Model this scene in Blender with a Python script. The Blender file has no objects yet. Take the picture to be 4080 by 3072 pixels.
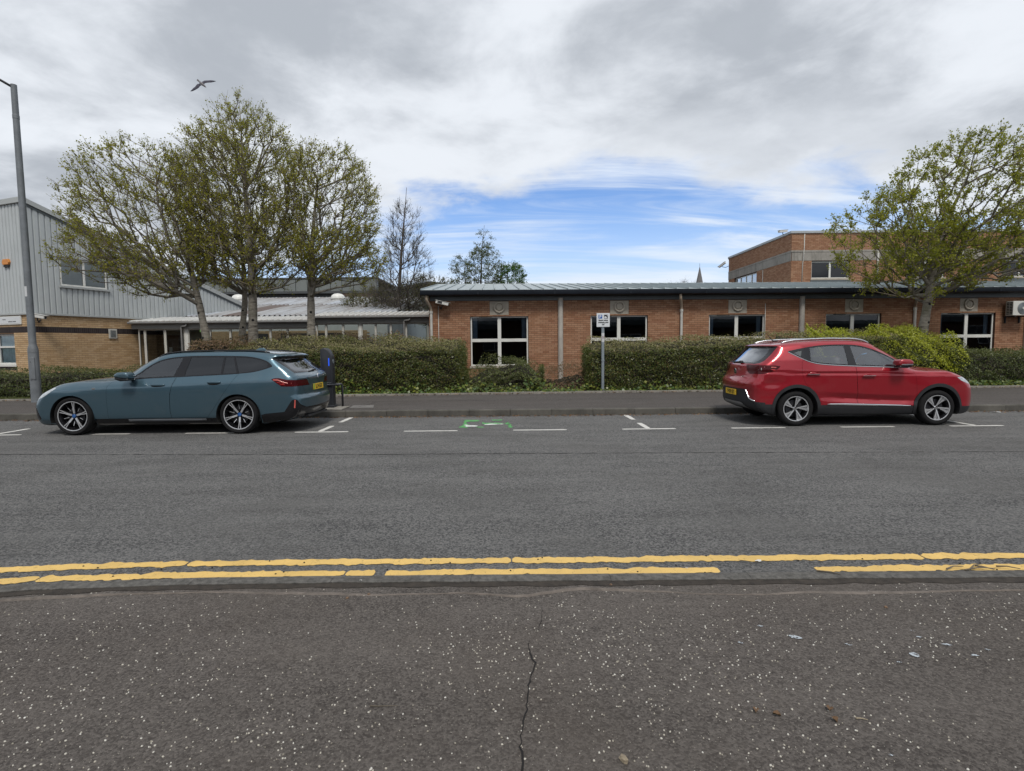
import bpy, bmesh, math, random
import numpy as np
from mathutils import Vector, Matrix

# ---------------------------------------------------------------- camera, sky, sun, exposure
scene = bpy.context.scene
COL = scene.collection
rng = np.random.default_rng(7)
random.seed(7)

cam_d = bpy.data.cameras.new('camera')
cam = bpy.data.objects.new('camera', cam_d)
COL.objects.link(cam)
scene.camera = cam
cam_d.sensor_fit = 'HORIZONTAL'
cam_d.sensor_width = 36.0
cam_d.lens = 36.0 * 2150.0 / 4080.0
cam_d.clip_start = 0.05
cam_d.clip_end = 3000.0
PITCH, ROLL, CAM_H = math.atan(155.0 / 2150.0), 0.0095, 1.53
cam.matrix_world = (Matrix.Translation((0, 0, CAM_H)) @ Matrix.Rotation(math.pi / 2 - PITCH, 4, 'X')
                    @ Matrix.Rotation(-ROLL, 4, 'Z'))

SUN_EL, SUN_AZ = math.radians(56), math.radians(174)      # azimuth clockwise from +Y (the view direction)
world = bpy.data.worlds.new('World')
scene.world = world
world.use_nodes = True

def build_world():
    nt = world.node_tree
    nt.nodes.clear()
    def n(t, **k):
        o = nt.nodes.new(t)
        for a, b in k.items():
            setattr(o, a, b)
        return o
    def lk(a, b):
        nt.links.new(a, b)
    def math_(op, a, b=None, c=None, clamp=False):
        o = n('ShaderNodeMath', operation=op, use_clamp=clamp)
        for i, v in enumerate((a, b, c)):
            if v is None:
                continue
            if isinstance(v, (int, float)):
                o.inputs[i].default_value = v
            else:
                lk(v, o.inputs[i])
        return o.outputs[0]
    def smooth(v, lo, hi, a=0.0, b=1.0):
        o = n('ShaderNodeMapRange', interpolation_type='SMOOTHSTEP')
        lk(v, o.inputs['Value'])
        o.inputs['From Min'].default_value = lo
        o.inputs['From Max'].default_value = hi
        o.inputs['To Min'].default_value = a
        o.inputs['To Max'].default_value = b
        return o.outputs[0]
    def mixc(f, a, b):
        o = n('ShaderNodeMix', data_type='RGBA')
        for s, v in ((0, f), (6, a), (7, b)):
            if isinstance(v, (tuple, list)):
                o.inputs[s].default_value = (*v, 1)
            elif isinstance(v, (int, float)):
                o.inputs[s].default_value = v
            else:
                lk(v, o.inputs[s])
        return o.outputs[2]
    tc = n('ShaderNodeTexCoord')
    sep = n('ShaderNodeSeparateXYZ')
    lk(tc.outputs['Generated'], sep.inputs[0])
    X, Y, Z = sep.outputs
    zc = math_('MAXIMUM', Z, 0.0)
    den = math_('ADD', zc, 0.16)
    px = math_('DIVIDE', X, den)
    py = math_('DIVIDE', Y, den)
    comb = n('ShaderNodeCombineXYZ')
    lk(px, comb.inputs[0]); lk(py, comb.inputs[1])
    P = comb.outputs[0]
    def noise(scale, detail, rough, loc, sx=1.0, sy=1.0, dist=0.0):
        m = n('ShaderNodeMapping')
        m.inputs['Location'].default_value = loc
        m.inputs['Scale'].default_value = (sx, sy, 1)
        lk(P, m.inputs[0])
        o = n('ShaderNodeTexNoise')
        o.inputs['Scale'].default_value = scale
        o.inputs['Detail'].default_value = detail
        o.inputs['Roughness'].default_value = rough
        o.inputs['Distortion'].default_value = dist
        lk(m.outputs[0], o.inputs[0])
        return o.outputs[0]
    sky = n('ShaderNodeTexSky', sky_type='NISHITA')
    sky.sun_disc = False
    sky.sun_elevation = SUN_EL
    sky.sun_rotation = SUN_AZ
    sky.air_density = 1.0
    sky.dust_density = 0.6
    sky.ozone_density = 2.0
    skyc = n('ShaderNodeMix', data_type='RGBA', blend_type='MULTIPLY')
    skyc.inputs[0].default_value = 1.0
    lk(sky.outputs[0], skyc.inputs[6])
    skyc.inputs[7].default_value = (0.040, 0.080, 0.128, 1)
    blue = skyc.outputs[2]
    # pale air and thin streaky high cloud over the blue
    haze_f = smooth(zc, 0.04, 0.30, 0.92, 0.10)
    pale = mixc(haze_f, blue, (0.58, 0.71, 0.89))
    thin = noise(1.5, 10, 0.62, (3.1, 1.7, 0), 0.42, 1.9, 0.8)
    thin2 = noise(0.55, 5, 0.55, (1.3, 5.2, 0), 0.6, 1.4, 0.4)
    t = math_('ADD', math_('MULTIPLY', thin, 0.55), math_('MULTIPLY', thin2, 0.45))
    thin_f = smooth(t, 0.42, 0.59, 0.05, 0.9)
    white = mixc(noise(2.2, 6, 0.6, (8, 2, 0), 0.5, 1.6), (0.58, 0.66, 0.77), (0.77, 0.82, 0.88))
    low = mixc(thin_f, pale, white)
    # the broken grey deck overhead: its far edge lies ahead of the viewer
    e1 = noise(0.55, 6, 0.50, (-0.20, 0.15, 0), 1.0, 1.0, 0.2)
    e2 = noise(2.3, 9, 0.58, (3.5, 2.0, 0), 1.0, 1.0, 0.25)
    edge = math_('ADD', math_('MULTIPLY', math_('SUBTRACT', e1, 0.5), 1.7), math_('MULTIPLY', math_('SUBTRACT', e2, 0.5), 1.0))
    side = math_('MULTIPLY', math_('MINIMUM', px, 0.5), 0.34)
    deck_v = math_('SUBTRACT', math_('SUBTRACT', 2.30, math_('ADD', py, side)), edge)
    deck = smooth(deck_v, -0.10, 0.22)
    g1 = noise(0.95, 7, 0.52, (2.2, 7.3, 0), 1.0, 1.0, 0.25)
    g2 = noise(3.1, 9, 0.60, (5.5, 3.3, 0), 1.0, 1.0, 0.3)
    g = math_('ADD', math_('MULTIPLY', g1, 0.70), math_('MULTIPLY', g2, 0.30))
    g = smooth(g, 0.41, 0.60)
    grey = mixc(g, (0.385, 0.415, 0.46), (0.70, 0.735, 0.785))
    rim = smooth(deck_v, 0.10, 0.70, 0.6, 0.0)
    grey = mixc(rim, grey, (0.70, 0.735, 0.785))
    allc = mixc(deck, low, grey)
    bg = n('ShaderNodeBackground')
    lk(allc, bg.inputs[0])
    bg.inputs[1].default_value = 0.77
    out = n('ShaderNodeOutputWorld')
    lk(bg.outputs[0], out.inputs[0])
build_world()

sun_d = bpy.data.lights.new('sun', 'SUN')
sun_d.energy = 1.5
sun_d.angle = math.radians(15)
sun_d.color = (1.0, 0.95, 0.87)
sun = bpy.data.objects.new('sun', sun_d)
COL.objects.link(sun)
sv = Vector((math.sin(SUN_AZ) * math.cos(SUN_EL), math.cos(SUN_AZ) * math.cos(SUN_EL), math.sin(SUN_EL)))
sun.rotation_euler = sv.to_track_quat('Z', 'Y').to_euler()

scene.view_settings.view_transform = 'Standard'
scene.view_settings.look = 'None'
scene.view_settings.gamma = 1.0
scene.view_settings.exposure = 0.65
scene.view_settings.use_curve_mapping = False
scene.render.engine = 'CYCLES'
scene.cycles.max_bounces = 8
scene.cycles.transparent_max_bounces = 24
scene.cycles.caustics_reflective = False
scene.cycles.caustics_refractive = False

# ---------------------------------------------------------------- helpers
def tag(o, label=None, cat=None, group=None, kind=None):
    if label: o['label'] = label
    if cat: o['category'] = cat
    if group: o['group'] = group
    if kind: o['kind'] = kind
    return o

def empty(name, loc=(0, 0, 0), rz=0.0, parent=None):
    o = bpy.data.objects.new(name, None)
    o.empty_display_size = 0.2
    COL.objects.link(o)
    o.location = loc
    o.rotation_euler = (0, 0, rz)
    if parent: o.parent = parent
    return o

def link(name, me, mat=None, parent=None, loc=None, rot=None):
    o = bpy.data.objects.new(name, me)
    COL.objects.link(o)
    if mat is not None:
        me.materials.clear()
        me.materials.append(mat)
    if parent: o.parent = parent
    if loc is not None: o.location = loc
    if rot is not None: o.rotation_euler = rot
    return o

def np_mesh(name, V, Fq, smooth=False):
    """V (n,3), Fq (m,k) all faces with k corners"""
    V = np.asarray(V, dtype=np.float32); Fq = np.asarray(Fq, dtype=np.int32)
    me = bpy.data.meshes.new(name)
    me.vertices.add(len(V)); me.vertices.foreach_set('co', V.ravel())
    m, k = Fq.shape
    me.loops.add(m * k); me.loops.foreach_set('vertex_index', Fq.ravel())
    me.polygons.add(m)
    me.polygons.foreach_set('loop_start', np.arange(0, m * k, k, dtype=np.int32))
    me.update(calc_edges=True)
    if smooth: me.polygons.foreach_set('use_smooth', np.ones(m, dtype=bool))
    return me

class MB:
    """collects shapes for ONE mesh object"""
    def __init__(s): s.v = []; s.f = []
    def add(s, V, F):
        b = len(s.v); s.v += [tuple(p) for p in V]; s.f += [tuple(b + i for i in f) for f in F]
        return s
    def box(s, x0, x1, y0, y1, z0, z1, M=None, skip=()):
        V = [(x, y, z) for z in (z0, z1) for y in (y0, y1) for x in (x0, x1)]
        F = {'bottom': (0, 2, 3, 1), 'top': (4, 5, 7, 6), 'front': (0, 1, 5, 4), 'back': (2, 6, 7, 3), 'left': (0, 4, 6, 2), 'right': (1, 3, 7, 5)}
        if M is not None: V = [tuple(M @ Vector(p)) for p in V]
        return s.add(V, [f for k, f in F.items() if k not in skip])
    def cyl(s, p0, p1, r0, r1=None, n=16, caps=True):
        r1 = r0 if r1 is None else r1
        p0, p1 = Vector(p0), Vector(p1)
        d = (p1 - p0).normalized()
        a = d.orthogonal().normalized(); b = d.cross(a)
        V = []
        for p, r in ((p0, r0), (p1, r1)):
            for i in range(n):
                t = 2 * math.pi * i / n
                V.append(p + a * (r * math.cos(t)) + b * (r * math.sin(t)))
        F = [(i, (i + 1) % n, n + (i + 1) % n, n + i) for i in range(n)]
        if caps: F += [tuple(range(n - 1, -1, -1)), tuple(range(n, 2 * n))]
        return s.add(V, F)
    def tube(s, pts, r, n=10, caps=True):
        pts = [Vector(p) for p in pts]
        rs = r if isinstance(r, (list, tuple)) else [r] * len(pts)
        V = []; F = []
        up = None
        for i, p in enumerate(pts):
            d = (pts[min(i + 1, len(pts) - 1)] - pts[max(i - 1, 0)]).normalized()
            a = d.orthogonal().normalized() if up is None else (up - d * up.dot(d)).normalized()
            up = a; b = d.cross(a)
            for k in range(n):
                t = 2 * math.pi * k / n
                V.append(p + a * (rs[i] * math.cos(t)) + b * (rs[i] * math.sin(t)))
            if i:
                o = (i - 1) * n
                F += [(o + k, o + (k + 1) % n, o + n + (k + 1) % n, o + n + k) for k in range(n)]
        if caps: F += [tuple(range(n - 1, -1, -1)), tuple(range(len(V) - n, len(V)))]
        return s.add(V, F)
    def lathe(s, prof, axis='z', n=32, c=(0, 0, 0), close=False):
        """prof list of (radius, height along axis)"""
        V = []; F = []
        for (r, h) in prof:
            for i in range(n):
                t = 2 * math.pi * i / n
                a, b = r * math.cos(t), r * math.sin(t)
                p = {'z': (a, b, h), 'y': (a, h, b), 'x': (h, a, b)}[axis]
                V.append((p[0] + c[0], p[1] + c[1], p[2] + c[2]))
        m = len(prof)
        for j in range(m if close else m - 1):
            j2 = (j + 1) % m
            F += [(j * n + i, j * n + (i + 1) % n, j2 * n + (i + 1) % n, j2 * n + i) for i in range(n)]
        return s.add(V, F)
    def prism(s, poly, y0, y1, plane='xz'):
        """polygon in plane, extruded along the third axis"""
        n = len(poly)
        f = {'xz': lambda a, b, h: (a, h, b), 'xy': lambda a, b, h: (a, b, h), 'yz': lambda a, b, h: (h, a, b)}[plane]
        V = [f(a, b, y0) for a, b in poly] + [f(a, b, y1) for a, b in poly]
        F = [tuple(range(n)), tuple(range(2 * n - 1, n - 1, -1))] + [(i, (i + 1) % n, n + (i + 1) % n, n + i) for i in range(n)]
        return s.add(V, F)
    def build(s, name, mat, parent=None, smooth=None, bevel=0.0, loc=None, rot=None, seg=2, fix=True):
        me = bpy.data.meshes.new(name)
        me.from_pydata(s.v, [], s.f)
        bm = bmesh.new(); bm.from_mesh(me)
        if fix: bmesh.ops.recalc_face_normals(bm, faces=bm.faces)
        if bevel:
            es = [e for e in bm.edges if len(e.link_faces) == 2 and e.calc_face_angle(0) > 0.5]
            bmesh.ops.bevel(bm, geom=es, offset=bevel, segments=seg, affect='EDGES', profile=0.5, clamp_overlap=True)
        bm.to_mesh(me); bm.free()
        if smooth:
            me.polygons.foreach_set('use_smooth', [True] * len(me.polygons))
            if smooth is not True: me.set_sharp_from_angle(angle=math.radians(smooth))
        return link(name, me, mat, parent, loc, rot)

def box_obj(name, mat, parent, x0, x1, y0, y1, z0, z1, bevel=0.0, M=None):
    return MB().box(x0, x1, y0, y1, z0, z1, M).build(name, mat, parent, bevel=bevel)

def split_loose(o):
    """every loose piece of a part becomes a part of its own"""
    bm = bmesh.new(); bm.from_mesh(o.data)
    seen = set(); groups = []
    for f in bm.faces:
        if f in seen: continue
        st = [f]; seen.add(f); g = []
        while st:
            q = st.pop(); g.append(q)
            for v in q.verts:
                for k in v.link_faces:
                    if k not in seen: seen.add(k); st.append(k)
        groups.append(g)
    if len(groups) > 1:
        sm = bool(o.data.polygons[0].use_smooth); mat = o.data.materials[0]
        for i, g in enumerate(groups):
            idx = {}; V = []; F = []
            for f in g:
                for v in f.verts:
                    if v not in idx: idx[v] = len(V); V.append(tuple(v.co))
                F.append([idx[v] for v in f.verts])
            me = bpy.data.meshes.new(o.name); me.from_pydata(V, [], F)
            me.polygons.foreach_set('use_smooth', [sm] * len(F))
            if i == 0: o.data = me; me.materials.append(mat)
            else:
                c = o.copy(); c.data = me; me.materials.append(mat); COL.objects.link(c)
    bm.free()

def text_mesh(txt, size, name='lettering', align='CENTER', extrude=0.001, bold=0.0, sx=1.0):
    cu = bpy.data.curves.new(name, 'FONT')
    cu.body = txt; cu.size = size; cu.align_x = align; cu.align_y = 'CENTER'
    cu.extrude = extrude; cu.offset = bold; cu.resolution_u = 3
    o = bpy.data.objects.new(name, cu)
    COL.objects.link(o)
    dg = bpy.context.evaluated_depsgraph_get()
    me = bpy.data.meshes.new_from_object(o.evaluated_get(dg))
    bpy.data.objects.remove(o)
    bpy.data.curves.remove(cu)
    if sx != 1.0:
        for v in me.vertices: v.co.x *= sx
    return me

# ---------------------------------------------------------------- materials
class NT:
    def __init__(s, name):
        s.m = bpy.data.materials.new(name); s.m.use_nodes = True
        s.t = s.m.node_tree; s.t.nodes.clear()
        s.out = s.t.nodes.new('ShaderNodeOutputMaterial')
    def n(s, t, ins=None, **k):
        o = s.t.nodes.new(t)
        for a, b in k.items(): setattr(o, a, b)
        for a, b in (ins or {}).items(): s.set(o, a, b)
        return o
    def set(s, o, a, b):
        i = o.inputs[a]
        if hasattr(b, 'is_linked') or isinstance(b, bpy.types.NodeSocket): s.t.links.new(b, i)
        elif isinstance(b, (tuple, list)) and len(b) == 3 and i.type == 'RGBA': i.default_value = (*b, 1)
        else: i.default_value = b
    def math(s, op, a, b=0.0, clamp=False):
        return s.n('ShaderNodeMath', {0: a, 1: b}, operation=op, use_clamp=clamp).outputs[0]
    def mix(s, f, a, b, blend='MIX'):
        return s.n('ShaderNodeMix', {0: f, 6: a, 7: b}, data_type='RGBA', blend_type=blend).outputs[2]
    def pos(s, sx=1, sy=1, sz=1, obj=False):
        g = s.n('ShaderNodeTexCoord').outputs['Object'] if obj else s.n('ShaderNodeNewGeometry').outputs['Position']
        return s.n('ShaderNodeMapping', {'Vector': g, 'Scale': (sx, sy, sz)}).outputs[0]
    def noise(s, vec, scale, detail=4, rough=0.55, dist=0.0):
        return s.n('ShaderNodeTexNoise', {'Vector': vec, 'Scale': scale, 'Detail': detail, 'Roughness': rough, 'Distortion': dist}).outputs[0]
    def voro(s, vec, scale, feature='F1', out=0, rnd=1.0):
        return s.n('ShaderNodeTexVoronoi', {'Vector': vec, 'Scale': scale, 'Randomness': rnd}, feature=feature).outputs[out]
    def ramp(s, f, stops):
        o = s.n('ShaderNodeValToRGB', {0: f})
        cr = o.color_ramp
        while len(cr.elements) < len(stops): cr.elements.new(0.5)
        for e, (p, c) in zip(cr.elements, stops):
            e.position = p; e.color = (*c, 1) if len(c) == 3 else c
        return o.outputs[0]
    def rng(s, v, a, b, c=0.0, d=1.0, smooth=False):
        return s.n('ShaderNodeMapRange', {'Value': v, 'From Min': a, 'From Max': b, 'To Min': c, 'To Max': d},
                   interpolation_type='SMOOTHSTEP' if smooth else 'LINEAR').outputs[0]
    def bump(s, h, strength=0.3, dist=0.01, normal=None):
        ins = {'Height': h, 'Strength': strength, 'Distance': dist}
        if normal is not None: ins['Normal'] = normal
        return s.n('ShaderNodeBump', ins).outputs[0]
    def bsdf(s, **k):
        o = s.n('ShaderNodeBsdfPrincipled')
        for a, b in k.items(): s.set(o, a.replace('_', ' '), b)
        s.t.links.new(o.outputs[0], s.out.inputs[0])
        return o

def plain(name, col, rough=0.5, metal=0.0, var=0.12, vs=3.0, bump=0.0, bs=60.0, coat=0.0, spec=0.5, dirt=None, obj=False):
    """painted / plain surface with uneven tone, fine relief and optional weathering"""
    t = NT(name)
    p = t.pos(obj=obj)
    a = t.noise(p, vs, 6, 0.6)
    b = t.noise(p, vs * 9, 3, 0.6)
    f = t.math('ADD', t.math('MULTIPLY', a, 0.7), t.math('MULTIPLY', b, 0.3))
    c0 = tuple(max(0, x * (1 - var)) for x in col); c1 = tuple(min(1, x * (1 + var)) for x in col)
    c = t.mix(t.rng(f, 0.35, 0.65), c0, c1)
    if dirt:
        dn = t.noise(t.pos(1.5, 1.5, 0.35, obj=obj), 2.2, 8, 0.7)
        c = t.mix(t.rng(dn, 0.52, 0.78, 0.0, dirt[1]), c, dirt[0])
    k = dict(Base_Color=c, Roughness=t.rng(b, 0.3, 0.7, max(0.02, rough - 0.06), min(1, rough + 0.06)), Metallic=metal, Specular_IOR_Level=spec)
    if coat: k['Coat_Weight'] = coat; k['Coat_Roughness'] = 0.03
    if bump: k['Normal'] = t.bump(t.noise(p, bs, 5, 0.65), bump, 0.01)
    t.bsdf(**k)
    return t.m

def asphalt(name, c0, c1, stain, sc=80.0, bstr=0.5, chips=None, cw=0.45):
    t = NT(name)
    p = t.pos()
    v1 = t.voro(p, sc, out=0)
    vc = t.voro(p, sc, out=1)
    sep = t.n('ShaderNodeSeparateColor', {0: vc}).outputs[0]
    n1 = t.noise(p, 240, 4, 0.7)
    n2 = t.noise(p, 0.7, 7, 0.62)
    n3 = t.noise(t.pos(0.35, 1.6, 1), 1.6, 6, 0.6)
    n4 = t.noise(p, 14, 6, 0.7)
    n5 = t.noise(p, 75, 8, 0.8)
    f = t.math('ADD', t.math('MULTIPLY', sep, cw), t.math('ADD', t.math('MULTIPLY', n5, 0.75 - cw), t.math('MULTIPLY', n4, 0.25)))
    c = t.mix(t.rng(f, 0.5 - 0.09 - 0.16 * cw, 0.5 + 0.09 + 0.16 * cw), c0, c1)
    c = t.mix(t.rng(n2, 0.42, 0.66, 0.0, 0.45, True), c, stain)
    c = t.mix(t.rng(n3, 0.35, 0.7, 0.0, 0.22), c, tuple(x * 1.5 for x in c1))
    if chips:
        vv = t.voro(p, chips[0], out=0); vcol = t.n('ShaderNodeSeparateColor', {0: t.voro(p, chips[0], out=1)}).outputs[1]
        k = t.math('MULTIPLY', t.math('LESS_THAN', vv, chips[1]), t.math('GREATER_THAN', vcol, chips[2]))
        c = t.mix(k, c, chips[3])
    h = t.math('ADD', t.math('MULTIPLY', v1, -1.6 * cw), t.math('MULTIPLY', t.math('ADD', n1, n5), 0.6))
    h = t.math('ADD', h, t.math('MULTIPLY', n4, 0.8))
    t.bsdf(Base_Color=c, Roughness=0.9, Specular_IOR_Level=0.25, Normal=t.bump(h, bstr, 0.012))
    return t.m

def brick_mat(name, cols, rough=0.85):
    """tone per brick: every brick is its own island (or its own object)"""
    t = NT(name)
    g = t.n('ShaderNodeNewGeometry')
    oi = t.n('ShaderNodeObjectInfo')
    r = t.math('FRACT', t.math('ADD', g.outputs['Random Per Island'], oi.outputs['Random']))
    n = len(cols)
    c = t.ramp(r, [(i / (n - 1), q) for i, q in enumerate(cols)])
    p = t.pos()
    c = t.mix(t.rng(t.noise(p, 60, 5, 0.7), 0.3, 0.7, 0.0, 0.35), c, tuple(x * 0.55 for x in cols[0]))
    big = t.noise(t.pos(0.6, 0.6, 1.0), 0.9, 6, 0.65)
    c = t.mix(t.rng(big, 0.45, 0.75, 0.0, 0.4, True), c, tuple(x * 0.62 for x in cols[n // 2]))
    t.bsdf(Base_Color=c, Roughness=rough, Specular_IOR_Level=0.25, Normal=t.bump(t.noise(p, 120, 4, 0.7), 0.4, 0.004))
    return t.m

def leaf_mat(name, cols, rough=0.5, trans=0.35):
    t = NT(name)
    g = t.n('ShaderNodeNewGeometry')
    r = g.outputs['Random Per Island']
    n = len(cols)
    c = t.ramp(r, [(i / (n - 1), q) for i, q in enumerate(cols)])
    big = t.noise(t.pos(), 1.3, 4, 0.6)
    c = t.mix(t.rng(big, 0.3, 0.7, 0.0, 0.45), c, tuple(x * 0.55 for x in cols[n // 2]))
    b = t.n('ShaderNodeBsdfPrincipled', {'Base Color': c, 'Roughness': rough, 'Specular IOR Level': 0.35})
    tr = t.n('ShaderNodeBsdfTranslucent', {0: t.mix(0.5, c, (0.30, 0.36, 0.04))})
    m = t.n('ShaderNodeMixShader', {0: trans, 1: b.outputs[0], 2: tr.outputs[0]})
    t.t.links.new(m.outputs[0], t.out.inputs[0])
    return t.m

def glass_mat(name, tint=(0.5, 0.55, 0.55), refl=1.0, rough=0.0, wav=0.0):
    """thin pane: tinted see-through plus a mirror that grows at grazing angles"""
    t = NT(name)
    nrm = t.bump(t.noise(t.pos(), 1.7, 2, 0.5), wav, 0.05) if wav else None
    tr = t.n('ShaderNodeBsdfTransparent', {0: tint})
    gi = {0: (0.95, 0.97, 1.0), 1: rough}
    if nrm is not None: gi['Normal'] = nrm
    gl = t.n('ShaderNodeBsdfGlossy', gi)
    fi = {'IOR': 1.52}
    fr = t.n('ShaderNodeFresnel', fi)
    m = t.n('ShaderNodeMixShader', {0: t.math('MULTIPLY', fr.outputs[0], refl, True), 1: tr.outputs[0], 2: gl.outputs[0]})
    t.t.links.new(m.outputs[0], t.out.inputs[0])
    return t.m

def paint_mat(name, col, metal=0.45, rough=0.38):
    t = NT(name)
    p = t.pos(obj=True)
    fl = t.noise(p, 900, 2, 0.5)
    c = t.mix(t.rng(fl, 0.3, 0.7, 0.0, 0.25), col, tuple(min(1, x * 1.5) for x in col))
    dust = t.noise(p, 2.5, 7, 0.65)
    c = t.mix(t.rng(dust, 0.5, 0.8, 0.0, 0.10), c, (0.25, 0.22, 0.19))
    t.bsdf(Base_Color=c, Metallic=metal, Roughness=rough, Coat_Weight=1.0, Coat_Roughness=t.rng(dust, 0.3, 0.75, 0.015, 0.07), Coat_IOR=1.5)
    return t.m

def emit_mat(name, col, s):
    t = NT(name)
    t.bsdf(Base_Color=col, Roughness=0.4, Emission_Color=col, Emission_Strength=s)
    return t.m

M = {}
M['road'] = asphalt('road_asphalt', (0.045, 0.046, 0.049), (0.195, 0.192, 0.187), (0.088, 0.086, 0.083), 80.0, 1.0, cw=0.38)
M['path_near'] = asphalt('pavement_asphalt_near', (0.052, 0.045, 0.041), (0.150, 0.134, 0.122), (0.094, 0.078, 0.066), 105.0, 0.9,
                         chips=(95.0, 0.22, 0.90, (0.30, 0.28, 0.24)), cw=0.24)
M['path_far'] = asphalt('pavement_asphalt_far', (0.046, 0.041, 0.039), (0.105, 0.095, 0.089), (0.075, 0.065, 0.059), 70.0, 0.6)
M['kerb'] = plain('kerb_concrete', (0.085, 0.080, 0.070), 0.9, var=0.35, vs=2.0, bump=0.5, bs=120, dirt=((0.030, 0.028, 0.024), 0.75))
M['kerb_near'] = plain('kerb_concrete_worn', (0.115, 0.110, 0.102), 0.9, var=0.5, vs=30.0, bump=1.0, bs=160, dirt=((0.045, 0.040, 0.033), 0.75))
M['edging'] = plain('edging_concrete', (0.24, 0.225, 0.20), 0.9, var=0.3, vs=3.0, bump=0.4, bs=100, dirt=((0.06, 0.055, 0.04), 0.8))
M['soil'] = plain('soil', (0.085, 0.060, 0.042), 0.95, var=0.45, vs=9.0, bump=0.8, bs=40)
M['ground'] = plain('ground_earth', (0.07, 0.075, 0.04), 0.95, var=0.4, vs=0.5, bump=0.5, bs=8)

# ================================================================ GROUND
def sheet(name, poly, z, mat, parent=None, kind=None):
    me = bpy.data.meshes.new(name)
    me.from_pydata([(x, y, z) for x, y in poly], [], [tuple(range(len(poly)))])
    o = link(name, me, mat, parent)
    if kind: o['kind'] = kind
    if me.polygons[0].normal.z < 0: me.flip_normals()
    return o

def interp_line(tab, x):
    return float(np.interp(x, [a for a, b in tab], [b for a, b in tab]))

KERB_N = [(-8, 2.55), (-5, 3.10), (-3.26, 3.33), (-2.44, 3.395), (-1.54, 3.41), (4, 3.395), (9, 3.385)]     # viewer-side edge of the near kerb
KERB_F = 11.88                                                                                         # face of the far kerb
EDGE = [(-60, 14.2), (-14, 15.05), (-5.15, 15.50), (-1.47, 15.72), (2.72, 15.88), (6.34, 15.95), (14.4, 16.4), (60, 18.9)]   # back edge of the far pavement

sheet('ground', [(-900, -900), (900, -900), (900, 1500), (-900, 1500)], -0.06, M['ground'], kind='structure')
road = sheet('road', [(-200, 1.2), (-8, 2.6), (-3.3, 3.42), (-2.0, 3.48), (200, 3.47), (200, KERB_F + 0.02), (-200, KERB_F + 0.02)], 0.0, M['road'], kind='structure')
near_pave = sheet('pavement_near', [(-200, -7)] + [(x, y - 0.018) for x, y in [(-200, -20), (-20, 0.4)] [1:] + KERB_N] + [(200, 3.36), (200, -7)], 0.002, M['path_near'], kind='structure')
far_pave = sheet('pavement_far', [(-200, KERB_F + 0.11), (200, KERB_F + 0.11), (200, 26.0)] + [(x, y) for x, y in EDGE[::-1]] + [(-200, 9.9 + 2.2)], 0.138, M['path_far'], kind='structure')
garden = sheet('garden_soil', [(x, y + 0.05) for x, y in EDGE] + [(60, 60), (-60, 60)], 0.150, M['soil'], kind='structure')
yard = sheet('yard', [(-200, -7.05), (200, -7.05), (200, -200), (-200, -200)], -0.03, M['path_far'], kind='structure')

# near dropped kerb, stone by stone
kn = empty('kerb_near'); kn['kind'] = 'structure'
rk = random.Random(3)
def near_kerb_stone(x0, x1):
    y0a, y0b = interp_line(KERB_N, x0), interp_line(KERB_N, x1)
    w = 0.098
    n = 9
    V, F = [], []
    for i in range(n):
        t = i / (n - 1); x = x0 + (x1 - x0) * t; yf = y0a + (y0b - y0a) * t
        j = rk.uniform(-.004, .004)
        V += [(x, yf + j, -0.05), (x, yf + 0.004 + j, 0.010 + rk.uniform(-.0015, .0015)), (x, yf + 0.05, 0.016), (x, yf + w, 0.013 + rk.uniform(-.001, .001)), (x, yf + w + 0.004, -0.02)]
        if i: F += [((i - 1) * 5 + k, i * 5 + k, i * 5 + k + 1, (i - 1) * 5 + k + 1) for k in range(4)]
    F += [(0, 1, 2, 3, 4), tuple(5 * (n - 1) + k for k in (4, 3, 2, 1, 0))]
    MB().add(V, F).build('kerb_stone', M['kerb_near'], kn, smooth=40)
x = -7.6
while x < 8:
    near_kerb_stone(x, x + 0.9125)
    x += 0.915
# dark silt in the slot between kerb and pavement
M['silt'] = plain('silt', (0.035, 0.028, 0.022), 0.95, var=0.5, vs=14, bump=0.8, bs=60)
sl = MB()
xs = np.linspace(-7.5, 7.5, 260)
V = []
for q in xs:
    y = interp_line(KERB_N, q)
    V += [(q, y - 0.045 - 0.02 * abs(math.sin(q * 7.3)) - rk.uniform(0, .012), 0.0052), (q, y + 0.006, 0.0052)]
sl.add(V, [(2 * i, 2 * i + 2, 2 * i + 3, 2 * i + 1) for i in range(len(xs) - 1)])
sl.build('silt', M['silt'], near_pave, fix=False)

# far kerb, stone by stone
kf = empty('kerb_far'); kf['kind'] = 'structure'
def kerb_mesh(L):
    mb = MB()
    mb.prism([(0.0, -0.04), (0.012, 0.122), (0.028, 0.140), (0.115, 0.146), (0.125, -0.04)], 0.003, L - 0.003, 'yz')
    mb.v = [(p[0], p[1], p[2]) for p in mb.v]
    return mb
km = kerb_mesh(0.915).build('kerb_stone', M['kerb'], kf, bevel=0.004)
km.location = (-22.0, KERB_F, 0)
for i in range(1, 50):
    o = km.copy(); COL.objects.link(o)
    o.location = (-22.0 + 0.915 * i, KERB_F + rk.uniform(-.006, .006), rk.uniform(-.004, .004))
    o.rotation_euler = (0, 0, rk.uniform(-.003, .003))
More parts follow.
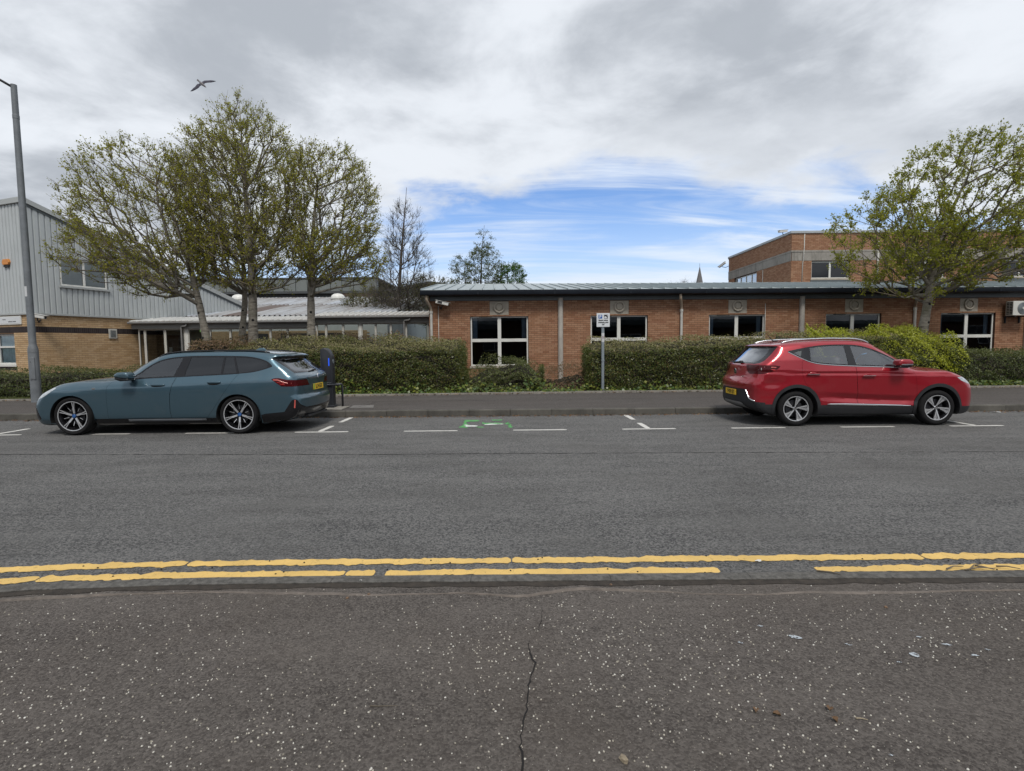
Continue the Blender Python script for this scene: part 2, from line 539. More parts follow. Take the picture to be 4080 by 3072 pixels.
# concrete edging at the back of the far pavement
ke = empty('path_edging'); ke['kind'] = 'structure'
em = MB().box(0.003, 0.912, 0.0, 0.05, -0.02, 0.062, None).build('edging_stone', M['edging'], ke, bevel=0.008)
def edge_at(x): return interp_line(EDGE, x)
x = -21.0; first = True
while x < 24:
    a = math.atan2(edge_at(x + 0.9) - edge_at(x), 0.9)
    o = em if first else em.copy()
    if not first: COL.objects.link(o)
    first = False
    o.location = (x, edge_at(x) + rk.uniform(-.008, .008), 0.135 + rk.uniform(-.006, .006))
    o.rotation_euler = (rk.uniform(-.02, .02), 0, a)
    x += 0.915 * math.cos(a)

# ---- painted markings
def worn_paint(name, col, thr, fine=0.5, sc=26.0):
    t = NT(name)
    p = t.pos()
    n1 = t.noise(p, sc, 8, 0.72)
    n2 = t.noise(p, 3.0, 5, 0.6)
    n3 = t.noise(p, 140, 3, 0.6)
    worn = t.math('ADD', t.math('ADD', t.math('MULTIPLY', n1, 0.6), t.math('MULTIPLY', n2, 0.25)), t.math('MULTIPLY', n3, 0.15))
    wp = t.n('ShaderNodeVectorMath', {0: t.pos(1.0, 0.7, 1), 1: t.n('ShaderNodeVectorMath', {0: t.n('ShaderNodeTexNoise', {'Vector': p, 'Scale': 18.0, 'Detail': 5.0}).outputs[1], 'Scale': 0.10}, operation='SCALE').outputs[0]}, operation='ADD').outputs[0]
    cr = t.voro(wp, 8.0, 'DISTANCE_TO_EDGE', 0)
    crack = t.rng(t.math('ADD', cr, t.math('MULTIPLY', t.math('SUBTRACT', t.noise(p, 30, 4, .6), .5), .05)), 0.003, 0.014, 1, 0)
    c = t.mix(t.rng(n2, 0.3, 0.7), tuple(x * 0.86 for x in col), tuple(min(1, x * 1.08) for x in col))
    c = t.mix(t.math('MULTIPLY', crack, min(1.0, 0.9 * fine)), c, tuple(x * 0.25 for x in col))
    c = t.mix(t.rng(n3, 0.45, 0.75, 0, 0.25), c, tuple(x * 0.5 for x in col))
    b = t.n('ShaderNodeBsdfPrincipled', {'Base Color': c, 'Roughness': 0.75, 'Normal': t.bump(t.math('ADD', n1, n3), 0.35, 0.006)})
    tr = t.n('ShaderNodeBsdfTransparent')
    m = t.n('ShaderNodeMixShader', {0: t.rng(worn, thr, thr + 0.015), 1: b.outputs[0], 2: tr.outputs[0]})
    t.t.links.new(m.outputs[0], t.out.inputs[0])
    return t.m
M['yellow'] = worn_paint('yellow_road_paint', (0.68, 0.455, 0.145), 0.625)
M['white'] = worn_paint('white_road_paint', (0.62, 0.61, 0.58), 0.60, 0.2, 40)
M['green'] = worn_paint('green_road_paint', (0.10, 0.36, 0.11), 0.55, 0.2, 16)
M['white_thin'] = worn_paint('white_symbol_paint', (0.60, 0.62, 0.60), 0.56, 0.2, 18)

def strip(name, pts, w, mat, z=0.004, jit=0.004, step=0.03, ends=True, rr=random.Random(11)):
    """painted stroke along a polyline with ragged edges"""
    P = [Vector((a, b)) for a, b in pts]
    L = []
    for a, b in zip(P[:-1], P[1:]):
        n = max(1, int((b - a).length / step))
        for i in range(n): L.append(a.lerp(b, i / n))
    L.append(P[-1])
    V = []; wob = [0.0, 0.0]
    for i, p in enumerate(L):
        d = (L[min(i + 1, len(L) - 1)] - L[max(i - 1, 0)]).normalized()
        nrm = Vector((-d.y, d.x))
        for k, s in enumerate((-1, 1)):
            wob[k] = wob[k] * 0.55 + rr.gauss(0, jit)
            ww = w / 2 + wob[k]
            if ends and (i == 0 or i == len(L) - 1): ww *= 0.55
            q = p + nrm * (s * ww)
            V.append((q.x, q.y, z))
    me = bpy.data.meshes.new(name)
    me.from_pydata(V, [], [(2 * i, 2 * i + 2, 2 * i + 3, 2 * i + 1) for i in range(len(L) - 1)])
    if me.polygons[0].normal.z < 0: me.flip_normals()
    return link(name, me, mat, road)

def yl(y): return lambda x: y + (interp_line(KERB_N, x) - 3.40 if x < -2.2 else 0) * 0.75
y1, y2 = yl(3.765), yl(3.565)
for a, b in ((-7.5, -2.34), (-2.325, -0.02), (-0.01, 2.92), (2.93, 7.8)):
    strip('yellow_line', [(x, y1(x)) for x in np.linspace(a, b, 12)], 0.098, M['yellow'], jit=0.0070, step=0.022)
for a, b in ((-7.5, -3.2), (-3.19, -1.15), (-1.14, -0.945), (-0.87, 1.395), (2.05, 7.8)):
    strip('yellow_line', [(x, y2(x)) for x in np.linspace(a, b, 12)], 0.092, M['yellow'], jit=0.0070, step=0.022)
for k in range(-6, 8):
    x0 = 2 * k
    if x0 == -14: continue
    strip('bay_line', [(x0 + 0.01, 9.80), (x0 + 0.995, 9.80)], 0.092, M['white'], jit=0.003)
for xc in (-9.55, -3.55, 2.50, 8.52):
    strip('bay_line', [(xc, 9.86), (xc, 10.58)], 0.10, M['white'], jit=0.003)
    strip('bay_line', [(xc, 11.06), (xc, 11.83)], 0.10, M['white'], jit=0.003)
def blot(name, poly, mat, z, parent=None, jit=0.012, seed=0):
    r = random.Random(seed); P = []
    for (a, b), (c, d) in zip(poly, poly[1:] + poly[:1]):
        n = max(2, int(math.hypot(c - a, d - b) / 0.03))
        for i in range(n):
            t = i / n; P.append((a + (c - a) * t + r.gauss(0, jit), b + (d - b) * t + r.gauss(0, jit)))
    return sheet(name, P, z, mat, parent)
for i, pl in enumerate(([(-1.02, 10.18), (-0.96, 10.62), (-0.99, 10.94), (-0.99, 11.25), (-0.7, 11.23), (-0.69, 11.02), (-0.91, 10.99), (-0.94, 10.84), (-0.9, 10.64), (-0.86, 10.51), (-0.85, 10.15)],
           [(-0.70, 10.29), (-0.55, 10.25), (-0.53, 10.16), (-0.66, 10.17)],
           [(-0.62, 10.72), (-0.59, 10.96), (-0.56, 10.78), (-0.28, 10.79), (-0.16, 10.71), (-0.35, 10.54), (-0.55, 10.58)],
           [(-0.14, 10.69), (-0.09, 10.90), (-0.01, 10.4), (-0.01, 10.12), (-0.09, 10.14), (-0.06, 10.31), (-0.08, 10.52), (-0.12, 10.55)],
           [(-0.43, 11.25), (-0.22, 11.25), (-0.22, 11.12), (-0.42, 11.12)])):
    blot('green_paint', pl, M['green'], 0.004, road, 0.012, i)
for i, pl in enumerate(([(-0.93, 10.53), (-0.88, 10.47), (-0.68, 10.43), (-0.64, 10.35), (-0.72, 10.25), (-0.89, 10.22)], [(-0.54, 10.56), (-0.46, 10.63), (-0.22, 10.60), (-0.18, 10.53), (-0.45, 10.46), (-0.54, 10.47)])):
    blot('white_paint', pl, M['white_thin'], 0.008, road, 0.012, i + 9)

# ---- road joint, cracks, worn ridge, patch repairs
M['crack'] = plain('crack_dark', (0.007, 0.006, 0.006), 0.95, var=0.4, vs=20)  # near-black tone; cracks and joints are flat strips laid on, not cut grooves
def crack(name, pts, w, parent, z, jit=0.006, seed=1, step=0.025):
    r = random.Random(seed)
    P = [Vector((a, b)) for a, b in pts]; L = []
    for a, b in zip(P[:-1], P[1:]):
        n = max(1, int((b - a).length / step))
        for i in range(n):
            q = a.lerp(b, i / n); L.append(Vector((q.x + r.gauss(0, jit), q.y + r.gauss(0, jit))))
    L.append(P[-1]); V = []
    for i, p in enumerate(L):
        d = (L[min(i + 1, len(L) - 1)] - L[max(i - 1, 0)]).normalized(); nr = Vector((-d.y, d.x))
        ww = w * (0.25 + 0.9 * r.random()) * min(1, (i + 0.3) / 6)
        for s in (-1, 1):
            q = p + nr * (s * ww / 2); V.append((q.x, q.y, z))
    me = bpy.data.meshes.new(name)
    me.from_pydata(V, [], [(2 * i, 2 * i + 2, 2 * i + 3, 2 * i + 1) for i in range(len(L) - 1)])
    if me.polygons[0].normal.z < 0: me.flip_normals()
    return link(name, me, M['crack'], parent)
crack('crack', [(0.077, 2.719), (0.075, 2.591), (0.101, 2.496), (0.073, 2.409), (0.058, 2.275), (0.045, 2.169), (0.028, 2.072), (0.019, 1.983), (0.025, 1.901), (0.025, 1.844), (0.03, 1.5)], 0.009, near_pave, 0.0062, 0.004)
crack('crack', [(0.16, 3.10), (0.155, 2.95), (0.13, 2.80)], 0.004, near_pave, 0.0062, 0.004, 4)
crack('road_joint', [(-12, 8.1), (-7.6, 7.93), (-3.4, 7.73), (-2.1, 7.66), (-0.7, 7.66), (2.58, 7.58), (7.1, 7.43), (12, 7.3)], 0.022, road, 0.0042, 0.006, 2, 0.05)
crack('pavement_joint', [(-20, 13.7), (-3.9, 13.95), (2, 14.05), (12, 14.4), (22, 14.9)], 0.02, far_pave, 0.1425, 0.006, 5, 0.06)
crack('pavement_joint', [(-3.75, 12.2), (-3.55, 13.2), (-3.5, 14.0)], 0.016, far_pave, 0.1425, 0.008, 6, 0.05)
M['ridge'] = plain('worn_tarmac', (0.135, 0.115, 0.100), 0.95, var=0.35, vs=12, bump=0.7, bs=90)
def ridge():
    pts = [(-4.4, 2.9), (-3.162, 3.217), (-2.499, 3.284), (-1.781, 3.301), (-0.892, 3.251), (-0.317, 3.252), (0.027, 3.201), (0.201, 3.253), (0.409, 3.307), (0.639, 3.289), (1.111, 3.222), (1.386, 3.198), (1.83, 3.232), (2.24, 3.205), (3.149, 3.23), (4.5, 3.25)]
    xs = np.arange(-4.3, 4.4, 0.02); ys = np.interp(xs, [p[0] for p in pts], [p[1] for p in pts])
    k = np.ones(9) / 9; ys = np.convolve(np.pad(ys, 4, mode='edge'), k, 'valid')
    r = random.Random(8); V = []; F = []
    a = 0
    for i, (x, y) in enumerate(zip(xs, ys)):
        a = a * 0.9 + r.gauss(0, 0.0022)
        h = 0.004 + 0.004 * max(0, math.sin(x * 2.1 + 1))
        w = 0.013 + 0.008 * math.sin(x * 3.7)
        y += a
        V += [(x, y - w, 0.0024), (x, y - w * 0.3, 0.003 + h), (x, y + w * 0.4, 0.003 + h), (x, y + w, 0.0024)]
        if i: F += [((i - 1) * 4 + k, i * 4 + k, i * 4 + k + 1, (i - 1) * 4 + k + 1) for k in range(3)]
    MB().add(V, F).build('worn_ridge', M['ridge'], near_pave, smooth=True)
ridge()
M['cover'] = plain('cast_cover', (0.15, 0.142, 0.135), 0.8, var=0.25, vs=6, bump=0.6, bs=80)
sheet('access_cover', [(-3.80, 12.46), (-3.23, 12.49), (-3.37, 13.09), (-3.86, 13.05)], 0.1422, M['cover'], far_pave)

# ---- white stone chips rolled into the near pavement
def chips():
    r = np.random.default_rng(21)
    N = 13000
    X = r.uniform(-4.4, 4.4, N); Y = r.uniform(1.2, 3.33, N)
    den = 0.5 + 0.5 * np.sin(X * 1.7 + 0.6) * np.cos(Y * 2.3 + X * 0.6) + 0.25 * np.sin(X * 5.1) * np.sin(Y * 6.7)
    den *= np.clip((3.33 - Y) / 0.6, 0.15, 1)
    keep = r.random(N) < np.clip(den, 0.16, 1) * 0.80
    X, Y = X[keep], Y[keep]; n = len(X)
    R = r.uniform(0.0024, 0.0060, n); k = 6
    ang = r.uniform(0, 6.28, n)
    th = np.linspace(0, 2 * np.pi, k, endpoint=False)
    rad = R[:, None] * r.uniform(0.72, 1.2, (n, k))
    el = r.uniform(0.6, 1.0, n)
    cx = np.cos(th)[None] * rad; cy = np.sin(th)[None] * rad * el[:, None]
    ca, sa = np.cos(ang)[:, None], np.sin(ang)[:, None]
    bx, by = cx * ca - cy * sa, cx * sa + cy * ca
    low = np.stack([X[:, None] + bx, Y[:, None] + by, np.full((n, k), 0.0008)], -1)
    top = np.stack([X[:, None] + bx * 0.62, Y[:, None] + by * 0.62, np.full((n, k), 0.0052)], -1)
    V = np.concatenate([low, top], 1).reshape(-1, 3)
    b = (np.arange(n) * 2 * k)[:, None]
    i = np.arange(k); j = (i + 1) % k
    side = np.stack([i, j, j + k, i + k], -1)
    Fs = (b[:, :, None] + side[None]).reshape(-1, 4)
    cap = np.array([[6, 7, 8, 9], [6, 9, 10, 11]])
    Fc = (b[:, :, None] + cap[None]).reshape(-1, 4)
    t = NT('chip_stone')
    rn = t.n('ShaderNodeNewGeometry').outputs['Random Per Island']
    t.bsdf(Base_Color=t.ramp(rn, [(0, (0.22, 0.20, 0.16)), (0.35, (0.42, 0.39, 0.33)), (0.7, (0.48, 0.46, 0.41)), (1, (0.58, 0.57, 0.53))]), Roughness=0.8)
    o = link('stone_chips', np_mesh('stone_chips', V, np.concatenate([Fs, Fc])), t.m, near_pave)
    o['kind'] = 'stuff'
chips()

# ---- gull droppings on the near pavement
M['dropping'] = worn_paint('dried_dropping', (0.42, 0.46, 0.50), 0.52, 0.0, 60)
for i, (x, y) in enumerate([(1.333, 2.826), (1.466, 2.713), (1.697, 2.635), (2.112, 2.763), (1.954, 2.544), (1.84, 2.483), (2.185, 2.626), (2.349, 2.581), (2.248, 2.532), (1.391, 1.898), (1.16, 2.663), (2.102, 2.702)]):
    r = random.Random(i + 40); s = r.uniform(0.006, 0.015) if i not in (1, 4) else 0.022
    pl = []
    for k in range(14):
        a = k / 14 * 6.283; q = s * (0.5 + r.random())
        pl.append((x + q * 1.3 * math.cos(a + .3), y + q * 0.8 * math.sin(a)))
    sheet('dropping', pl, 0.0068, M['dropping'], near_pave)

# ================================================================ BUILDINGS
M['brick_red'] = brick_mat('red_brick', [(0.275, 0.135, 0.078), (0.330, 0.175, 0.102), (0.370, 0.205, 0.124), (0.410, 0.242, 0.152), (0.300, 0.146, 0.088)])
M['brick_buff'] = brick_mat('buff_brick', [(0.46, 0.305, 0.165), (0.53, 0.365, 0.205), (0.58, 0.41, 0.24), (0.62, 0.45, 0.28), (0.50, 0.335, 0.19)])
M['brick_dark'] = brick_mat('dark_brick', [(0.030, 0.024, 0.026), (0.045, 0.036, 0.036), (0.055, 0.042, 0.04), (0.04, 0.03, 0.03)])
M['mortar_red'] = plain('mortar_red', (0.085, 0.045, 0.032), 0.95, var=0.2, vs=4)
M['mortar_buff'] = plain('mortar_buff', (0.17, 0.105, 0.065), 0.95, var=0.2, vs=4)
M['mortar_dark'] = plain('mortar_dark', (0.085, 0.075, 0.07), 0.95)
M['upvc'] = plain('white_window_frame', (0.66, 0.66, 0.63), 0.4, var=0.06, dirt=((0.35, 0.33, 0.28), 0.35))
M['sill'] = plain('stone_sill', (0.36, 0.32, 0.27), 0.85, var=0.15, bump=0.3)
M['cast'] = plain('cast_stone', (0.40, 0.36, 0.30), 0.85, var=0.14, vs=5, bump=0.3, bs=90, dirt=((0.2, 0.18, 0.15), 0.4))
M['column'] = plain('column_concrete', (0.40, 0.375, 0.34), 0.85, var=0.16, vs=4, bump=0.3, bs=80, dirt=((0.18, 0.17, 0.15), 0.5))
M['fascia'] = plain('fascia_grey', (0.092, 0.108, 0.118), 0.5, var=0.12, vs=1.2, dirt=((0.06, 0.07, 0.07), 0.4))
M['gutter'] = plain('gutter_navy', (0.014, 0.018, 0.026), 0.5, var=0.2, vs=2.0, spec=0.2)
M['soffit'] = plain('soffit_dark', (0.03, 0.032, 0.035), 0.8)
M['roof_metal'] = plain('roof_metal_green', (0.34, 0.385, 0.395), 0.42, metal=0.15, var=0.10, vs=0.7, dirt=((0.18, 0.22, 0.2), 0.4))
M['downpipe'] = plain('downpipe_white', (0.50, 0.49, 0.46), 0.6, var=0.15, vs=6, dirt=((0.18, 0.17, 0.15), 0.75))
M['downpipe_rust'] = plain('downpipe_rusty', (0.33, 0.27, 0.21), 0.7, var=0.2, vs=8, dirt=((0.24, 0.09, 0.03), 0.9))
M['interior'] = plain('interior_dark', (0.06, 0.065, 0.08), 0.9)
M['curtain'] = plain('curtain_pale', (0.34, 0.40, 0.42), 0.9, var=0.2, vs=9)
M['pane'] = glass_mat('window_glass', (0.46, 0.52, 0.60), 1.0, 0.0, 0.012)
M['pane_clear'] = glass_mat('corridor_glass', (0.62, 0.66, 0.64), 1.1, 0.0, 0.02)
M['pane_bright'] = glass_mat('curtained_window_glass', (0.93, 0.96, 0.97), 1.2, 0.0, 0.02)
M['pane_blue'] = glass_mat('upper_window_glass', (0.5, 0.6, 0.66), 1.3, 0.0, 0.02)
M['pane_sky'] = glass_mat('coated_window_glass', (0.35, 0.42, 0.46), 4.0, 0.0, 0.02)
M['conc'] = plain('concrete_band', (0.27, 0.25, 0.225), 0.9, var=0.2, vs=1.5, bump=0.4, bs=50, dirt=((0.075, 0.07, 0.06), 0.8))
M['cap'] = plain('parapet_capping', (0.36, 0.38, 0.40), 0.45, var=0.1)
M['clad'] = plain('grey_cladding', (0.46, 0.49, 0.50), 0.5, metal=0.0, var=0.06, vs=0.8, dirt=((0.22, 0.24, 0.24), 0.3))
M['clad_trim'] = plain('cladding_trim', (0.38, 0.40, 0.40), 0.48, var=0.08, vs=1.0)
M['corr_roof'] = plain('corrugated_white', (0.60, 0.60, 0.58), 0.6, var=0.12, vs=1.5, dirt=((0.35, 0.32, 0.28), 0.5))
M['corr_valley'] = plain('corrugated_valley', (0.27, 0.25, 0.225), 0.7, var=0.25, vs=1.5, dirt=((0.14, 0.115, 0.095), 0.75))
M['corr_frame'] = plain('corridor_frame_grey', (0.50, 0.49, 0.45), 0.55, var=0.1)
M['corr_fascia'] = plain('corridor_fascia', (0.21, 0.21, 0.205), 0.55, var=0.1, vs=1.0)
M['corr_gutter'] = plain('corridor_gutter', (0.22, 0.22, 0.22), 0.5, var=0.15)
M['sheet_roof'] = None

M['blind_pale'] = plain('blind_pale', (0.72, 0.78, 0.80), 0.8, var=0.1, vs=3)
rb = random.Random(5)
def clip_interval(a, b, cuts):
    segs = [(a, b)]
    for c, d in cuts:
        nx = []
        for s, e in segs:
            if d <= s or c >= e: nx.append((s, e)); continue
            if c > s: nx.append((s, c))
            if d < e: nx.append((d, e))
        segs = nx
    return [(s, e) for s, e in segs if e - s > 0.018]

def brick_face(parent, L, z0, z1, openings, mat, single, focus, u0=0.0, ch=0.075, bl=0.225, proud=0.007, joint=0.010, soldier=None, phase=0.0):
    """bricks of one wall face in the parent's local frame: wall along +x, outside is -y.
    single = number of bricks that stay objects of their own (those nearest `focus`)"""
    rows = []
    n = int(round((z1 - z0) / ch))
    for r in range(n):
        za, zb = z0 + r * ch + joint / 2, z0 + (r + 1) * ch - joint / 2
        zc = (za + zb) / 2
        cuts = [(o[0], o[1]) for o in openings if o[2] <= zc <= o[3]]
        off = (0.5 if r % 2 else 0.0) * bl + phase
        k = int((u0 - off) // bl) - 1
        while True:
            a = k * bl + off + joint / 2; b = a + bl - joint
            k += 1
            if b <= u0: continue
            if a >= u0 + L: break
            for s, e in clip_interval(max(a, u0), min(b, u0 + L), cuts):
                rows.append((s, e, za, zb))
    if soldier:                                     # upright header course
        za, zb, s0, s1, cuts, smat = soldier
        sb = []
        x = s0
        while x < s1 - 0.03:
            for s, e in clip_interval(x + joint / 2, min(x + 0.075, s1) - joint / 2, cuts): sb.append((s, e, za, zb))
            x += 0.075
        mb = MB()
        for s, e, a, b in sb: mb.box(s, e, -proud, 0.02, a, b, skip=('back',))
        o = mb.build('soldier_course', smat, parent, fix=False); o['kind'] = 'stuff'
    full = [q for q in rows if abs((q[1] - q[0]) - (bl - joint)) < 1e-6]
    full.sort(key=lambda q: (abs((q[0] + q[1]) / 2 - focus[0]) * 0.6 + abs((q[2] + q[3]) / 2 - focus[1])))
    one = set(full[:single])
    mb = MB()
    for q in rows:
        if q in one: continue
        d = rb.uniform(-.0015, .0015)
        mb.box(q[0], q[1], -proud + d, 0.015, q[2], q[3], skip=('back',))
    o = mb.build('brickwork', mat, parent, fix=False)
    o['kind'] = 'stuff'
    if one:
        first = None
        for q in full[:single]:
            if first is None:
                first = MB().box(0, bl - joint, -proud, 0.015, 0, ch - joint, skip=('back',)).build('brick', mat, parent, fix=False)
                b = first
            else:
                b = first.copy(); COL.objects.link(b)
            b.location = (q[0], rb.uniform(-.0015, .0015), q[2])

def wall_sheet(name, parent, L, z0, z1, openings, mat, u0=0.0, depth=0.11, y=0.0):
    """backing wall with real openings and reveals"""
    xs = sorted({u0, u0 + L, *[o[0] for o in openings], *[o[1] for o in openings]})
    zs = sorted({z0, z1, *[o[2] for o in openings], *[o[3] for o in openings]})
    xs = [x for x in xs if u0 <= x <= u0 + L]; zs = [z for z in zs if z0 <= z <= z1]
    mb = MB()
    for a, b in zip(xs[:-1], xs[1:]):
        for c, d in zip(zs[:-1], zs[1:]):
            m, k = (a + b) / 2, (c + d) / 2
            if any(o[0] < m < o[1] and o[2] < k < o[3] for o in openings): continue
            mb.add([(a, y, c), (b, y, c), (b, y, d), (a, y, d)], [(0, 1, 2, 3)])
    for o in openings:
        a, b, c, d = o[:4]
        for q in (((a, c), (a, d)), ((a, d), (b, d)), ((b, d), (b, c)), ((b, c), (a, c))):
            (p0, q0), (p1, q1) = q
            mb.add([(p0, y, q0), (p1, y, q1), (p1, y + depth, q1), (p0, y + depth, q0)], [(0, 1, 2, 3)])
    return mb.build(name, mat, parent, fix=False)

def window(parent, x0, x1, z0, z1, cols, rows, y=0.08, fw=0.05, mw=0.07, frame=None, pane=None, sill=None, vent=None, d=0.06, curtain=None, sash=None):
    """window > pane(s), sill, vent; cols/rows are the inner bar positions"""
    frame = frame or M['upvc']; pane = pane or M['pane']
    mb = MB()
    mb.box(x0, x0 + fw, y, y + d, z0, z1); mb.box(x1 - fw, x1, y, y + d, z0, z1)
    mb.box(x0 + fw, x1 - fw, y, y + d, z1 - fw, z1); mb.box(x0 + fw, x1 - fw, y, y + d, z0, z0 + fw)
    zin0, zin1 = z0 + fw, z1 - fw
    cx = [x0 + fw] + list(cols) + [x1 - fw]
    for c in cols: mb.box(c - mw / 2, c + mw / 2, y - 0.004, y + d, zin0, zin1)
    for r in rows:
        for a, b in zip(cx[:-1], cx[1:]):
            a2 = a + (mw / 2 if a in cols else 0); b2 = b - (mw / 2 if b in cols else 0)
            mb.box(a2, b2, y - 0.002, y + d, r - mw * 0.45, r + mw * 0.45)
    w = mb.build('window', frame, parent, bevel=0.004)
    zs = [zin0] + list(rows) + [zin1]
    for a, b in zip(cx[:-1], cx[1:]):
        for c, e in zip(zs[:-1], zs[1:]):
            a2 = a + (mw / 2 if a in cols else 0); b2 = b - (mw / 2 if b in cols else 0)
            c2 = c + (mw * 0.45 if c in rows else 0); e2 = e - (mw * 0.45 if e in rows else 0)
            tl = rb.uniform(-.004, .004); tz = rb.uniform(-.004, .004)
            MB().add([(a2, y + 0.030 + tl + tz, c2), (b2, y + 0.030 - tl + tz, c2), (b2, y + 0.030 - tl - tz, e2), (a2, y + 0.030 + tl - tz, e2)], [(0, 1, 2, 3)]).build('pane', pane, w, fix=False)
    if sill: box_obj('sill', sill, w, x0 - 0.05, x1 + 0.05, y - 0.115, y + 0.02, z0 - 0.09, z0 - 0.002, bevel=0.006)
    if vent: box_obj('trickle_vent', M['soffit'], w, x0 + 0.33, x0 + 0.83, y - 0.022, y - 0.001, z1 - 0.035, z1 - 0.012, bevel=0.003)
    return w

# ---------------------------------------------------------------- low red-brick building along the garden
A = empty('red_brick_building', (-3.165, 20.905, 0.15), math.atan(0.035))
tag(A, 'long single-storey red brick building with dark eaves and pale metal roof', 'building')
LA = 33.0; ZB = -0.15
wins = [2.70 + 4.675 * i for i in range(7)]
opA = [(c - 1.125, c + 1.125, 0.78 + ZB, 2.715 + ZB) for c in wins[:6]]
pan = [(c - 0.372, c + 0.372, 2.745 + ZB, 3.28 + ZB) for c in wins[:6]]
wall_sheet('wall', A, LA, -0.1, 3.55 + ZB, opA, M['mortar_red'])
brick_face(A, LA, 0.0, 3.375 + ZB + 0.075 * 1, opA + pan, M['brick_red'], 300, (1.2, 2.0))
# the short end wall, floor, ceiling and back make a closed, dark room
MB().box(0.0, LA, 0.13, 8.9, -0.1, 3.5 + ZB, skip=('front',)).build('room', M['interior'], A)
MB().add([(0, 0, -.1), (0, 9.0, -.1), (0, 9.0, 3.55 + ZB), (0, 0, 3.55 + ZB)], [(0, 1, 2, 3)]).build('end_wall', M['brick_red'], A, fix=False)
for i, c in enumerate(wins[:6]):
    w = window(A, c - 1.115, c + 1.115, 0.79 + ZB, 2.705 + ZB, [c], [1.78 + ZB], fw=0.055, mw=0.135, sill=M['sill'], vent=True)
    for sgn in (-1, 1):
        if i in (0, 2, 4):
            V = []; n = 14
            xa, xb = (c - 1.05, c - 0.86) if sgn < 0 else (c + 0.88, c + 1.05)
            for k in range(n):
                x = xa + (xb - xa) * k / (n - 1); y = 0.26 + 0.02 * math.sin(k * 2.2)
                V += [(x, y, 1.75 + ZB), (x, y, 2.66 + ZB)]
            MB().add(V, [(2 * k, 2 * k + 2, 2 * k + 3, 2 * k + 1) for k in range(n - 1)]).build('curtain', M['curtain'], w, fix=False, smooth=True)
    # cast panel with a double ring above the window
    p = MB().box(c - 0.365, c + 0.365, -0.012, 0.03, 2.752 + ZB, 3.275 + ZB).build('roundel_panel', M['cast'], A, bevel=0.006)
    cz = 3.045 + ZB
    MB().lathe([(0.215, 0.0), (0.215, -0.050), (0.205, -0.060), (0.160, -0.060), (0.150, -0.050), (0.150, 0.0)], 'y', 40, (c, -0.011, cz)).build('ring', M['cast'], p, smooth=40)
    MB().lathe([(0.125, 0.0), (0.122, -0.036), (0.108, -0.044), (0.0005, -0.044)], 'y', 36, (c, -0.011, cz)).build('boss', M['cast'], p, smooth=40)
for u in (5.07, 14.60, 23.8):
    MB().lathe([(0.10, -0.1), (0.10, 3.39 + ZB)], 'z', 24, (u, -0.055, 0)).build('column', M['column'], A, smooth=True)
def downpipe(parent, u, ztop, name='downpipe', r=0.052, kick=0.14, zlow=0.0, mat=None, top=None, y=-0.08, yt=-0.36):
    m = mat or M['downpipe']
    d = MB().tube([(u, y, ztop - 0.62), (u, y, zlow)], r, 14).build(name, m, parent, smooth=40)
    MB().tube([(u - kick, yt, ztop), (u - kick, yt, ztop - 0.17), (u - kick * 0.9, yt + 0.02, ztop - 0.24), (u - 0.02, y - 0.03, ztop - 0.47), (u, y, ztop - 0.56), (u, y, ztop - 0.66)], r * 1.03, 14).build('swan_neck', top or M['downpipe_rust'], d, smooth=40)
    MB().lathe([(r * 1.0, 0.05), (r * 1.28, 0.045), (r * 1.28, -0.045), (r * 1.0, -0.05)], 'z', 14, (u, y, ztop - 0.66)).build('collar', m, d)
    MB().lathe([(r * 1.0, 0.03), (r * 1.2, 0.028), (r * 1.2, -0.028), (r * 1.0, -0.03)], 'z', 14, (u, y, ztop - 1.75)).build('bracket', m, d)
    return d
downpipe(A, 0.09, 3.53 + ZB)
downpipe(A, 9.80, 3.53 + ZB)
downpipe(A, 19.15, 3.53 + ZB)
for u in (0.36, 13.15):
    MB().tube([(u, -0.018, 3.12 + ZB), (u, -0.018, 0.0)], 0.012, 8).build('conduit', M['downpipe'], A, smooth=True)
# eaves: fascia, soffit, gutter
box_obj('fascia', M['fascia'], A, 0.05, LA, -0.06, -0.012, 3.30 + ZB, 3.475 + ZB, bevel=0.004)
box_obj('soffit', M['soffit'], A, -0.1, LA, -0.42, 0.02, 3.478 + ZB, 3.50 + ZB)
MB().prism([(-0.50, 3.665 + ZB), (-0.505, 3.58 + ZB), (-0.48, 3.50 + ZB), (-0.40, 3.475 + ZB), (-0.36, 3.50 + ZB), (-0.35, 3.66 + ZB)], -0.27, LA, 'yz').build('gutter', M['gutter'], A, smooth=25)
g = None
for u in np.arange(1.9, LA, 2.9):
    MB().box(u - 0.03, u + 0.03, -0.512, -0.49, 3.50 + ZB, 3.668 + ZB).build('gutter_joint', M['gutter'], A)
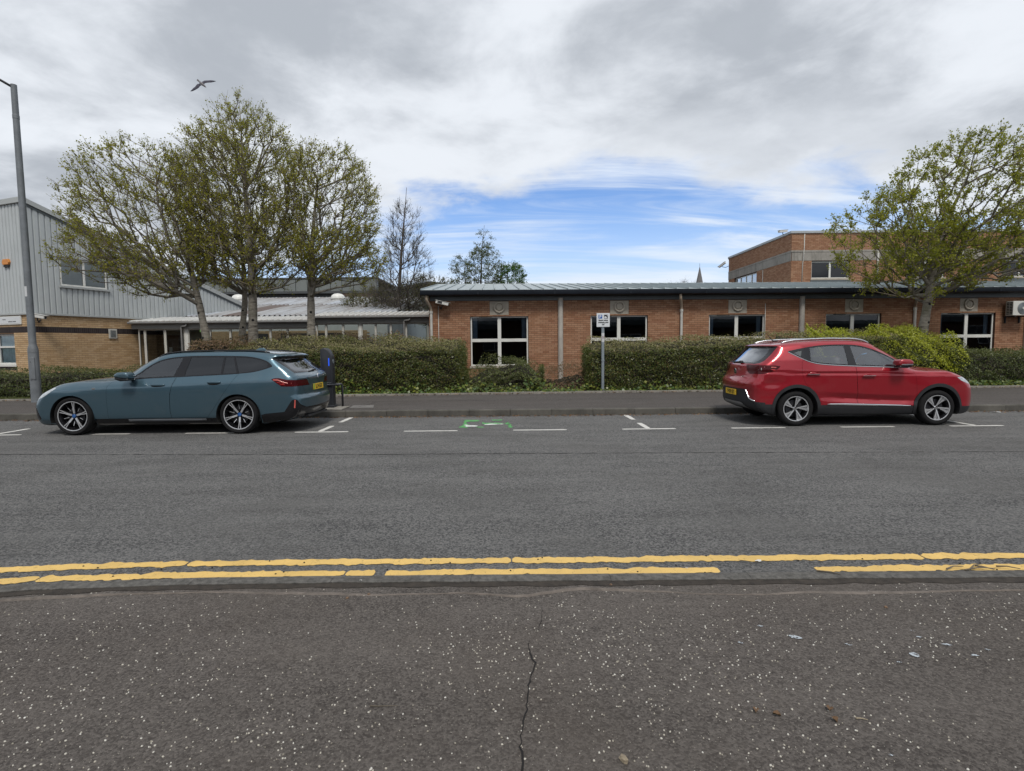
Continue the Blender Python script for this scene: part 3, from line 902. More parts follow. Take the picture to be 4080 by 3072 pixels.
# standing-seam roof, panel by panel
ang = math.atan2(0.95, 6.65)
nP = int((LA + 0.26) / 0.462)
mbp = MB().box(0.004, 0.458, 0.0, 6.75, -0.02, 0.0)
mbp.box(0.0, 0.03, 0.0, 6.75, -0.02, 0.045)
rp = mbp.build('roof_panel', M['roof_metal'], A, bevel=0.0)
for i in range(nP):
    o = rp if i == 0 else rp.copy()
    if i: COL.objects.link(o)
    o.location = (-0.26 + 0.462 * i, -0.47, 3.675 + ZB); o.rotation_euler = (ang, 0, 0)
MB().add([(-0.27, -0.47, 3.66 + ZB), (-0.27, 6.1, 4.60 + ZB), (-0.27, 6.1, 4.48 + ZB), (-0.27, -0.47, 3.52 + ZB), (-0.22, -0.47, 3.66 + ZB), (-0.22, 6.1, 4.60 + ZB), (-0.22, 6.1, 4.48 + ZB), (-0.22, -0.47, 3.52 + ZB)],
         [(0, 1, 2, 3), (4, 7, 6, 5), (0, 4, 5, 1), (3, 2, 6, 7)]).build('verge', M['gutter'], A)
MB().prism([(6.0, 4.60 + ZB), (6.2, 4.665 + ZB), (6.4, 4.60 + ZB), (6.2, 4.58 + ZB)], -0.27, LA, 'yz').build('ridge_cap', M['roof_metal'], A)
MB().add([(-0.25, 6.2, 4.6 + ZB), (LA, 6.2, 4.6 + ZB), (LA, 12.8, 3.66 + ZB), (-0.25, 12.8, 3.66 + ZB)], [(0, 1, 2, 3)]).build('rear_roof', M['roof_metal'], A)
MB().add([(0, 8.9, -.1), (0, 12.7, -.1), (0, 12.7, 3.6 + ZB), (0, 6.2, 4.55 + ZB), (0, 0.0, 3.55 + ZB), (0, 8.9, 3.5 + ZB)], [(0, 1, 2, 5), (2, 3, 4, 5)]).build('gable_wall', M['brick_red'], A, fix=False)

# ---------------------------------------------------------------- two-storey brick building behind
Bd = empty('two_storey_brick_building', (14.87, 29.0, 0.15))
tag(Bd, 'two-storey flat-roofed brick building with stained concrete band behind the low roof', 'building')
Z2 = -0.15; LB = 26.0
fw = [(1.08 + 5.05 * i, 3.12 + 5.05 * i) for i in range(5)]
opB = [(a, b, 4.98 + Z2, 5.90 + Z2) for a, b in fw]
band = (0.0, LB, 5.92 + Z2, 6.47 + Z2)
wall_sheet('wall', Bd, LB, 0.0, 7.35 + Z2, opB, M['mortar_red'])
brick_face(Bd, LB, 4.35 + Z2, 7.35 + Z2, opB + [band], M['brick_red'], 150, (1.6, 6.9), )
for a, b in fw:
    w = window(Bd, a + 0.01, b - 0.01, 4.99 + Z2, 5.885 + Z2, [(a + b) / 2], [], fw=0.05, mw=0.10, pane=M['pane_blue'], sill=M['sill'])
    box_obj('lead_apron', M['fascia'], w, a - 0.05, b + 0.05, -0.03, 0.0, 4.75 + Z2, 4.89 + Z2)
MB().box(0.30, LB, 0.15, 9.0, 4.0, 7.2 + Z2, skip=('front',)).build('room', M['interior'], Bd)
for k in range(9):
    a = 0.62 + 2.9 * (k - 1) if k else 0.02
    b = 0.62 + 2.9 * k if k else 0.60
    box_obj('concrete_panel', M['conc'], Bd, a + 0.004, b - 0.004, -0.022 if k else -0.014, 0.01, 5.925 + Z2, 6.36 + Z2, bevel=0.006)
box_obj('string_course', M['conc'], Bd, -0.03, LB, -0.034, 0.01, 6.366 + Z2, 6.47 + Z2, bevel=0.008)
box_obj('parapet_capping', M['cap'], Bd, -0.08, LB, -0.07, 0.35, 7.352 + Z2, 7.48 + Z2, bevel=0.01)
MB().tube([(0.66, -0.02, 7.4 + Z2), (0.66, -0.02, 6.55 + Z2), (0.63, -0.045, 6.4 + Z2), (0.62, -0.045, 5.95 + Z2), (0.60, -0.02, 5.85 + Z2), (0.58, -0.02, 4.7)], 0.022, 8).build('conduit', M['downpipe'], Bd, smooth=True)
for u in (4.55, 9.0):
    MB().tube([(u, -0.07, 6.9 + Z2), (u, -0.07, 4.4)], 0.05, 12).build('downpipe', M['downpipe'], Bd, smooth=True)
# receding side wall (local frame turned so that its outside is -y)
Bs = empty('side_wing', (0, 0, 0), -math.pi / 2, Bd)
def side_to_main(o): pass
Ls = 8.3
def side_frame():
    e = Bs; e.location = (0, 9.2, 0)
    return e
side_frame()
S0 = 0.9
opS = [(0.9 + 1.0, 0.9 + 4.25, 5.0 + Z2, 5.90 + Z2)]
wall_sheet('wall', Bs, 8.3, 0.0, 7.35 + Z2, opS, M['mortar_red'], u0=S0)
brick_face(Bs, 8.3, 4.35 + Z2, 7.35 + Z2, opS + [(0, 9.5, 5.92 + Z2, 6.47 + Z2)], M['brick_red'], 150, (8.0, 6.9), u0=S0)
w = window(Bs, opS[0][0] + .01, opS[0][1] - .01, 5.01 + Z2, 5.885 + Z2, [opS[0][0] + 0.80 * k for k in (1, 2, 3)], [], fw=0.05, mw=0.07, pane=M['pane_sky'], sill=M['sill'])
for k in range(4):
    a, b = ((S0, 2.3), (2.31, 5.0), (5.01, 7.7), (7.71, 9.195))[k]
    box_obj('concrete_panel', M['conc'], Bs, a + 0.004, b - 0.004, -0.022, 0.01, 5.925 + Z2, 6.36 + Z2, bevel=0.006)
box_obj('string_course', M['conc'], Bs, S0, 9.23, -0.034, 0.01, 6.366 + Z2, 6.47 + Z2, bevel=0.008)
box_obj('parapet_capping', M['cap'], Bs, S0, 9.13, -0.07, 0.35, 7.352 + Z2, 7.478 + Z2, bevel=0.01)
MB().tube([(6.0, -0.02, 5.9 + Z2), (6.0, -0.02, 4.5)], 0.022, 8).build('conduit', M['downpipe'], Bs, smooth=True)
# splayed far corner
MB().add([(0, 8.3, 0), (0.55, 9.3, 0), (0.55, 9.3, 7.35 + Z2), (0, 8.3, 7.35 + Z2)], [(0, 1, 2, 3)]).build('splay_wall', M['brick_red'], Bd, fix=False)
MB().add([(-0.03, 8.28, 5.92 + Z2), (0.53, 9.32, 5.92 + Z2), (0.53, 9.32, 6.47 + Z2), (-0.03, 8.28, 6.47 + Z2)], [(0, 1, 2, 3)]).build('splay_band', M['conc'], Bd, fix=False)
MB().add([(-0.07, 8.3, 7.352 + Z2), (0.50, 9.36, 7.352 + Z2), (0.50, 9.36, 7.478 + Z2), (-0.07, 8.3, 7.478 + Z2), (0.3, 8.3, 7.478 + Z2), (0.8, 9.2, 7.478 + Z2)], [(0, 1, 2, 3), (3, 2, 5, 4)]).build('splay_capping', M['cap'], Bd, fix=False)
MB().add([(0, 0, 7.3 + Z2), (LB, 0, 7.3 + Z2), (LB, 9.3, 7.3 + Z2), (0.5, 9.3, 7.3 + Z2), (0, 8.3, 7.3 + Z2)], [(0, 1, 2, 3, 4)]).build('flat_roof', M['soffit'], Bd)

# ---------------------------------------------------------------- grey clad hall over a buff brick base (left)
th = math.atan2(-0.34, 0.94)
Cd = empty('clad_hall', (-18.0, 20.35, 0.15), th)
tag(Cd, 'grey metal-clad hall with sloping roof edge over a buff brick base', 'building')
Z3 = -0.15
LF = 9.0                                             # front wall, runs to the left of the corner (x from -LF to 0)
opF = [(-3.4, -1.06, 1.02 + Z3, 2.20 + Z3)]
wall_sheet('wall', Cd, LF, -0.1, 3.0 + Z3, opF, M['mortar_buff'], u0=-LF)
cutF = [(-LF, 0, 2.235 + Z3, 2.46 + Z3), (-3.4, -1.02, 0.80 + Z3, 1.02 + Z3)]
brick_face(Cd, LF, 0.06, 2.96 + Z3, opF + cutF, M['brick_buff'], 120, (-0.7, 1.7), u0=-LF, soldier=(2.242 + Z3, 2.45 + Z3, -LF, 0, [], M['brick_dark']))
mb = MB()
for k in range(32): mb.box(-3.4 + 0.075 * k + .005, -3.4 + 0.075 * k + .07, -0.008, 0.02, 0.80 + Z3, 0.99 + Z3, skip=('back',))
mb.build('sill_course', M['brick_dark'], Cd, fix=False)
box_obj('dark_band_backing', M['mortar_dark'], Cd, -LF, 0.0, -0.004, 0.01, 2.236 + Z3, 2.459 + Z3)
w = window(Cd, -3.39, -1.07, 1.03 + Z3, 2.19 + Z3, [-2.2], [1.70 + Z3], fw=0.06, mw=0.08, sill=M['upvc'], pane=M['pane_bright'])
M['blind'] = plain('curtain_blue', (0.50, 0.72, 0.78), 0.9, var=0.2, vs=6)
V = []; n = 60
for k in range(n):
    x = -3.3 + 2.2 * k / (n - 1); y = 0.155 + 0.02 * math.sin(k * 1.5)
    V += [(x, y, 1.06 + Z3), (x, y, 2.15 + Z3)]
MB().add(V, [(2 * k, 2 * k + 2, 2 * k + 3, 2 * k + 1) for k in range(n - 1)]).build('curtain', M['blind'], w, fix=False, smooth=True)
MB().box(-LF, -0.15, 0.13, 0.6, -0.1, 2.9 + Z3, skip=('front',)).build('room', M['interior'], Cd)
# name board on the front wall
nb = box_obj('name_board', M['upvc'], Cd, -3.4, -0.50, -0.05, -0.009, 2.545 + Z3, 2.87 + Z3, bevel=0.006)
M['board'] = plain('board_white', (0.62, 0.64, 0.66), 0.4, var=0.03)
M['ink'] = plain('print_grey', (0.06, 0.06, 0.07), 0.6)
box_obj('board_face', M['board'], nb, -3.36, -0.54, -0.056, -0.051, 2.585 + Z3, 2.835 + Z3)
link('lettering', text_mesh('softnet centre', 0.082, bold=0.001), M['ink'], nb, (-1.02, -0.058, 2.66 + Z3), (math.pi / 2, 0, 0))
link('lettering', text_mesh('resource', 0.06, bold=0.001), M['ink'], nb, (-1.50, -0.058, 2.745 + Z3), (math.pi / 2, 0, 0))
# alarm box
M['alarm'] = plain('alarm_orange', (0.62, 0.24, 0.05), 0.5, var=0.1)
MB().prism([(-0.16, 0.0), (0.16, 0.0), (0.21, 0.09), (0.15, 0.21), (-0.15, 0.21), (-0.21, 0.09)], -0.14, -0.045, 'xz').build('alarm_box', M['alarm'], Cd, bevel=0.012, loc=(-1.02, 0, 4.78 + Z3))
MB().box(-1.17, -0.87, -0.12, -0.045, 4.70 + Z3, 4.775 + Z3).build('alarm_lamp', M['soffit'], Cd)

def rib_profile(L, pitch=0.2, y0=-0.03, y1=-0.066):
    """box-profile sheet: list of (x, y)"""
    pts = []
    x = 0.0
    while x < L - 1e-6:
        for a, y in ((0.0, y1), (pitch * 0.66, y1), (pitch * 0.74, y0), (pitch * 0.92, y0), (pitch, y1)):
            if x + a <= L + 1e-6: pts.append((x + a, y))
        x += pitch
    out = []
    for p in pts:
        if not out or abs(p[0] - out[-1][0]) > 1e-6: out.append(p)
    return out
def clad_panel(parent, x0, L, zb, ztop, cuts=()):
    """one sheet of cladding from zb up to ztop(x); cuts = (x0,x1,z0,z1) holes"""
    prof = rib_profile(L)
    V = []; F = []
    zl = sorted({zb, 99.0, *[c[2] for c in cuts], *[c[3] for c in cuts]})
    mb = MB()
    for (xa, ya), (xb, yb) in zip(prof[:-1], prof[1:]):
        m = x0 + (xa + xb) / 2
        for za, zc in zip(zl[:-1], zl[1:]):
            if any(c[0] < m < c[1] and c[2] <= za < c[3] for c in cuts): continue
            t0 = min(zc, ztop(x0 + xa)); t1 = min(zc, ztop(x0 + xb))
            if min(t0, t1) <= za: continue
            mb.add([(x0 + xa, ya, za), (x0 + xb, yb, za), (x0 + xb, yb, t1), (x0 + xa, ya, t0)], [(0, 1, 2, 3)])
    if mb.f:
        o = mb.build('cladding_panel', M['clad'], parent, fix=False)
        bm = bmesh.new(); bm.from_mesh(o.data); bmesh.ops.remove_doubles(bm, verts=bm.verts, dist=1e-5); bm.to_mesh(o.data); bm.free()
        split_loose(o)
ZC0, ZT = 2.97 + Z3, 6.98 + Z3
for k in range(9):
    clad_panel(Cd, -0.10 - 1.0 * (k + 1), 1.0, ZC0, lambda x: ZT)
box_obj('drip_trim', M['clad_trim'], Cd, -LF, 0.02, -0.075, 0.0, 2.90 + Z3, 2.968 + Z3, bevel=0.004)
box_obj('corner_trim', M['clad_trim'], Cd, -0.10, 0.075, -0.075, -0.005, ZC0, 7.0 + Z3, bevel=0.01)
box_obj('eaves_trim', M['clad_trim'], Cd, -LF, 0.08, -0.13, 0.1, 6.985 + Z3, 7.19 + Z3, bevel=0.012)
# side wall: recedes to the right
Cs = empty('side_wall', (0, 0, 0), math.pi / 2, Cd)      # local x along the wall, outside is -y
SL = 13.0
def roof_z(u): return 6.92 + Z3 - 0.319 * u
win_s = (1.05, 2.80, 4.08 + Z3, 5.18 + Z3)
wall_sheet('wall', Cs, SL, -0.1, 3.0 + Z3, [], M['mortar_buff'])
brick_face(Cs, SL, 0.06, 2.96 + Z3, [(0, SL, 2.235 + Z3, 2.46 + Z3), (2.76, 3.1, 2.03 + Z3, 2.44 + Z3)], M['brick_buff'], 180, (1.4, 1.8), soldier=(2.242 + Z3, 2.45 + Z3, 0, SL, [(2.76, 3.1)], M['brick_dark']))
box_obj('dark_band_backing', M['mortar_dark'], Cs, 0.0, SL, -0.004, 0.01, 2.236 + Z3, 2.459 + Z3)
for k in range(12):
    clad_panel(Cs, 0.08 + 1.0 * k, 1.0, ZC0, roof_z, [win_s])
box_obj('drip_trim', M['clad_trim'], Cs, 0.0, SL, -0.075, 0.0, 2.90 + Z3, 2.968 + Z3, bevel=0.004)
MB().prism([(-0.02, 7.0 + Z3), (-0.02, 7.19 + Z3), (SL, roof_z(SL) + 0.24), (SL, roof_z(SL) + 0.02)], -0.13, 0.12, 'xz').build('verge_trim', M['clad_trim'], Cs, bevel=0.01)
MB().prism([(0.0, 6.90 + Z3), (0.0, 6.99 + Z3), (SL, roof_z(SL) + 0.01), (SL, roof_z(SL) - 0.08)], -0.085, 0.0, 'xz').build('verge_flashing', M['fascia'], Cs)
w = window(Cs, win_s[0], win_s[1], win_s[2], win_s[3], [1.92], [], y=-0.05, fw=0.06, mw=0.08, pane=M['pane_bright'])
box_obj('sill', M['clad_trim'], w, win_s[0] - 0.05, win_s[1] + 0.06, -0.13, -0.045, win_s[2] - 0.08, win_s[2] - 0.002)
box_obj('head_flashing', M['clad_trim'], w, win_s[0] - 0.12, win_s[1] + 0.06, -0.11, -0.045, win_s[3] + 0.002, win_s[3] + 0.05)
box_obj('blind', M['blind_pale'], w, win_s[0] + 0.05, win_s[1] - 0.05, 0.015, 0.02, win_s[2] + 0.05, win_s[3] - 0.05)
v = box_obj('wall_vent', M['corr_frame'], Cs, 2.765, 3.095, -0.05, 0.0, 2.035 + Z3, 2.435 + Z3, bevel=0.008)
mb = MB()
for k in range(9): mb.box(2.82, 3.04, -0.056, -0.049, 2.085 + Z3 + 0.034 * k, 2.103 + Z3 + 0.034 * k)
mb.build('louvre', M['fascia'], v)
MB().box(0.2, SL, 0.2, 8.0, -0.1, 2.9 + Z3, skip=('front',)).build('room', M['interior'], Cs)
# roof sheet of the hall
MB().add([(-0.1, -0.1, 7.0 + Z3), (SL, -0.1, roof_z(SL) + 0.1), (SL, 9.0, roof_z(SL) + 0.1), (-0.1, 9.0, 7.0 + Z3)], [(0, 1, 2, 3)]).build('roof', M['clad'], Cs, fix=False)
MB().add([(0.0, 0.06, ZC0), (SL, 0.06, ZC0), (SL, 0.06, roof_z(SL)), (0.0, 0.06, 6.9 + Z3)], [(0, 1, 2, 3)]).build('lining', M['clad'], Cs, fix=False)
MB().add([(-LF, 0.06, ZC0), (-0.06, 0.06, ZC0), (-0.06, 0.06, 6.95 + Z3), (-LF, 0.06, 6.95 + Z3)], [(0, 1, 2, 3)]).build('lining', M['clad'], Cd, fix=False)

# ---------------------------------------------------------------- glazed link corridor
K = empty('glazed_corridor', (-16.75, 23.85, 0.15))
tag(K, 'low glazed corridor with ribbed white roof linking the clad hall and brick building', 'building')
Z4 = -0.15; kx = 1.0145
def U(X): return X * kx + 16.75                      # measured at 23.5 m, wall stands at 23.85 m
def zk(z): return 1.53 + (z - 1.53) * kx + Z4
def corridor(u0, u1, zg, bars, name):
    """fascia beam, gutter, ribbed roof and glazing of one length"""
    zf = zg - 0.29
    box_obj('fascia_beam', M['corr_fascia'], K, u0, u1, -0.10, 0.02, zf, zg - 0.065, bevel=0.005)
    MB().prism([(-0.28, zg + 0.02), (-0.285, zg - 0.04), (-0.25, zg - 0.075), (-0.18, zg - 0.08), (-0.13, zg - 0.05), (-0.12, zg + 0.02)], u0 - 0.05, u1 + 0.05, 'yz').build('gutter', M['corr_gutter'], K, smooth=30)
    n = int((u1 - u0) / 0.25)
    mb = MB().box(0.0, 0.25, 0.0, 1.75, 0.0, 0.004)
    r0 = mb.build('roof_sheet', M['corr_valley'], K)
    rib0 = MB().prism([(0.0, 0.0045), (0.018, 0.044), (0.055, 0.044), (0.073, 0.0045)], -0.01, 1.75, 'xz').build('roof_rib', M['corr_roof'], r0)
    for i in range(n):
        o = r0 if i == 0 else r0.copy()
        if i:
            COL.objects.link(o); q = rib0.copy(); COL.objects.link(q); q.parent = o
        o.location = (u0 + 0.25 * i, -0.22, zg + 0.03); o.rotation_euler = (math.atan2(0.26, 1.75), 0, 0)
    MB().box(u0, u0 + n * 0.25, 1.40, 1.55, zg + 0.275, zg + 0.31).build('ridge_flashing', M['cap'], K)
    w = None
    for i, (a, b) in enumerate(zip(bars[:-1], bars[1:])):
        mb = MB()
        mb.box(a, a + 0.05, 0.0, 0.07, 0.55, zf); mb.box(b - 0.05, b, 0.0, 0.07, 0.55, zf)
        mb.box(a + 0.05, b - 0.05, 0.0, 0.07, 0.55, 0.61); mb.box(a + 0.05, b - 0.05, 0.0, 0.07, zf - 0.05, zf)
        w = mb.build('window', M['corr_frame'], K, bevel=0.003)
        MB().add([(a + 0.05, 0.035, 0.61), (b - 0.05, 0.035, 0.61), (b - 0.05, 0.035, zf - 0.05), (a + 0.05, 0.035, zf - 0.05)], [(0, 1, 2, 3)]).build('pane', M['pane_clear'], w, fix=False)
zL, zR = zk(2.72), zk(2.885)
barsL = [U(x) for x in (-16.18, -15.90, -15.03, -14.18)] 
corridor(U(-16.40), U(-8.62), zL, barsL, 'a')
barsL2 = [U(x) for x in (-14.02, -13.08, -12.20, -11.3, -10.46, -9.72, -8.65)]
def more(bars, zf):
    for a, b in zip(bars[:-1], bars[1:]):
        mb = MB()
        mb.box(a, a + 0.045, 0.0, 0.07, 0.55, zf); mb.box(b - 0.045, b, 0.0, 0.07, 0.55, zf)
        mb.box(a + 0.045, b - 0.045, 0.0, 0.07, zf - 0.05, zf)
        w = mb.build('window', M['corr_frame'], K, bevel=0.003)
        MB().add([(a + 0.045, 0.035, 0.55), (b - 0.045, 0.035, 0.55), (b - 0.045, 0.035, zf - 0.05), (a + 0.045, 0.035, zf - 0.05)], [(0, 1, 2, 3)]).build('pane', M['pane_clear'], w, fix=False)
more(barsL2, zL - 0.29)
box_obj('post', M['upvc'], K, U(-14.18) + 0.002, U(-14.02) - 0.002, -0.02, 0.08, 0.0, zL - 0.29, bevel=0.004)
corridor(U(-8.50), U(-3.55), zR, [U(x) for x in (-8.45, -8.04, -7.30, -6.60)], 'b')
more([U(x) for x in (-6.50, -5.89, -5.23, -4.57, -3.6)], zR - 0.29)
box_obj('post', M['upvc'], K, U(-6.60) + 0.002, U(-6.50) - 0.002, -0.02, 0.08, 0.0, zR - 0.29, bevel=0.004)
box_obj('end_board', M['soffit'], K, U(-8.62), U(-8.505), -0.26, 0.3, zL - 0.2, zR + 0.02)
box_obj('plinth', M['brick_buff'], K, U(-16.3), U(-3.55), 0.0, 0.10, -0.1, 0.548)
for u, zg in ((U(-14.22), zL), (U(-4.62), zR)):
    MB().tube([(u + 0.26, -0.2, zg - 0.05), (u + 0.26, -0.2, zg - 0.14), (u + 0.22, -0.2, zg - 0.18), (u + 0.04, -0.17, zg - 0.19), (u, -0.15, zg - 0.24), (u, -0.14, 0.0)], 0.036, 10).build('downpipe', M['corr_gutter'], K, smooth=40)
# what shows through the glass: back wall with a strip of far windows, floor, inner door
M['inner_brick'] = brick_mat('inner_buff_brick', [(0.34, 0.25, 0.15), (0.42, 0.31, 0.19), (0.46, 0.35, 0.22)])
mb = MB()
for r in range(30):
    x = U(-16.3) + (0.11 if r % 2 else 0)
    while x < U(-6.9):
        mb.box(x, x + 0.215, 2.38, 2.45, 0.0 + r * 0.075, 0.065 + r * 0.075, skip=('back', 'left', 'right')); x += 0.225
o = mb.build('inner_wall', M['inner_brick'], K, fix=False); o['kind'] = 'stuff'
for x0, x1 in ((-13.0, -11.6), (-11.0, -9.7), (-9.2, -7.9)):
    box_obj('inner_window', M['soffit'], K, U(x0), U(x1), 2.33, 2.36, 1.75, 2.12)
M['door_wood'] = plain('inner_door_brown', (0.17, 0.105, 0.06), 0.6, var=0.15)
d = box_obj('inner_door', M['door_wood'], K, U(-15.75), U(-15.2), 1.28, 1.33, 0.0, 2.05)
box_obj('notice', M['board'], d, U(-15.68), U(-15.53), 1.268, 1.279, 1.25, 1.5)
box_obj('inner_partition', M['corr_frame'], K, U(-15.95), U(-14.2), 1.335, 1.40, 0.0, 2.45)
box_obj('floor_slab', M['soffit'], K, U(-16.4), U(-3.55), 0.1, 2.6, -0.1, -0.02)
box_obj('exit_sign', emit_mat('exit_sign_green', (0.25, 0.42, 0.16), 0.5), K, U(-13.85), U(-13.60), 0.6, 0.62, 2.17, 2.32)

# ---------------------------------------------------------------- shed with a long corrugated roof, behind the corridor
def sheet_mat():
    t = NT('weathered_sheet_roof')
    p = t.pos(obj=True)
    oi = t.n('ShaderNodeObjectInfo').outputs['Random']
    streak = t.noise(t.pos(2.4, 0.05, 0.2, obj=True), 3.0, 6, 0.65)
    base = t.ramp(oi, [(0.0, (0.46, 0.50, 0.56)), (0.5, (0.42, 0.43, 0.44)), (0.84, (0.40, 0.41, 0.42)), (0.88, (0.14, 0.105, 0.09)), (0.93, (0.15, 0.11, 0.095)), (1.0, (0.38, 0.44, 0.54))])
    c = t.mix(t.rng(streak, 0.46, 0.56, 0, 0.85), base, (0.16, 0.13, 0.11))
    t.bsdf(Base_Color=c, Roughness=0.6, Normal=t.bump(t.noise(p, 30, 4, 0.6), 0.2, 0.01))
    return t.m
M['sheet_roof'] = sheet_mat()
S = empty('corrugated_shed', (-26.0, 26.2, 0.15))
tag(S, 'low shed with long weathered corrugated roof behind the glazed corridor', 'building')
nS = 20; wS = 1.0
def corr_sheet(W, Ly, n):
    V = []; F = []
    m = n * 4
    for j, y in enumerate((0.0, Ly)):
        for i in range(m + 1):
            V.append((W * i / m, y, (0.0, 0.09, 0.09, 0.0)[i % 4]))
    F = [(i, i + 1, m + 2 + i, m + 1 + i) for i in range(m)]
    return V, F
V, F = corr_sheet(1.0, 6.1, 4)
sh0 = None
slope = math.atan2(1.95, 12.0)
for i in range(nS):
    for j in range(2):
        if sh0 is None:
            sh0 = MB().add(V, F).build('roof_sheet', M['sheet_roof'], S, fix=False); o = sh0
        else:
            o = sh0.copy(); COL.objects.link(o)
        o.location = (1.0 * i, 6.0 * j * math.cos(slope), 2.92 + 6.0 * j * math.sin(slope) + 0.02 * j)
        o.rotation_euler = (slope, 0, 0)
box_obj('wall', M['clad'], S, 0.0, 20.0, 0.05, 11.8, -0.1, 2.85)
for u in (8.0, 14.55):
    c = MB().lathe([(0.34, 0.0), (0.34, 0.22), (0.44, 0.24), (0.45, 0.33), (0.38, 0.47), (0.24, 0.56), (0.001, 0.60)], 'z', 24, (u, 9.8, 4.40)).build('roof_cowl', M['upvc'], S, smooth=40)
    MB().box(u - 0.5, u + 0.5, 9.2, 10.3, 4.36, 4.52).build('upstand', M['upvc'], c)

# ---------------------------------------------------------------- big dark-eaved warehouse and a far gabled hall
M['wh_green'] = plain('warehouse_cladding', (0.16, 0.175, 0.17), 0.5, var=0.12, vs=0.3)
M['wh_dark'] = plain('warehouse_dark', (0.06, 0.065, 0.07), 0.6, var=0.15, vs=0.5)
M['wh_light'] = plain('warehouse_glazing', (0.34, 0.38, 0.40), 0.3, var=0.12, vs=0.6)
Wd = empty('warehouse', (-29.0, 50.0, 0.15))
tag(Wd, 'large dark grey warehouse with glazed strip under a deep dark eaves, behind the trees', 'building')
box_obj('wall', M['wh_green'], Wd, 0, 16.6, 0, 14, -0.1, 5.2)
box_obj('eaves', M['wh_dark'], Wd, -0.4, 16.9, -0.7, 14.4, 6.35, 6.55)
for i in range(16):
    box_obj('cladding_panel', M['wh_green'], Wd, 0.02 + 1.05 * i, 1.03 + 1.05 * i, -0.5, 0.3, 6.56, 7.65, bevel=0.02)
for i in range(11):
    box_obj('window', M['wh_light'], Wd, 0.1 + 1.5 * i, 1.45 + 1.5 * i, -0.02, 0.1, 5.25, 6.0, bevel=0.01)
box_obj('beam', M['wh_dark'], Wd, 0, 16.6, -0.12, 0.1, 6.03, 6.34)
box_obj('roof', M['wh_dark'], Wd, -0.4, 16.9, -0.55, 14.4, 7.66, 7.80)
M['rust_brown'] = plain('brown_panel', (0.07, 0.045, 0.035), 0.8, var=0.3)
box_obj('brown_panel', M['rust_brown'], Wd, 13.0, 16.9, -0.75, -0.55, 5.6, 6.3)
Gd = empty('gabled_hall', (-12.3, 52.0, 0.15))
tag(Gd, 'distant grey hall with shallow dark gable roof, partly behind the bare tree', 'building')
MB().prism([(0, -0.1), (8.2, -0.1), (8.2, 6.9), (4.6, 7.35), (0, 6.5)], 0, 16, 'xz').build('wall', M['wh_green'], Gd)
MB().prism([(-0.3, 6.55), (4.6, 7.42), (8.6, 6.95), (8.6, 7.1), (4.6, 7.62), (-0.3, 6.75)], -0.4, 16.2, 'xz').build('roof', M['wh_dark'], Gd)

# ---------------------------------------------------------------- church spire far away
Sp = empty('church_spire', (69.1, 200, 0))
tag(Sp, 'slender grey stone church spire far beyond the brick building', 'spire')
M['spire'] = plain('spire_stone', (0.14, 0.135, 0.14), 0.9, var=0.2, vs=0.5)
MB().lathe([(2.15, 20.0), (0.03, 30.2)], 'z', 8).build('steeple', M['spire'], Sp)
MB().box(-1.6, 1.6, -1.6, 1.6, -0.5, 20.0).build('tower', M['spire'], Sp)
MB().tube([(0, 0, 30.1), (0, 0, 31.2)], 0.06, 6).build('finial', M['spire'], Sp)
for k in range(4):
    a = k * math.pi / 2
    MB().box(-0.3, 0.3, -1.4, -1.0, 21.2, 22.6, Matrix.Rotation(a, 4, 'Z')).build('lucarne', M['spire'], Sp)

# ---------------------------------------------------------------- the low building across the road (mirrored in the windows)
O = empty('opposite_building', (-50.0, -13.0, 0.0))
tag(O, 'low brick building with grey fascia on the viewer side of the road', 'building')
box_obj('wall', M['mortar_red'], O, 0, 130, -9, 0, -0.1, 3.6)
box_obj('fascia', M['fascia'], O, -0.3, 130.3, -9.3, 0.35, 3.6, 4.15)
box_obj('roof', M['roof_metal'], O, -0.2, 130.2, -9.2, 0.25, 4.152, 4.5)
for i in range(26):
    w = box_obj('window', M['upvc'], O, 1.4 + 4.8 * i, 3.6 + 4.8 * i, 0.002, 0.05, 0.9, 2.7)
    for sx in (0, 1):
        for sz in (0, 1):
            box_obj('pane', M['interior'], w, 1.47 + 4.8 * i + sx * 1.06, 2.46 + 4.8 * i + sx * 1.06, 0.052, 0.056, 0.96 + sz * 0.87, 1.77 + sz * 0.87)

# ================================================================ VEGETATION
def bark_mat(name, c0, c1, patch):
    t = NT(name)
    p = t.pos(1, 1, 3.5)
    n1 = t.noise(p, 7, 7, 0.7); n2 = t.noise(t.pos(1, 1, 6), 2.2, 5, 0.65); n3 = t.noise(t.pos(), 2.3, 4, 0.6)
    c = t.mix(t.rng(n1, 0.35, 0.65), c0, c1)
    c = t.mix(t.rng(n2, 0.55, 0.68), c, patch)
    c = t.mix(t.rng(n3, 0.55, 0.75, 0, 0.5), c, (0.10, 0.11, 0.05))
    t.bsdf(Base_Color=c, Roughness=0.9, Specular_IOR_Level=0.2, Normal=t.bump(t.math('ADD', n1, n2), 0.7, 0.02))
    return t.m
M['bark'] = bark_mat('bark_grey', (0.16, 0.145, 0.12), (0.30, 0.275, 0.24), (0.06, 0.05, 0.042))
M['twig'] = plain('twig_bark', (0.15, 0.125, 0.092), 0.9, var=0.3, vs=2)
M['twig_dark'] = plain('twig_bark_dark', (0.075, 0.064, 0.057), 0.9, var=0.3, vs=2)
M['leaf_spring'] = leaf_mat('leaf_spring', [(0.21, 0.215, 0.020), (0.31, 0.31, 0.026), (0.38, 0.365, 0.032), (0.43, 0.40, 0.04), (0.30, 0.23, 0.045)], 0.5, 0.5)
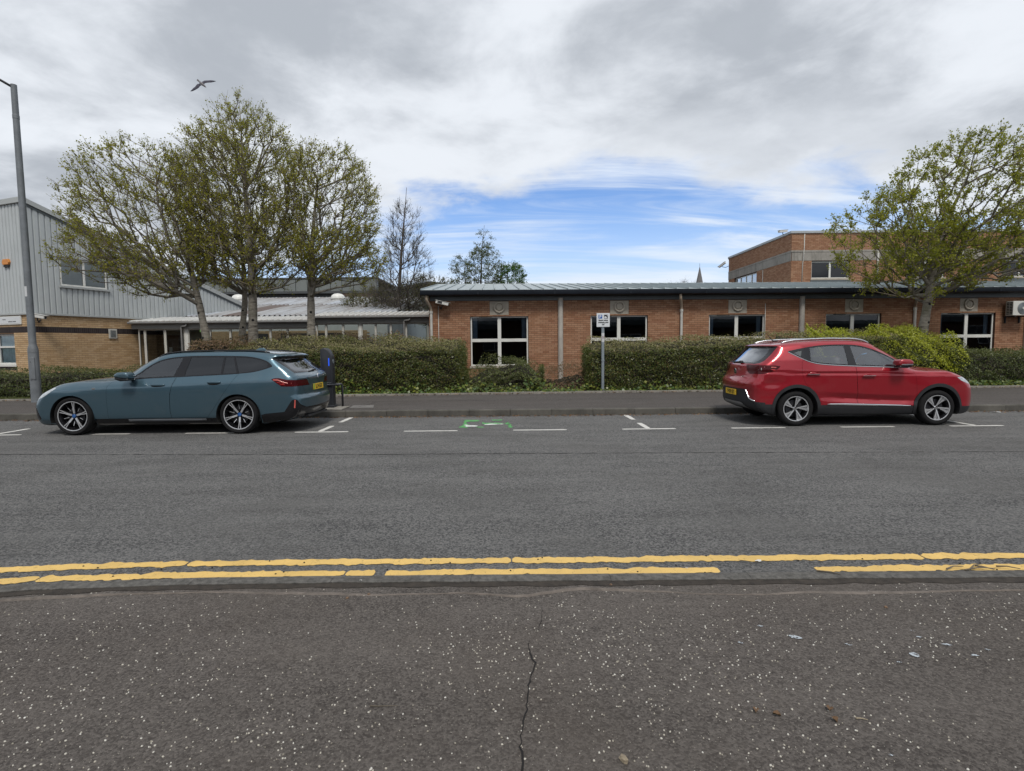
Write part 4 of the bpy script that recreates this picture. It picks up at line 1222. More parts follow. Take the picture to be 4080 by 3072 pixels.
M['leaf_fresh'] = leaf_mat('leaf_fresh', [(0.17, 0.20, 0.022), (0.26, 0.29, 0.030), (0.34, 0.35, 0.038), (0.40, 0.39, 0.045), (0.24, 0.22, 0.04)], 0.45, 0.5)
M['leaf_birch'] = leaf_mat('leaf_birch', [(0.045, 0.085, 0.022), (0.075, 0.115, 0.03), (0.12, 0.135, 0.04), (0.06, 0.10, 0.02)])
M['leaf_green'] = leaf_mat('leaf_bright_green', [(0.03, 0.11, 0.02), (0.05, 0.15, 0.03), (0.08, 0.17, 0.03)])
M['leaf_bud'] = leaf_mat('leaf_bud', [(0.06, 0.055, 0.03), (0.10, 0.09, 0.035), (0.13, 0.12, 0.04)])

def leaf_mesh(name, C, Nrm, size, rs, aspect=0.62, fold=0.25, hang=None):
    """one folded kite per leaf; C centres, Nrm facing"""
    n = len(C)
    Nrm = Nrm / (np.linalg.norm(Nrm, axis=1)[:, None] + 1e-9)
    r = rs.normal(size=(n, 3))
    if hang is not None: r = r * 0.6 + np.array(hang)
    A = r - (r * Nrm).sum(1)[:, None] * Nrm
    A /= np.linalg.norm(A, axis=1)[:, None] + 1e-9
    B = np.cross(Nrm, A)
    L = (size * rs.uniform(0.65, 1.25, n))[:, None]; Wd = L * aspect * 0.5
    p0 = C - A * L * 0.5; p2 = C + A * L * 0.5
    mid = C - A * L * 0.06 - Nrm * Wd * fold
    p1 = mid + B * Wd; p3 = mid - B * Wd
    V = np.stack([p0, p1, p2, p3], 1).reshape(-1, 3)
    F = np.arange(4 * n).reshape(-1, 4)
    return np_mesh(name, V, F)

def tube_mesh(name, P0, P1, R0, R1, sides):
    n = len(P0)
    D = P1 - P0; L = np.linalg.norm(D, axis=1)[:, None]; D = D / np.maximum(L, 1e-6)
    ref = np.where(np.abs(D[:, 2:3]) < 0.9, np.array([[0, 0, 1.0]]), np.array([[1.0, 0, 0]]))
    A = np.cross(D, ref); A /= np.linalg.norm(A, axis=1)[:, None]; B = np.cross(D, A)
    P0 = P0 - D * np.minimum(R0, 0.02)[:, None] * 0.5
    t = 2 * np.pi * np.arange(sides) / sides
    ring = np.cos(t)[None, :, None] * A[:, None] + np.sin(t)[None, :, None] * B[:, None]
    V = np.concatenate([P0[:, None] + ring * R0[:, None, None], P1[:, None] + ring * R1[:, None, None]], 1).reshape(-1, 3)
    i = np.arange(sides); j = (i + 1) % sides
    q = np.stack([i, j, j + sides, i + sides], 1)
    F = ((np.arange(n) * 2 * sides)[:, None, None] + q[None]).reshape(-1, 4)
    return np_mesh(name, V, F, True)

def grow(trunk, blobs, n_tips, seed, up=0.6, bf=0.50, zmin=2.0, shell=0.45, step=0.42, rtip=0.0065, gam=2.25):
    """skeleton: every attractor joins the nearest suitable node; radii from the pipe rule"""
    rs = np.random.default_rng(seed)
    nodes = []; par = []; plen = []
    for k, (x, y, z) in enumerate(trunk):
        p = np.array([x, y, z], float)
        if nodes:
            q = nodes[-1]; m = max(1, int(np.linalg.norm(p - q) / 0.25))
            for i in range(1, m + 1):
                nodes.append(q + (p - q) * i / m); par.append(len(nodes) - 2); plen.append(plen[-1] + np.linalg.norm(p - q) / m)
        else:
            nodes.append(p); par.append(-1); plen.append(0.0)
    nt = len(nodes)
    pts = []
    wts = np.array([b[3] * b[4] * b[5] for b in blobs]); wts /= wts.sum()
    while len(pts) < n_tips:
        b = blobs[rs.choice(len(blobs), p=wts)]
        d = rs.normal(size=3); d /= np.linalg.norm(d)
        r = rs.random() ** (1 / 3 * (1 - shell))
        p = np.array(b[:3]) + d * r * np.array(b[3:6])
        if p[2] < zmin: continue
        pts.append(p)
    pts = np.array(pts)
    T = np.array(nodes)
    d0 = np.array([np.min(np.linalg.norm(T - p, axis=1)) for p in pts])
    order = np.argsort(d0)
    NA = np.zeros((nt + n_tips * 14, 3)); NA[:nt] = T
    PL = np.zeros(len(NA)); PL[:nt] = plen
    cnt = nt; tips = []
    zf = trunk[0][2] + 0.36 * (trunk[-1][2] - trunk[0][2])
    for i in order:
        p = pts[i]
        Dv = p - NA[:cnt]; dist = np.linalg.norm(Dv, axis=1)
        cosu = Dv[:, 2] / np.maximum(dist, 1e-6)
        cost = dist * (1 + up * np.clip(0.35 - cosu, 0, 2)) + bf * PL[:cnt]
        zt = max(zf, zmin * 0.9) * rs.uniform(0.85, 1.45)
        cost[:nt] += np.where(NA[:nt, 2] < zt, 1.2 + 1.5 * (zt - NA[:nt, 2]), 0.0)
        k = int(np.argmin(cost))
        a = NA[k]; L = dist[k]; m = max(1, int(L / step))
        prev = k
        side = rs.normal(size=3) * 0.05 * L
        for q in range(1, m + 1):
            t = q / m
            c = a + (p - a) * t + side * math.sin(math.pi * t) + np.array([0, 0, -0.06 * L * math.sin(math.pi * t)])
            NA[cnt] = c; par.append(prev); PL[cnt] = PL[prev] + L / m
            prev = cnt; cnt += 1
        tips.append(prev)
    NA = NA[:cnt]; par = np.array(par)
    load = np.zeros(cnt); load[tips] = 1.0
    for i in range(cnt - 1, 0, -1): load[par[i]] += load[i]
    R = rtip * np.maximum(load, 1) ** (1 / gam)
    return NA, par, R, np.array(tips), nt, rs

def tree(name, label, trunk, blobs, n_tips, seed, leaf, leaf_n=7, leaf_size=0.07, twigs=5, twig_len=0.36, r_base=0.13, r_fork=0.058, bark=None, twigm=None, zmin=2.0, group=None, droop=0.0, cat='tree', upw=0.5, wind=(0, 0, 0), knots=True, **kw):
    base = trunk[0]
    root = empty(name, base)
    tag(root, label, cat, group)
    NA, par, R, tips, nt, rs = grow(trunk, blobs, n_tips, seed, zmin=zmin, **kw)
    off = np.array(base)
    # trunk: one tapered tube along the leader
    tp = NA[:nt] - off
    rad = []
    for i in range(nt):
        t = i / (nt - 1)
        rad.append(max(r_base * (1 - t) ** 0.85 * (1 + 0.35 * math.exp(-t * 22)), 0.012) * (1 + 0.05 * math.sin(i * 1.9)))
    tr = MB().tube([tuple(p) for p in tp], rad, 14).build('trunk', bark or M['bark'], root, smooth=True)
    if knots:
        for q in range(4):
            i = int(nt * (0.10 + 0.09 * q)); a = rs.uniform(-2.4, -0.7)
            d = Vector((math.cos(a), math.sin(a), 0))
            c = Vector(tp[i]) + d * (rad[i] * 0.86)
            MB().cyl(c - d * 0.02, c + d * 0.022, rad[i] * 0.42, rad[i] * 0.30, 10).build('branch_scar', M['crack'], tr, smooth=True)
    ch = np.arange(nt, len(NA))
    P0, P1 = NA[par[ch]] - off, NA[ch] - off
    R1 = np.minimum(R[ch], r_fork); R0 = np.minimum(np.where(par[ch] < nt, R1 * 1.25, R[par[ch]]), r_fork * 1.15)
    R0 = np.minimum(R0, R1 * 1.9)
    big = R1 > 0.018
    link('limbs', tube_mesh('limbs', P0[big], P1[big], R0[big], R1[big], 7), bark or M['bark'], root)['kind'] = 'stuff'
    # twigs and leaves
    term = np.concatenate([tips, ch[(R[ch] < 0.014) & (rs.random(len(ch)) < 0.5)]])
    dirs = NA[term] - NA[par[term]]; dirs /= np.linalg.norm(dirs, axis=1)[:, None] + 1e-9
    cen = NA[:nt].mean(0)
    n = len(term) * twigs
    idx = np.repeat(np.arange(len(term)), twigs)
    S = NA[term][idx]
    out = S - cen; out[:, 2] *= 0.4; out /= np.linalg.norm(out, axis=1)[:, None] + 1e-9
    D = dirs[idx] * 0.7 + out * 0.35 + rs.normal(size=(n, 3)) * 0.55 + np.array([0, 0, upw]) + np.array(wind)
    D /= np.linalg.norm(D, axis=1)[:, None]
    L = twig_len * rs.uniform(0.45, 1.25, n)
    E = S + D * L[:, None] + np.array([0, 0, -droop]) * (L ** 1.5)[:, None]
    small = ~big
    p0 = np.concatenate([P0[small], S - off]); p1 = np.concatenate([P1[small], E - off])
    r0 = np.concatenate([R0[small], np.full(n, 0.0048)]); r1 = np.concatenate([R1[small], np.full(n, 0.0022)])
    link('branches', tube_mesh('branches', p0, p1, r0, r1, 3), twigm or M['twig'], root)['kind'] = 'stuff'
    if leaf_n:
        m = n * leaf_n
        k = np.repeat(np.arange(n), leaf_n)
        t = rs.random(m) ** 0.7
        C = S[k] + (E[k] - S[k]) * t[:, None] + rs.normal(size=(m, 3)) * leaf_size * 0.55 - off
        Nn = rs.normal(size=(m, 3)) + np.array([0, -0.2, 0.5])
        o = link('crown', leaf_mesh('crown', C, Nn, leaf_size, rs, 0.75, 0.3), leaf, root); o['kind'] = 'stuff'
    return root

GT = 'young street trees behind the hedge'
tree('street_tree', 'spreading spring tree leaning over the hedge with a low left limb, beside the clad hall',
     [(-9.55, 17.2, 0.15), (-9.68, 17.2, 1.9), (-9.90, 17.2, 3.2), (-10.15, 17.15, 4.6), (-10.6, 17.1, 6.0), (-11.1, 17.1, 7.2)],
     [(-11.2, 17.0, 5.6, 2.15, 2.2, 2.25), (-12.5, 17.0, 4.4, 1.25, 1.5, 0.85), (-10.8, 16.9, 4.0, 1.6, 1.7, 0.9)], 1150, 11, M['leaf_spring'], 4, 0.054, 4, 0.32, r_base=0.155, zmin=2.75, group=None)
tree('street_tree', 'tallest spring tree, pale straight trunk rising behind the clipped hedge',
     [(-8.42, 17.6, 0.15), (-8.39, 17.6, 1.9), (-8.35, 17.6, 3.3), (-8.36, 17.6, 4.8), (-8.45, 17.6, 6.6), (-8.5, 17.6, 9.0)],
     [(-8.5, 17.6, 6.6, 2.0, 1.8, 2.3), (-8.4, 17.6, 8.0, 1.0, 1.0, 1.5), (-8.3, 17.5, 4.5, 1.8, 1.7, 1.2)], 1100, 12, M['leaf_spring'], 4, 0.052, 4, 0.34, r_base=0.18, zmin=3.0)
tree('street_tree', 'dark slim trunk standing against the tallest spring tree',
     [(-9.2, 18.2, 0.15), (-9.05, 18.2, 1.98), (-8.9, 18.2, 3.1), (-8.95, 18.3, 4.4), (-9.3, 18.4, 6.6), (-9.5, 18.4, 7.8)],
     [(-9.7, 18.5, 6.4, 1.7, 1.7, 2.1), (-9.4, 18.3, 4.6, 1.6, 1.5, 1.0)], 800, 13, M['leaf_spring'], 4, 0.052, 4, 0.32, r_base=0.135, zmin=3.1)
tree('street_tree', 'spring tree with forked limbs at the right of the tree group by the corridor',
     [(-6.5, 17.6, 0.15), (-6.5, 17.6, 1.94), (-6.47, 17.6, 3.2), (-6.4, 17.6, 4.6), (-6.2, 17.6, 6.3), (-6.1, 17.6, 7.4)],
     [(-5.9, 17.6, 5.8, 1.65, 1.7, 2.15), (-5.5, 17.5, 4.4, 1.5, 1.5, 0.95)], 1000, 14, M['leaf_spring'], 4, 0.052, 4, 0.34, r_base=0.175, zmin=2.9)
tree('street_tree', 'wind-blown leafy tree with pale leaning trunk in front of the low brick building',
     [(13.5, 18.0, 0.15), (13.66, 18.0, 1.9), (13.82, 18.0, 3.1), (13.95, 18.0, 4.2), (14.5, 18.0, 6.0), (15.2, 18.0, 7.6)],
     [(15.0, 18.0, 5.9, 2.9, 2.6, 2.2), (12.6, 17.9, 4.9, 2.0, 2.0, 1.5), (15.8, 18.0, 4.6, 3.2, 2.2, 1.3), (13.3, 17.8, 3.7, 1.7, 1.6, 0.75)], 1350, 15, M['leaf_fresh'], 6, 0.070, 4, 0.32, r_base=0.185, zmin=2.95, wind=(0.35, 0, 0))
tree('bare_tree', 'tall narrow almost leafless tree behind the glazed corridor', 
     [(-6.35, 30, 0.15), (-6.28, 30, 3.5), (-6.0, 30, 6.5), (-5.72, 30, 9.2), (-5.62, 30, 10.2)],
     [(-5.9, 30, 5.6, 1.55, 1.5, 2.2), (-5.8, 30, 7.6, 0.95, 0.95, 1.9), (-6.1, 30, 4.2, 1.7, 1.6, 1.1)], 700, 16, M['leaf_bud'], 1, 0.05, 5, 0.45, r_base=0.16, bark=M['twig_dark'], twigm=M['twig_dark'], zmin=2.9, upw=0.7, knots=False, up=0.7)
tree('bare_tree', 'short bushy budding tree beside the tall leafless one, over the ribbed roof',
     [(-4.7, 31.5, 0.15), (-4.7, 31.5, 3.0), (-4.65, 31.5, 5.2)],
     [(-4.8, 31.5, 4.2, 1.6, 1.5, 1.4)], 260, 26, M['leaf_bud'], 3, 0.07, 5, 0.4, r_base=0.12, bark=M['twig_dark'], twigm=M['twig_dark'], zmin=2.6, knots=False)
tree('bare_tree', 'dark bushy tree low over the ribbed roof, left of the tall leafless one',
     [(-8.3, 31.5, 0.15), (-8.3, 31.5, 3.0), (-8.2, 31.5, 4.4)],
     [(-8.2, 31.5, 3.8, 1.5, 1.4, 1.1)], 240, 27, M['leaf_bud'], 3, 0.07, 5, 0.4, r_base=0.10, bark=M['twig_dark'], twigm=M['twig_dark'], zmin=2.6, knots=False)
GB = 'birches beyond the brick roof'
tree('birch_tree', 'tallest of three birches beyond the brick roof', [(-2.4, 42, 0.15), (-2.35, 42, 6), (-2.2, 42, 9), (-2.0, 42, 10.8)],
     [(-2.05, 42, 7.4, 1.35, 1.3, 1.9), (-2.1, 42, 9.4, 0.6, 0.6, 1.1)], 220, 17, M['leaf_birch'], 4, 0.085, 5, 0.55, r_base=0.15, bark=M['twig_dark'], twigm=M['twig_dark'], zmin=4.5, droop=0.6, upw=0.0, knots=False)
tree('birch_tree', 'thin brownish birch left of the tallest birch beyond the brick roof', [(-3.6, 42.5, 0.15), (-3.55, 42.5, 5), (-3.6, 42.5, 8.4)],
     [(-3.95, 42.5, 6.9, 0.75, 0.8, 1.7)], 120, 18, M['leaf_birch'], 4, 0.08, 5, 0.5, r_base=0.11, bark=M['twig_dark'], twigm=M['twig_dark'], zmin=4.5, droop=0.6, upw=0.0, knots=False)
tree('birch_tree', 'bright green bushy tree right of the tallest birch', [(-0.4, 42.3, 0.15), (-0.4, 42.3, 5), (-0.2, 42.3, 7.9)],
     [(-0.05, 42.3, 6.5, 1.05, 1.0, 1.5)], 170, 19, M['leaf_green'], 6, 0.09, 5, 0.5, r_base=0.12, bark=M['twig_dark'], twigm=M['twig_dark'], zmin=4.5, droop=0.3, upw=0.1, knots=False)
tree('far_tree', 'far leafless treetop beside the church spire', [(60.0, 190, 0), (60.0, 190, 14), (60.0, 190, 23.5)],
     [(60.0, 190, 21.0, 6.5, 4.0, 3.4)], 200, 20, M['leaf_bud'], 0, 0.2, 5, 1.6, r_base=0.5, bark=M['twig_dark'], twigm=M['twig_dark'], zmin=12, knots=False, rtip=0.03, r_fork=0.3, step=1.2)

# ---------------------------------------------------------------- hedges
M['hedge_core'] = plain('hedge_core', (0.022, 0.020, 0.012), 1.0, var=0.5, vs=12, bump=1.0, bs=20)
M['h_green'] = leaf_mat('hedge_leaf_green', [(0.030, 0.055, 0.013), (0.050, 0.080, 0.017), (0.080, 0.105, 0.023), (0.135, 0.140, 0.034), (0.062, 0.090, 0.019), (0.17, 0.105, 0.035)], 0.38, 0.2)
M['h_dark'] = leaf_mat('hedge_leaf_dark', [(0.036, 0.060, 0.018), (0.058, 0.085, 0.024), (0.085, 0.105, 0.03), (0.115, 0.125, 0.036)], 0.42, 0.2)
M['h_brown'] = leaf_mat('hedge_leaf_brown', [(0.13, 0.078, 0.05), (0.19, 0.115, 0.072), (0.25, 0.16, 0.10), (0.12, 0.08, 0.055), (0.15, 0.13, 0.05)], 0.6, 0.2)
M['h_top'] = leaf_mat('hedge_leaf_clipped_top', [(0.20, 0.165, 0.09), (0.27, 0.24, 0.10), (0.20, 0.215, 0.075), (0.33, 0.26, 0.17), (0.18, 0.19, 0.065)], 0.5, 0.2)
M['h_yellow'] = leaf_mat('shrub_leaf_yellow', [(0.22, 0.27, 0.02), (0.32, 0.36, 0.025), (0.42, 0.43, 0.03), (0.26, 0.30, 0.025)], 0.4, 0.3)
M['h_olive'] = leaf_mat('shrub_leaf_olive', [(0.060, 0.085, 0.028), (0.095, 0.118, 0.036), (0.14, 0.150, 0.05), (0.08, 0.098, 0.038)], 0.45, 0.2)
M['ivy'] = leaf_mat('ivy_leaf', [(0.040, 0.080, 0.022), (0.060, 0.110, 0.028), (0.09, 0.14, 0.032), (0.24, 0.25, 0.045), (0.05, 0.095, 0.025)], 0.35, 0.2)
M['litter'] = leaf_mat('dry_leaf', [(0.16, 0.085, 0.045), (0.22, 0.125, 0.07), (0.10, 0.055, 0.032), (0.28, 0.18, 0.10), (0.07, 0.04, 0.026)], 0.8, 0.05)

def wob(x, seed, a=0.05):
    r = random.Random(seed); s = 0
    for k in range(5):
        s += math.sin(x * (0.9 + 1.1 * k) + r.uniform(0, 6.28)) * a / (1 + 0.6 * k)
    return s

def hedge(name, label, x0, x1, yf, yb, hf, hb, leaves, seed, size=0.055, dens=1500, group=None, rnd=0.25, top_leaf=None, cat='hedge', z0=0.15, stems=True, rough=0.05, base_gap=0.0, taper=(0.12, 0.12), depth=0.15, core=0.9):
    """yf, yb, hf, hb: functions of x (front, back, front-edge height, back height above z0)"""
    rs = np.random.default_rng(seed)
    cx = (x0 + x1) / 2
    root = empty(name, (cx, yf(cx), z0))
    tag(root, label, cat, group)
    off = np.array([cx, yf(cx), z0])
    def prof(x, s):
        """outline of the section: s 0..1 up the front, 1..2 over the top, 2..3 down the back -> y, z, normal"""
        f, b, h1, h2 = yf(x), yb(x), hf(x), hb(x)
        e = min(1.0, max(0.12, ((x - x0) / taper[0]) ** 0.6 if x < x0 + taper[0] else 1.0, 0.0), max(0.12, ((x1 - x) / taper[1]) ** 0.6) if x > x1 - taper[1] else 1.0)
        h1 = h1 * (0.35 + 0.65 * e); h2 = h2 * (0.35 + 0.65 * e)
        rr = min(rnd, h1 * 0.45)
        if s < 1:
            z = (h1 - rr) * s; return f + 0.05 * (1 - s) * 0.3, z, (0, -1, 0.1)
        if s < 1.35:
            a = (s - 1) / 0.35 * math.pi / 2
            return f + rr * (1 - math.cos(a)), h1 - rr + rr * math.sin(a), (0, -math.cos(a), math.sin(a))
        if s < 2:
            t = (s - 1.35) / 0.65
            return f + rr + (b - f - rr) * t, h1 + (h2 - h1) * t, (0, -0.15, 1)
        return b, h2 * (3 - s), (0, 1, 0.1)
    L = x1 - x0
    # core
    xs = np.linspace(x0 + 0.06, x1 - 0.06, max(6, int(L / 0.12))); ss = np.concatenate([np.linspace(0, 1, 7), np.linspace(1.1, 1.35, 3), np.linspace(1.5, 2, 4), np.linspace(2.2, 3, 4)])
    V = []; m = len(ss)
    for x in xs:
        for s in ss:
            y, z, n = prof(x, s); d = depth * core + rs.normal() * 0.03
            ym = (yf(x) + yb(x)) / 2; hm = max(hf(x), hb(x))
            V.append((x - cx, ym + (y - ym) * (1 - min(0.6, 2 * d / (yb(x) - yf(x)))) - off[1], max(0.0, z * (1 - min(0.6, 1.1 * d / hm)))))
    F = [(i * m + k, (i + 1) * m + k, (i + 1) * m + k + 1, i * m + k + 1) for i in range(len(xs) - 1) for k in range(m - 1)]
    F += [tuple(range(m)), tuple(range((len(xs) - 1) * m, len(xs) * m))]
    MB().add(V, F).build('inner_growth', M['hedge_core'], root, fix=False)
    def scatter(n, srange, xr=None):
        X = rs.uniform(x0, x1, n) if xr is None else rs.uniform(*xr, n); S = rs.uniform(*srange, n)
        C = np.zeros((n, 3)); Nn = np.zeros((n, 3))
        for i in range(n):
            y, z, nn = prof(X[i], S[i])
            bump = wob(X[i] * 2.3 + S[i] * 5, seed, rough) + wob(X[i] * 0.7 - S[i] * 9, seed + 5, rough * 0.7)
            dep = -rs.exponential(depth * 0.42) + bump + 0.03
            C[i] = (X[i], y + nn[1] * dep, max(0.02, z + nn[2] * dep)); Nn[i] = nn
        return C - np.array([cx, off[1], 0]), Nn
    avg = sum(hf(x) for x in np.linspace(x0, x1, 9)) / 9; wid = sum(yb(x) - yf(x) for x in np.linspace(x0, x1, 9)) / 9
    C, Nn = scatter(int(L * avg * dens), (0.0 + base_gap, 1.25))
    link('leaves', leaf_mesh('leaves', C, Nn * 0.9 + rs.normal(size=C.shape) * 0.6, size, rs, 0.55, 0.3), leaves, root)['kind'] = 'stuff'
    C, Nn = scatter(int(L * wid * dens * 0.9), (1.15, 2.0))
    link('top_leaves', leaf_mesh('top_leaves', C, Nn * 0.8 + rs.normal(size=C.shape) * 0.7, size * 0.92, rs, 0.55, 0.3), top_leaf or leaves, root)['kind'] = 'stuff'
    ce = []; ne = []
    n = int(wid * avg * dens * 1.1)
    for e, sg in ((x0, -1), (x1, 1)):
        S = rs.uniform(0, 2, n); T = rs.random(n) ** 0.5
        for s, t in zip(S, T):
            y, z, nn = prof(e, s); ym = (yf(e) + yb(e)) / 2; zz = z * t
            full = hf(e) + (hb(e) - hf(e)) * rs.random()
            ce.append((e + sg * (rs.normal() * 0.05 - 0.04 * abs(t - 0.5)), yf(e) + rs.random() * (yb(e) - yf(e)), rs.random() ** 0.9 * full * 0.93)); ne.append((sg, -0.5, 0.2))
    C = np.array(ce) - np.array([cx, off[1], 0]); Nn = np.array(ne, float)
    link('end_leaves', leaf_mesh('end_leaves', C, Nn + rs.normal(size=C.shape) * 0.6, size, rs, 0.55, 0.3), leaves, root)['kind'] = 'stuff'
    if stems:
        p0 = []; p1 = []
        for i in range(int(L * 16)):
            x = rs.uniform(x0 + 0.1, x1 - 0.1); z = rs.uniform(0.1, avg * 0.9); y = yf(x) + rs.uniform(-0.01, 0.06)
            a = np.array([x - cx, y - off[1], z]); d = rs.normal(size=3) * np.array([0.5, 0.2, 1.0]); d /= np.linalg.norm(d)
            p0.append(a); p1.append(a + d * rs.uniform(0.1, 0.3))
        for i in range(int(L * 22)):
            x = rs.uniform(x0 + 0.05, x1 - 0.05); s = rs.uniform(1.2, 2.0); y, z, nn = prof(x, s)
            a = np.array([x - cx, y - off[1], z - 0.03]); d = np.array([rs.normal() * 0.4, rs.normal() * 0.3, 1.0])
            p0.append(a); p1.append(a + d * rs.uniform(0.03, 0.14))
        p0, p1 = np.array(p0), np.array(p1)
        o = link('stems', tube_mesh('stems', p0, p1, np.full(len(p0), 0.004), np.full(len(p0), 0.002), 3), M['twig'], root); o['kind'] = 'stuff'
    return root
cst = lambda v: (lambda x: v)
ef = lambda d: (lambda x: edge_at(x) + d + 0.04 * math.sin(x * 2.1))
hedge('clipped_hedge', 'clipped evergreen hedge with rounded end behind the charging post', -8.3, -1.52, ef(0.55), ef(2.1), lambda x: 1.36 + 0.03 * math.sin(x * 1.7), lambda x: 1.72 + 0.02 * math.sin(x * 2.9), M['h_green'], 31, 0.055, 1650, top_leaf=M['h_top'], rough=0.045)
hedge('clipped_hedge', 'long clipped evergreen hedge with brownish top behind the sign and red car', 2.30, 12.2, ef(0.45), ef(1.65), lambda x: 1.28 + 0.032 * (x - 2.3) + 0.03 * math.sin(x * 1.3), lambda x: 1.60 + 0.018 * (x - 2.3) + 0.02 * math.sin(x * 2.3), M['h_green'], 32, 0.055, 1550, top_leaf=M['h_top'], rough=0.045)
hedge('brown_hedge', 'russet beech hedge standing between the leaning trunk and the clipped hedge', -10.0, -8.2, cst(16.7), cst(17.7), cst(1.62), cst(1.70), M['h_brown'], 33, 0.06, 1300, rough=0.07)
hedge('brown_hedge', 'low mixed russet and green row behind the clipped hedge', -8.2, -3.6, cst(18.0), cst(18.7), lambda x: 1.74 + 0.10 * math.sin(x * 3.1), lambda x: 1.76 + 0.10 * math.sin(x * 3.1 + 1), M['h_olive'], 34, 0.06, 900, top_leaf=M['h_brown'], rough=0.08)
hedge('low_hedge', 'low dark hedge at the foot of the clad hall beside the lamp post', -20.5, -10.2, lambda x: edge_at(x) + 0.55, lambda x: edge_at(x) + 1.5, lambda x: 0.74 + 0.03 * math.sin(x * 1.9), lambda x: 0.86 + 0.02 * math.sin(x * 2.7), M['h_dark'], 35, 0.05, 1500, top_leaf=M['h_olive'], rough=0.05)
hedge('garden_shrub', 'low loose grey-green shrub under the big window', -1.45, 0.95, ef(0.75), ef(1.7), lambda x: 0.74 + 0.12 * math.sin(x * 2.4 + 1.2) + 0.05 * math.sin(x * 7), lambda x: 0.90 + 0.10 * math.sin(x * 2.1 + 1.0), M['h_olive'], 36, 0.052, 2100, core=1.25, cat='shrub', rnd=0.3, rough=0.12, taper=(0.5, 0.4))
hedge('garden_shrub', 'thin twiggy brown shrub between the low shrub and the sign post', 0.85, 2.35, ef(0.8), ef(1.6), lambda x: 0.62 + 0.12 * math.sin(x * 4.0), lambda x: 0.70 + 0.10 * math.sin(x * 3.4), M['h_brown'], 37, 0.045, 1700, core=1.7, cat='shrub', rnd=0.3, rough=0.14, taper=(0.3, 0.3), depth=0.16)
hedge('yellow_shrub', 'bright yellow-green shrub rising over the red car', 9.2, 14.35, lambda x: edge_at(x) + 0.65 - 0.1 * math.sin(x * 1.3), lambda x: edge_at(x) + 1.9, lambda x: 1.50 + 0.08 * math.sin(x * 2.2) - 0.22 * max(0, x - 13.3), lambda x: 1.80 + 0.07 * math.sin(x * 2.6) - 0.15 * max(0, x - 13.3), M['h_olive'], 38, 0.055, 1700, cat='shrub', top_leaf=M['h_yellow'], rough=0.12, rnd=0.45, taper=(0.6, 0.4))
hedge('clipped_hedge', 'dark green hedge right of the yellow shrub below the air conditioner', 13.9, 20.5, lambda x: edge_at(x) + 0.55, lambda x: edge_at(x) + 1.7, lambda x: 1.02 - 0.02 * (x - 14), lambda x: 1.22 - 0.02 * (x - 14), M['h_dark'], 39, 0.055, 1550, top_leaf=M['h_olive'], rough=0.06)
# yellow young shoots up the front of the yellow shrub
def shoots():
    rs = np.random.default_rng(77)
    root = bpy.data.objects['yellow_shrub']
    off = np.array(root.location)
    n = 12000
    X = rs.uniform(9.3, 14.3, n); t = rs.random(n) ** 1.7
    Z = 0.15 + 1.78 - t * 1.15 + rs.normal(size=n) * 0.05 + 0.12 * np.sin(X * 2.2) - 0.2 * np.maximum(0, X - 13.3)
    Y = np.array([edge_at(x) for x in X]) + 0.60 + np.clip(1 - 2.2 * t, 0, 1) * 0.6 - 0.1 * np.sin(X * 1.3) + rs.normal(size=n) * 0.05
    C = np.stack([X, Y, Z], 1) + 0.10 * np.stack([np.sin(Z * 9 + X * 7), np.zeros(n) - np.abs(np.sin(X * 6 + Z * 5)), np.sin(X * 5)], 1)
    N = rs.normal(size=(n, 3)) * 0.5 + np.array([0, -0.7, 0.7])
    link('young_shoots', leaf_mesh('young_shoots', C - off, N, 0.055, rs, 0.5, 0.3), M['h_yellow'], root)['kind'] = 'stuff'
shoots()

# ---------------------------------------------------------------- ivy, grass, fallen leaves
def ground_cover(name, label, cat, n, xr, yfun, zfun, size, mat, seed, aspect=0.85, nz=0.8, ny=-0.5):
    rs = np.random.default_rng(seed)
    X = rs.uniform(*xr, n); U = rs.random(n)
    C = np.array([(x, *yfun(x, u, rs), 0) for x, u in zip(X, U)])[:, :3]
    C[:, 2] = [zfun(x, u, rs) for x, u in zip(X, U)]
    N = rs.normal(size=(n, 3)) * 0.45 + np.array([0, ny, nz])
    o = link(name, leaf_mesh(name, C, N, size, rs, aspect, 0.25), mat)
    tag(o, label, cat, None, 'stuff')
    return o
ground_cover('ivy', 'glossy yellow-green ivy trailing along the foot of the hedges', 'ivy', 3300, (-5.6, 12.0), lambda x, u, r: (edge_at(x) + 0.22 + 0.55 * u ** 1.1 + 0.14 * math.sin(x * 3) * math.sin(x * 1.1),), lambda x, u, r: 0.16 + 0.55 * r.random() ** 1.6 * (0.15 + u) * (0.35 + 0.65 * math.sin(x * 1.7 + 0.5) ** 2), 0.092, M['ivy'], 51)
ground_cover('ivy', 'sparse ivy and weeds along the foot of the dark hedge by the kerb edging', 'ivy', 1100, (12.0, 20.0), lambda x, u, r: (edge_at(x) + 0.12 + 0.5 * u,), lambda x, u, r: 0.17 + 0.16 * r.random(), 0.10, M['ivy'], 52)
M['grass'] = leaf_mat('grass_blade', [(0.05, 0.075, 0.018), (0.08, 0.10, 0.025), (0.12, 0.12, 0.04)], 0.6, 0.2)
ground_cover('grass', 'strip of rough grass before the low dark hedge', 'grass', 5000, (-20.5, -10.5), lambda x, u, r: (edge_at(x) + 0.06 + 0.55 * u,), lambda x, u, r: 0.16 + 0.05 * r.random(), 0.07, M['grass'], 53, 0.18, 0.1, -1.0)
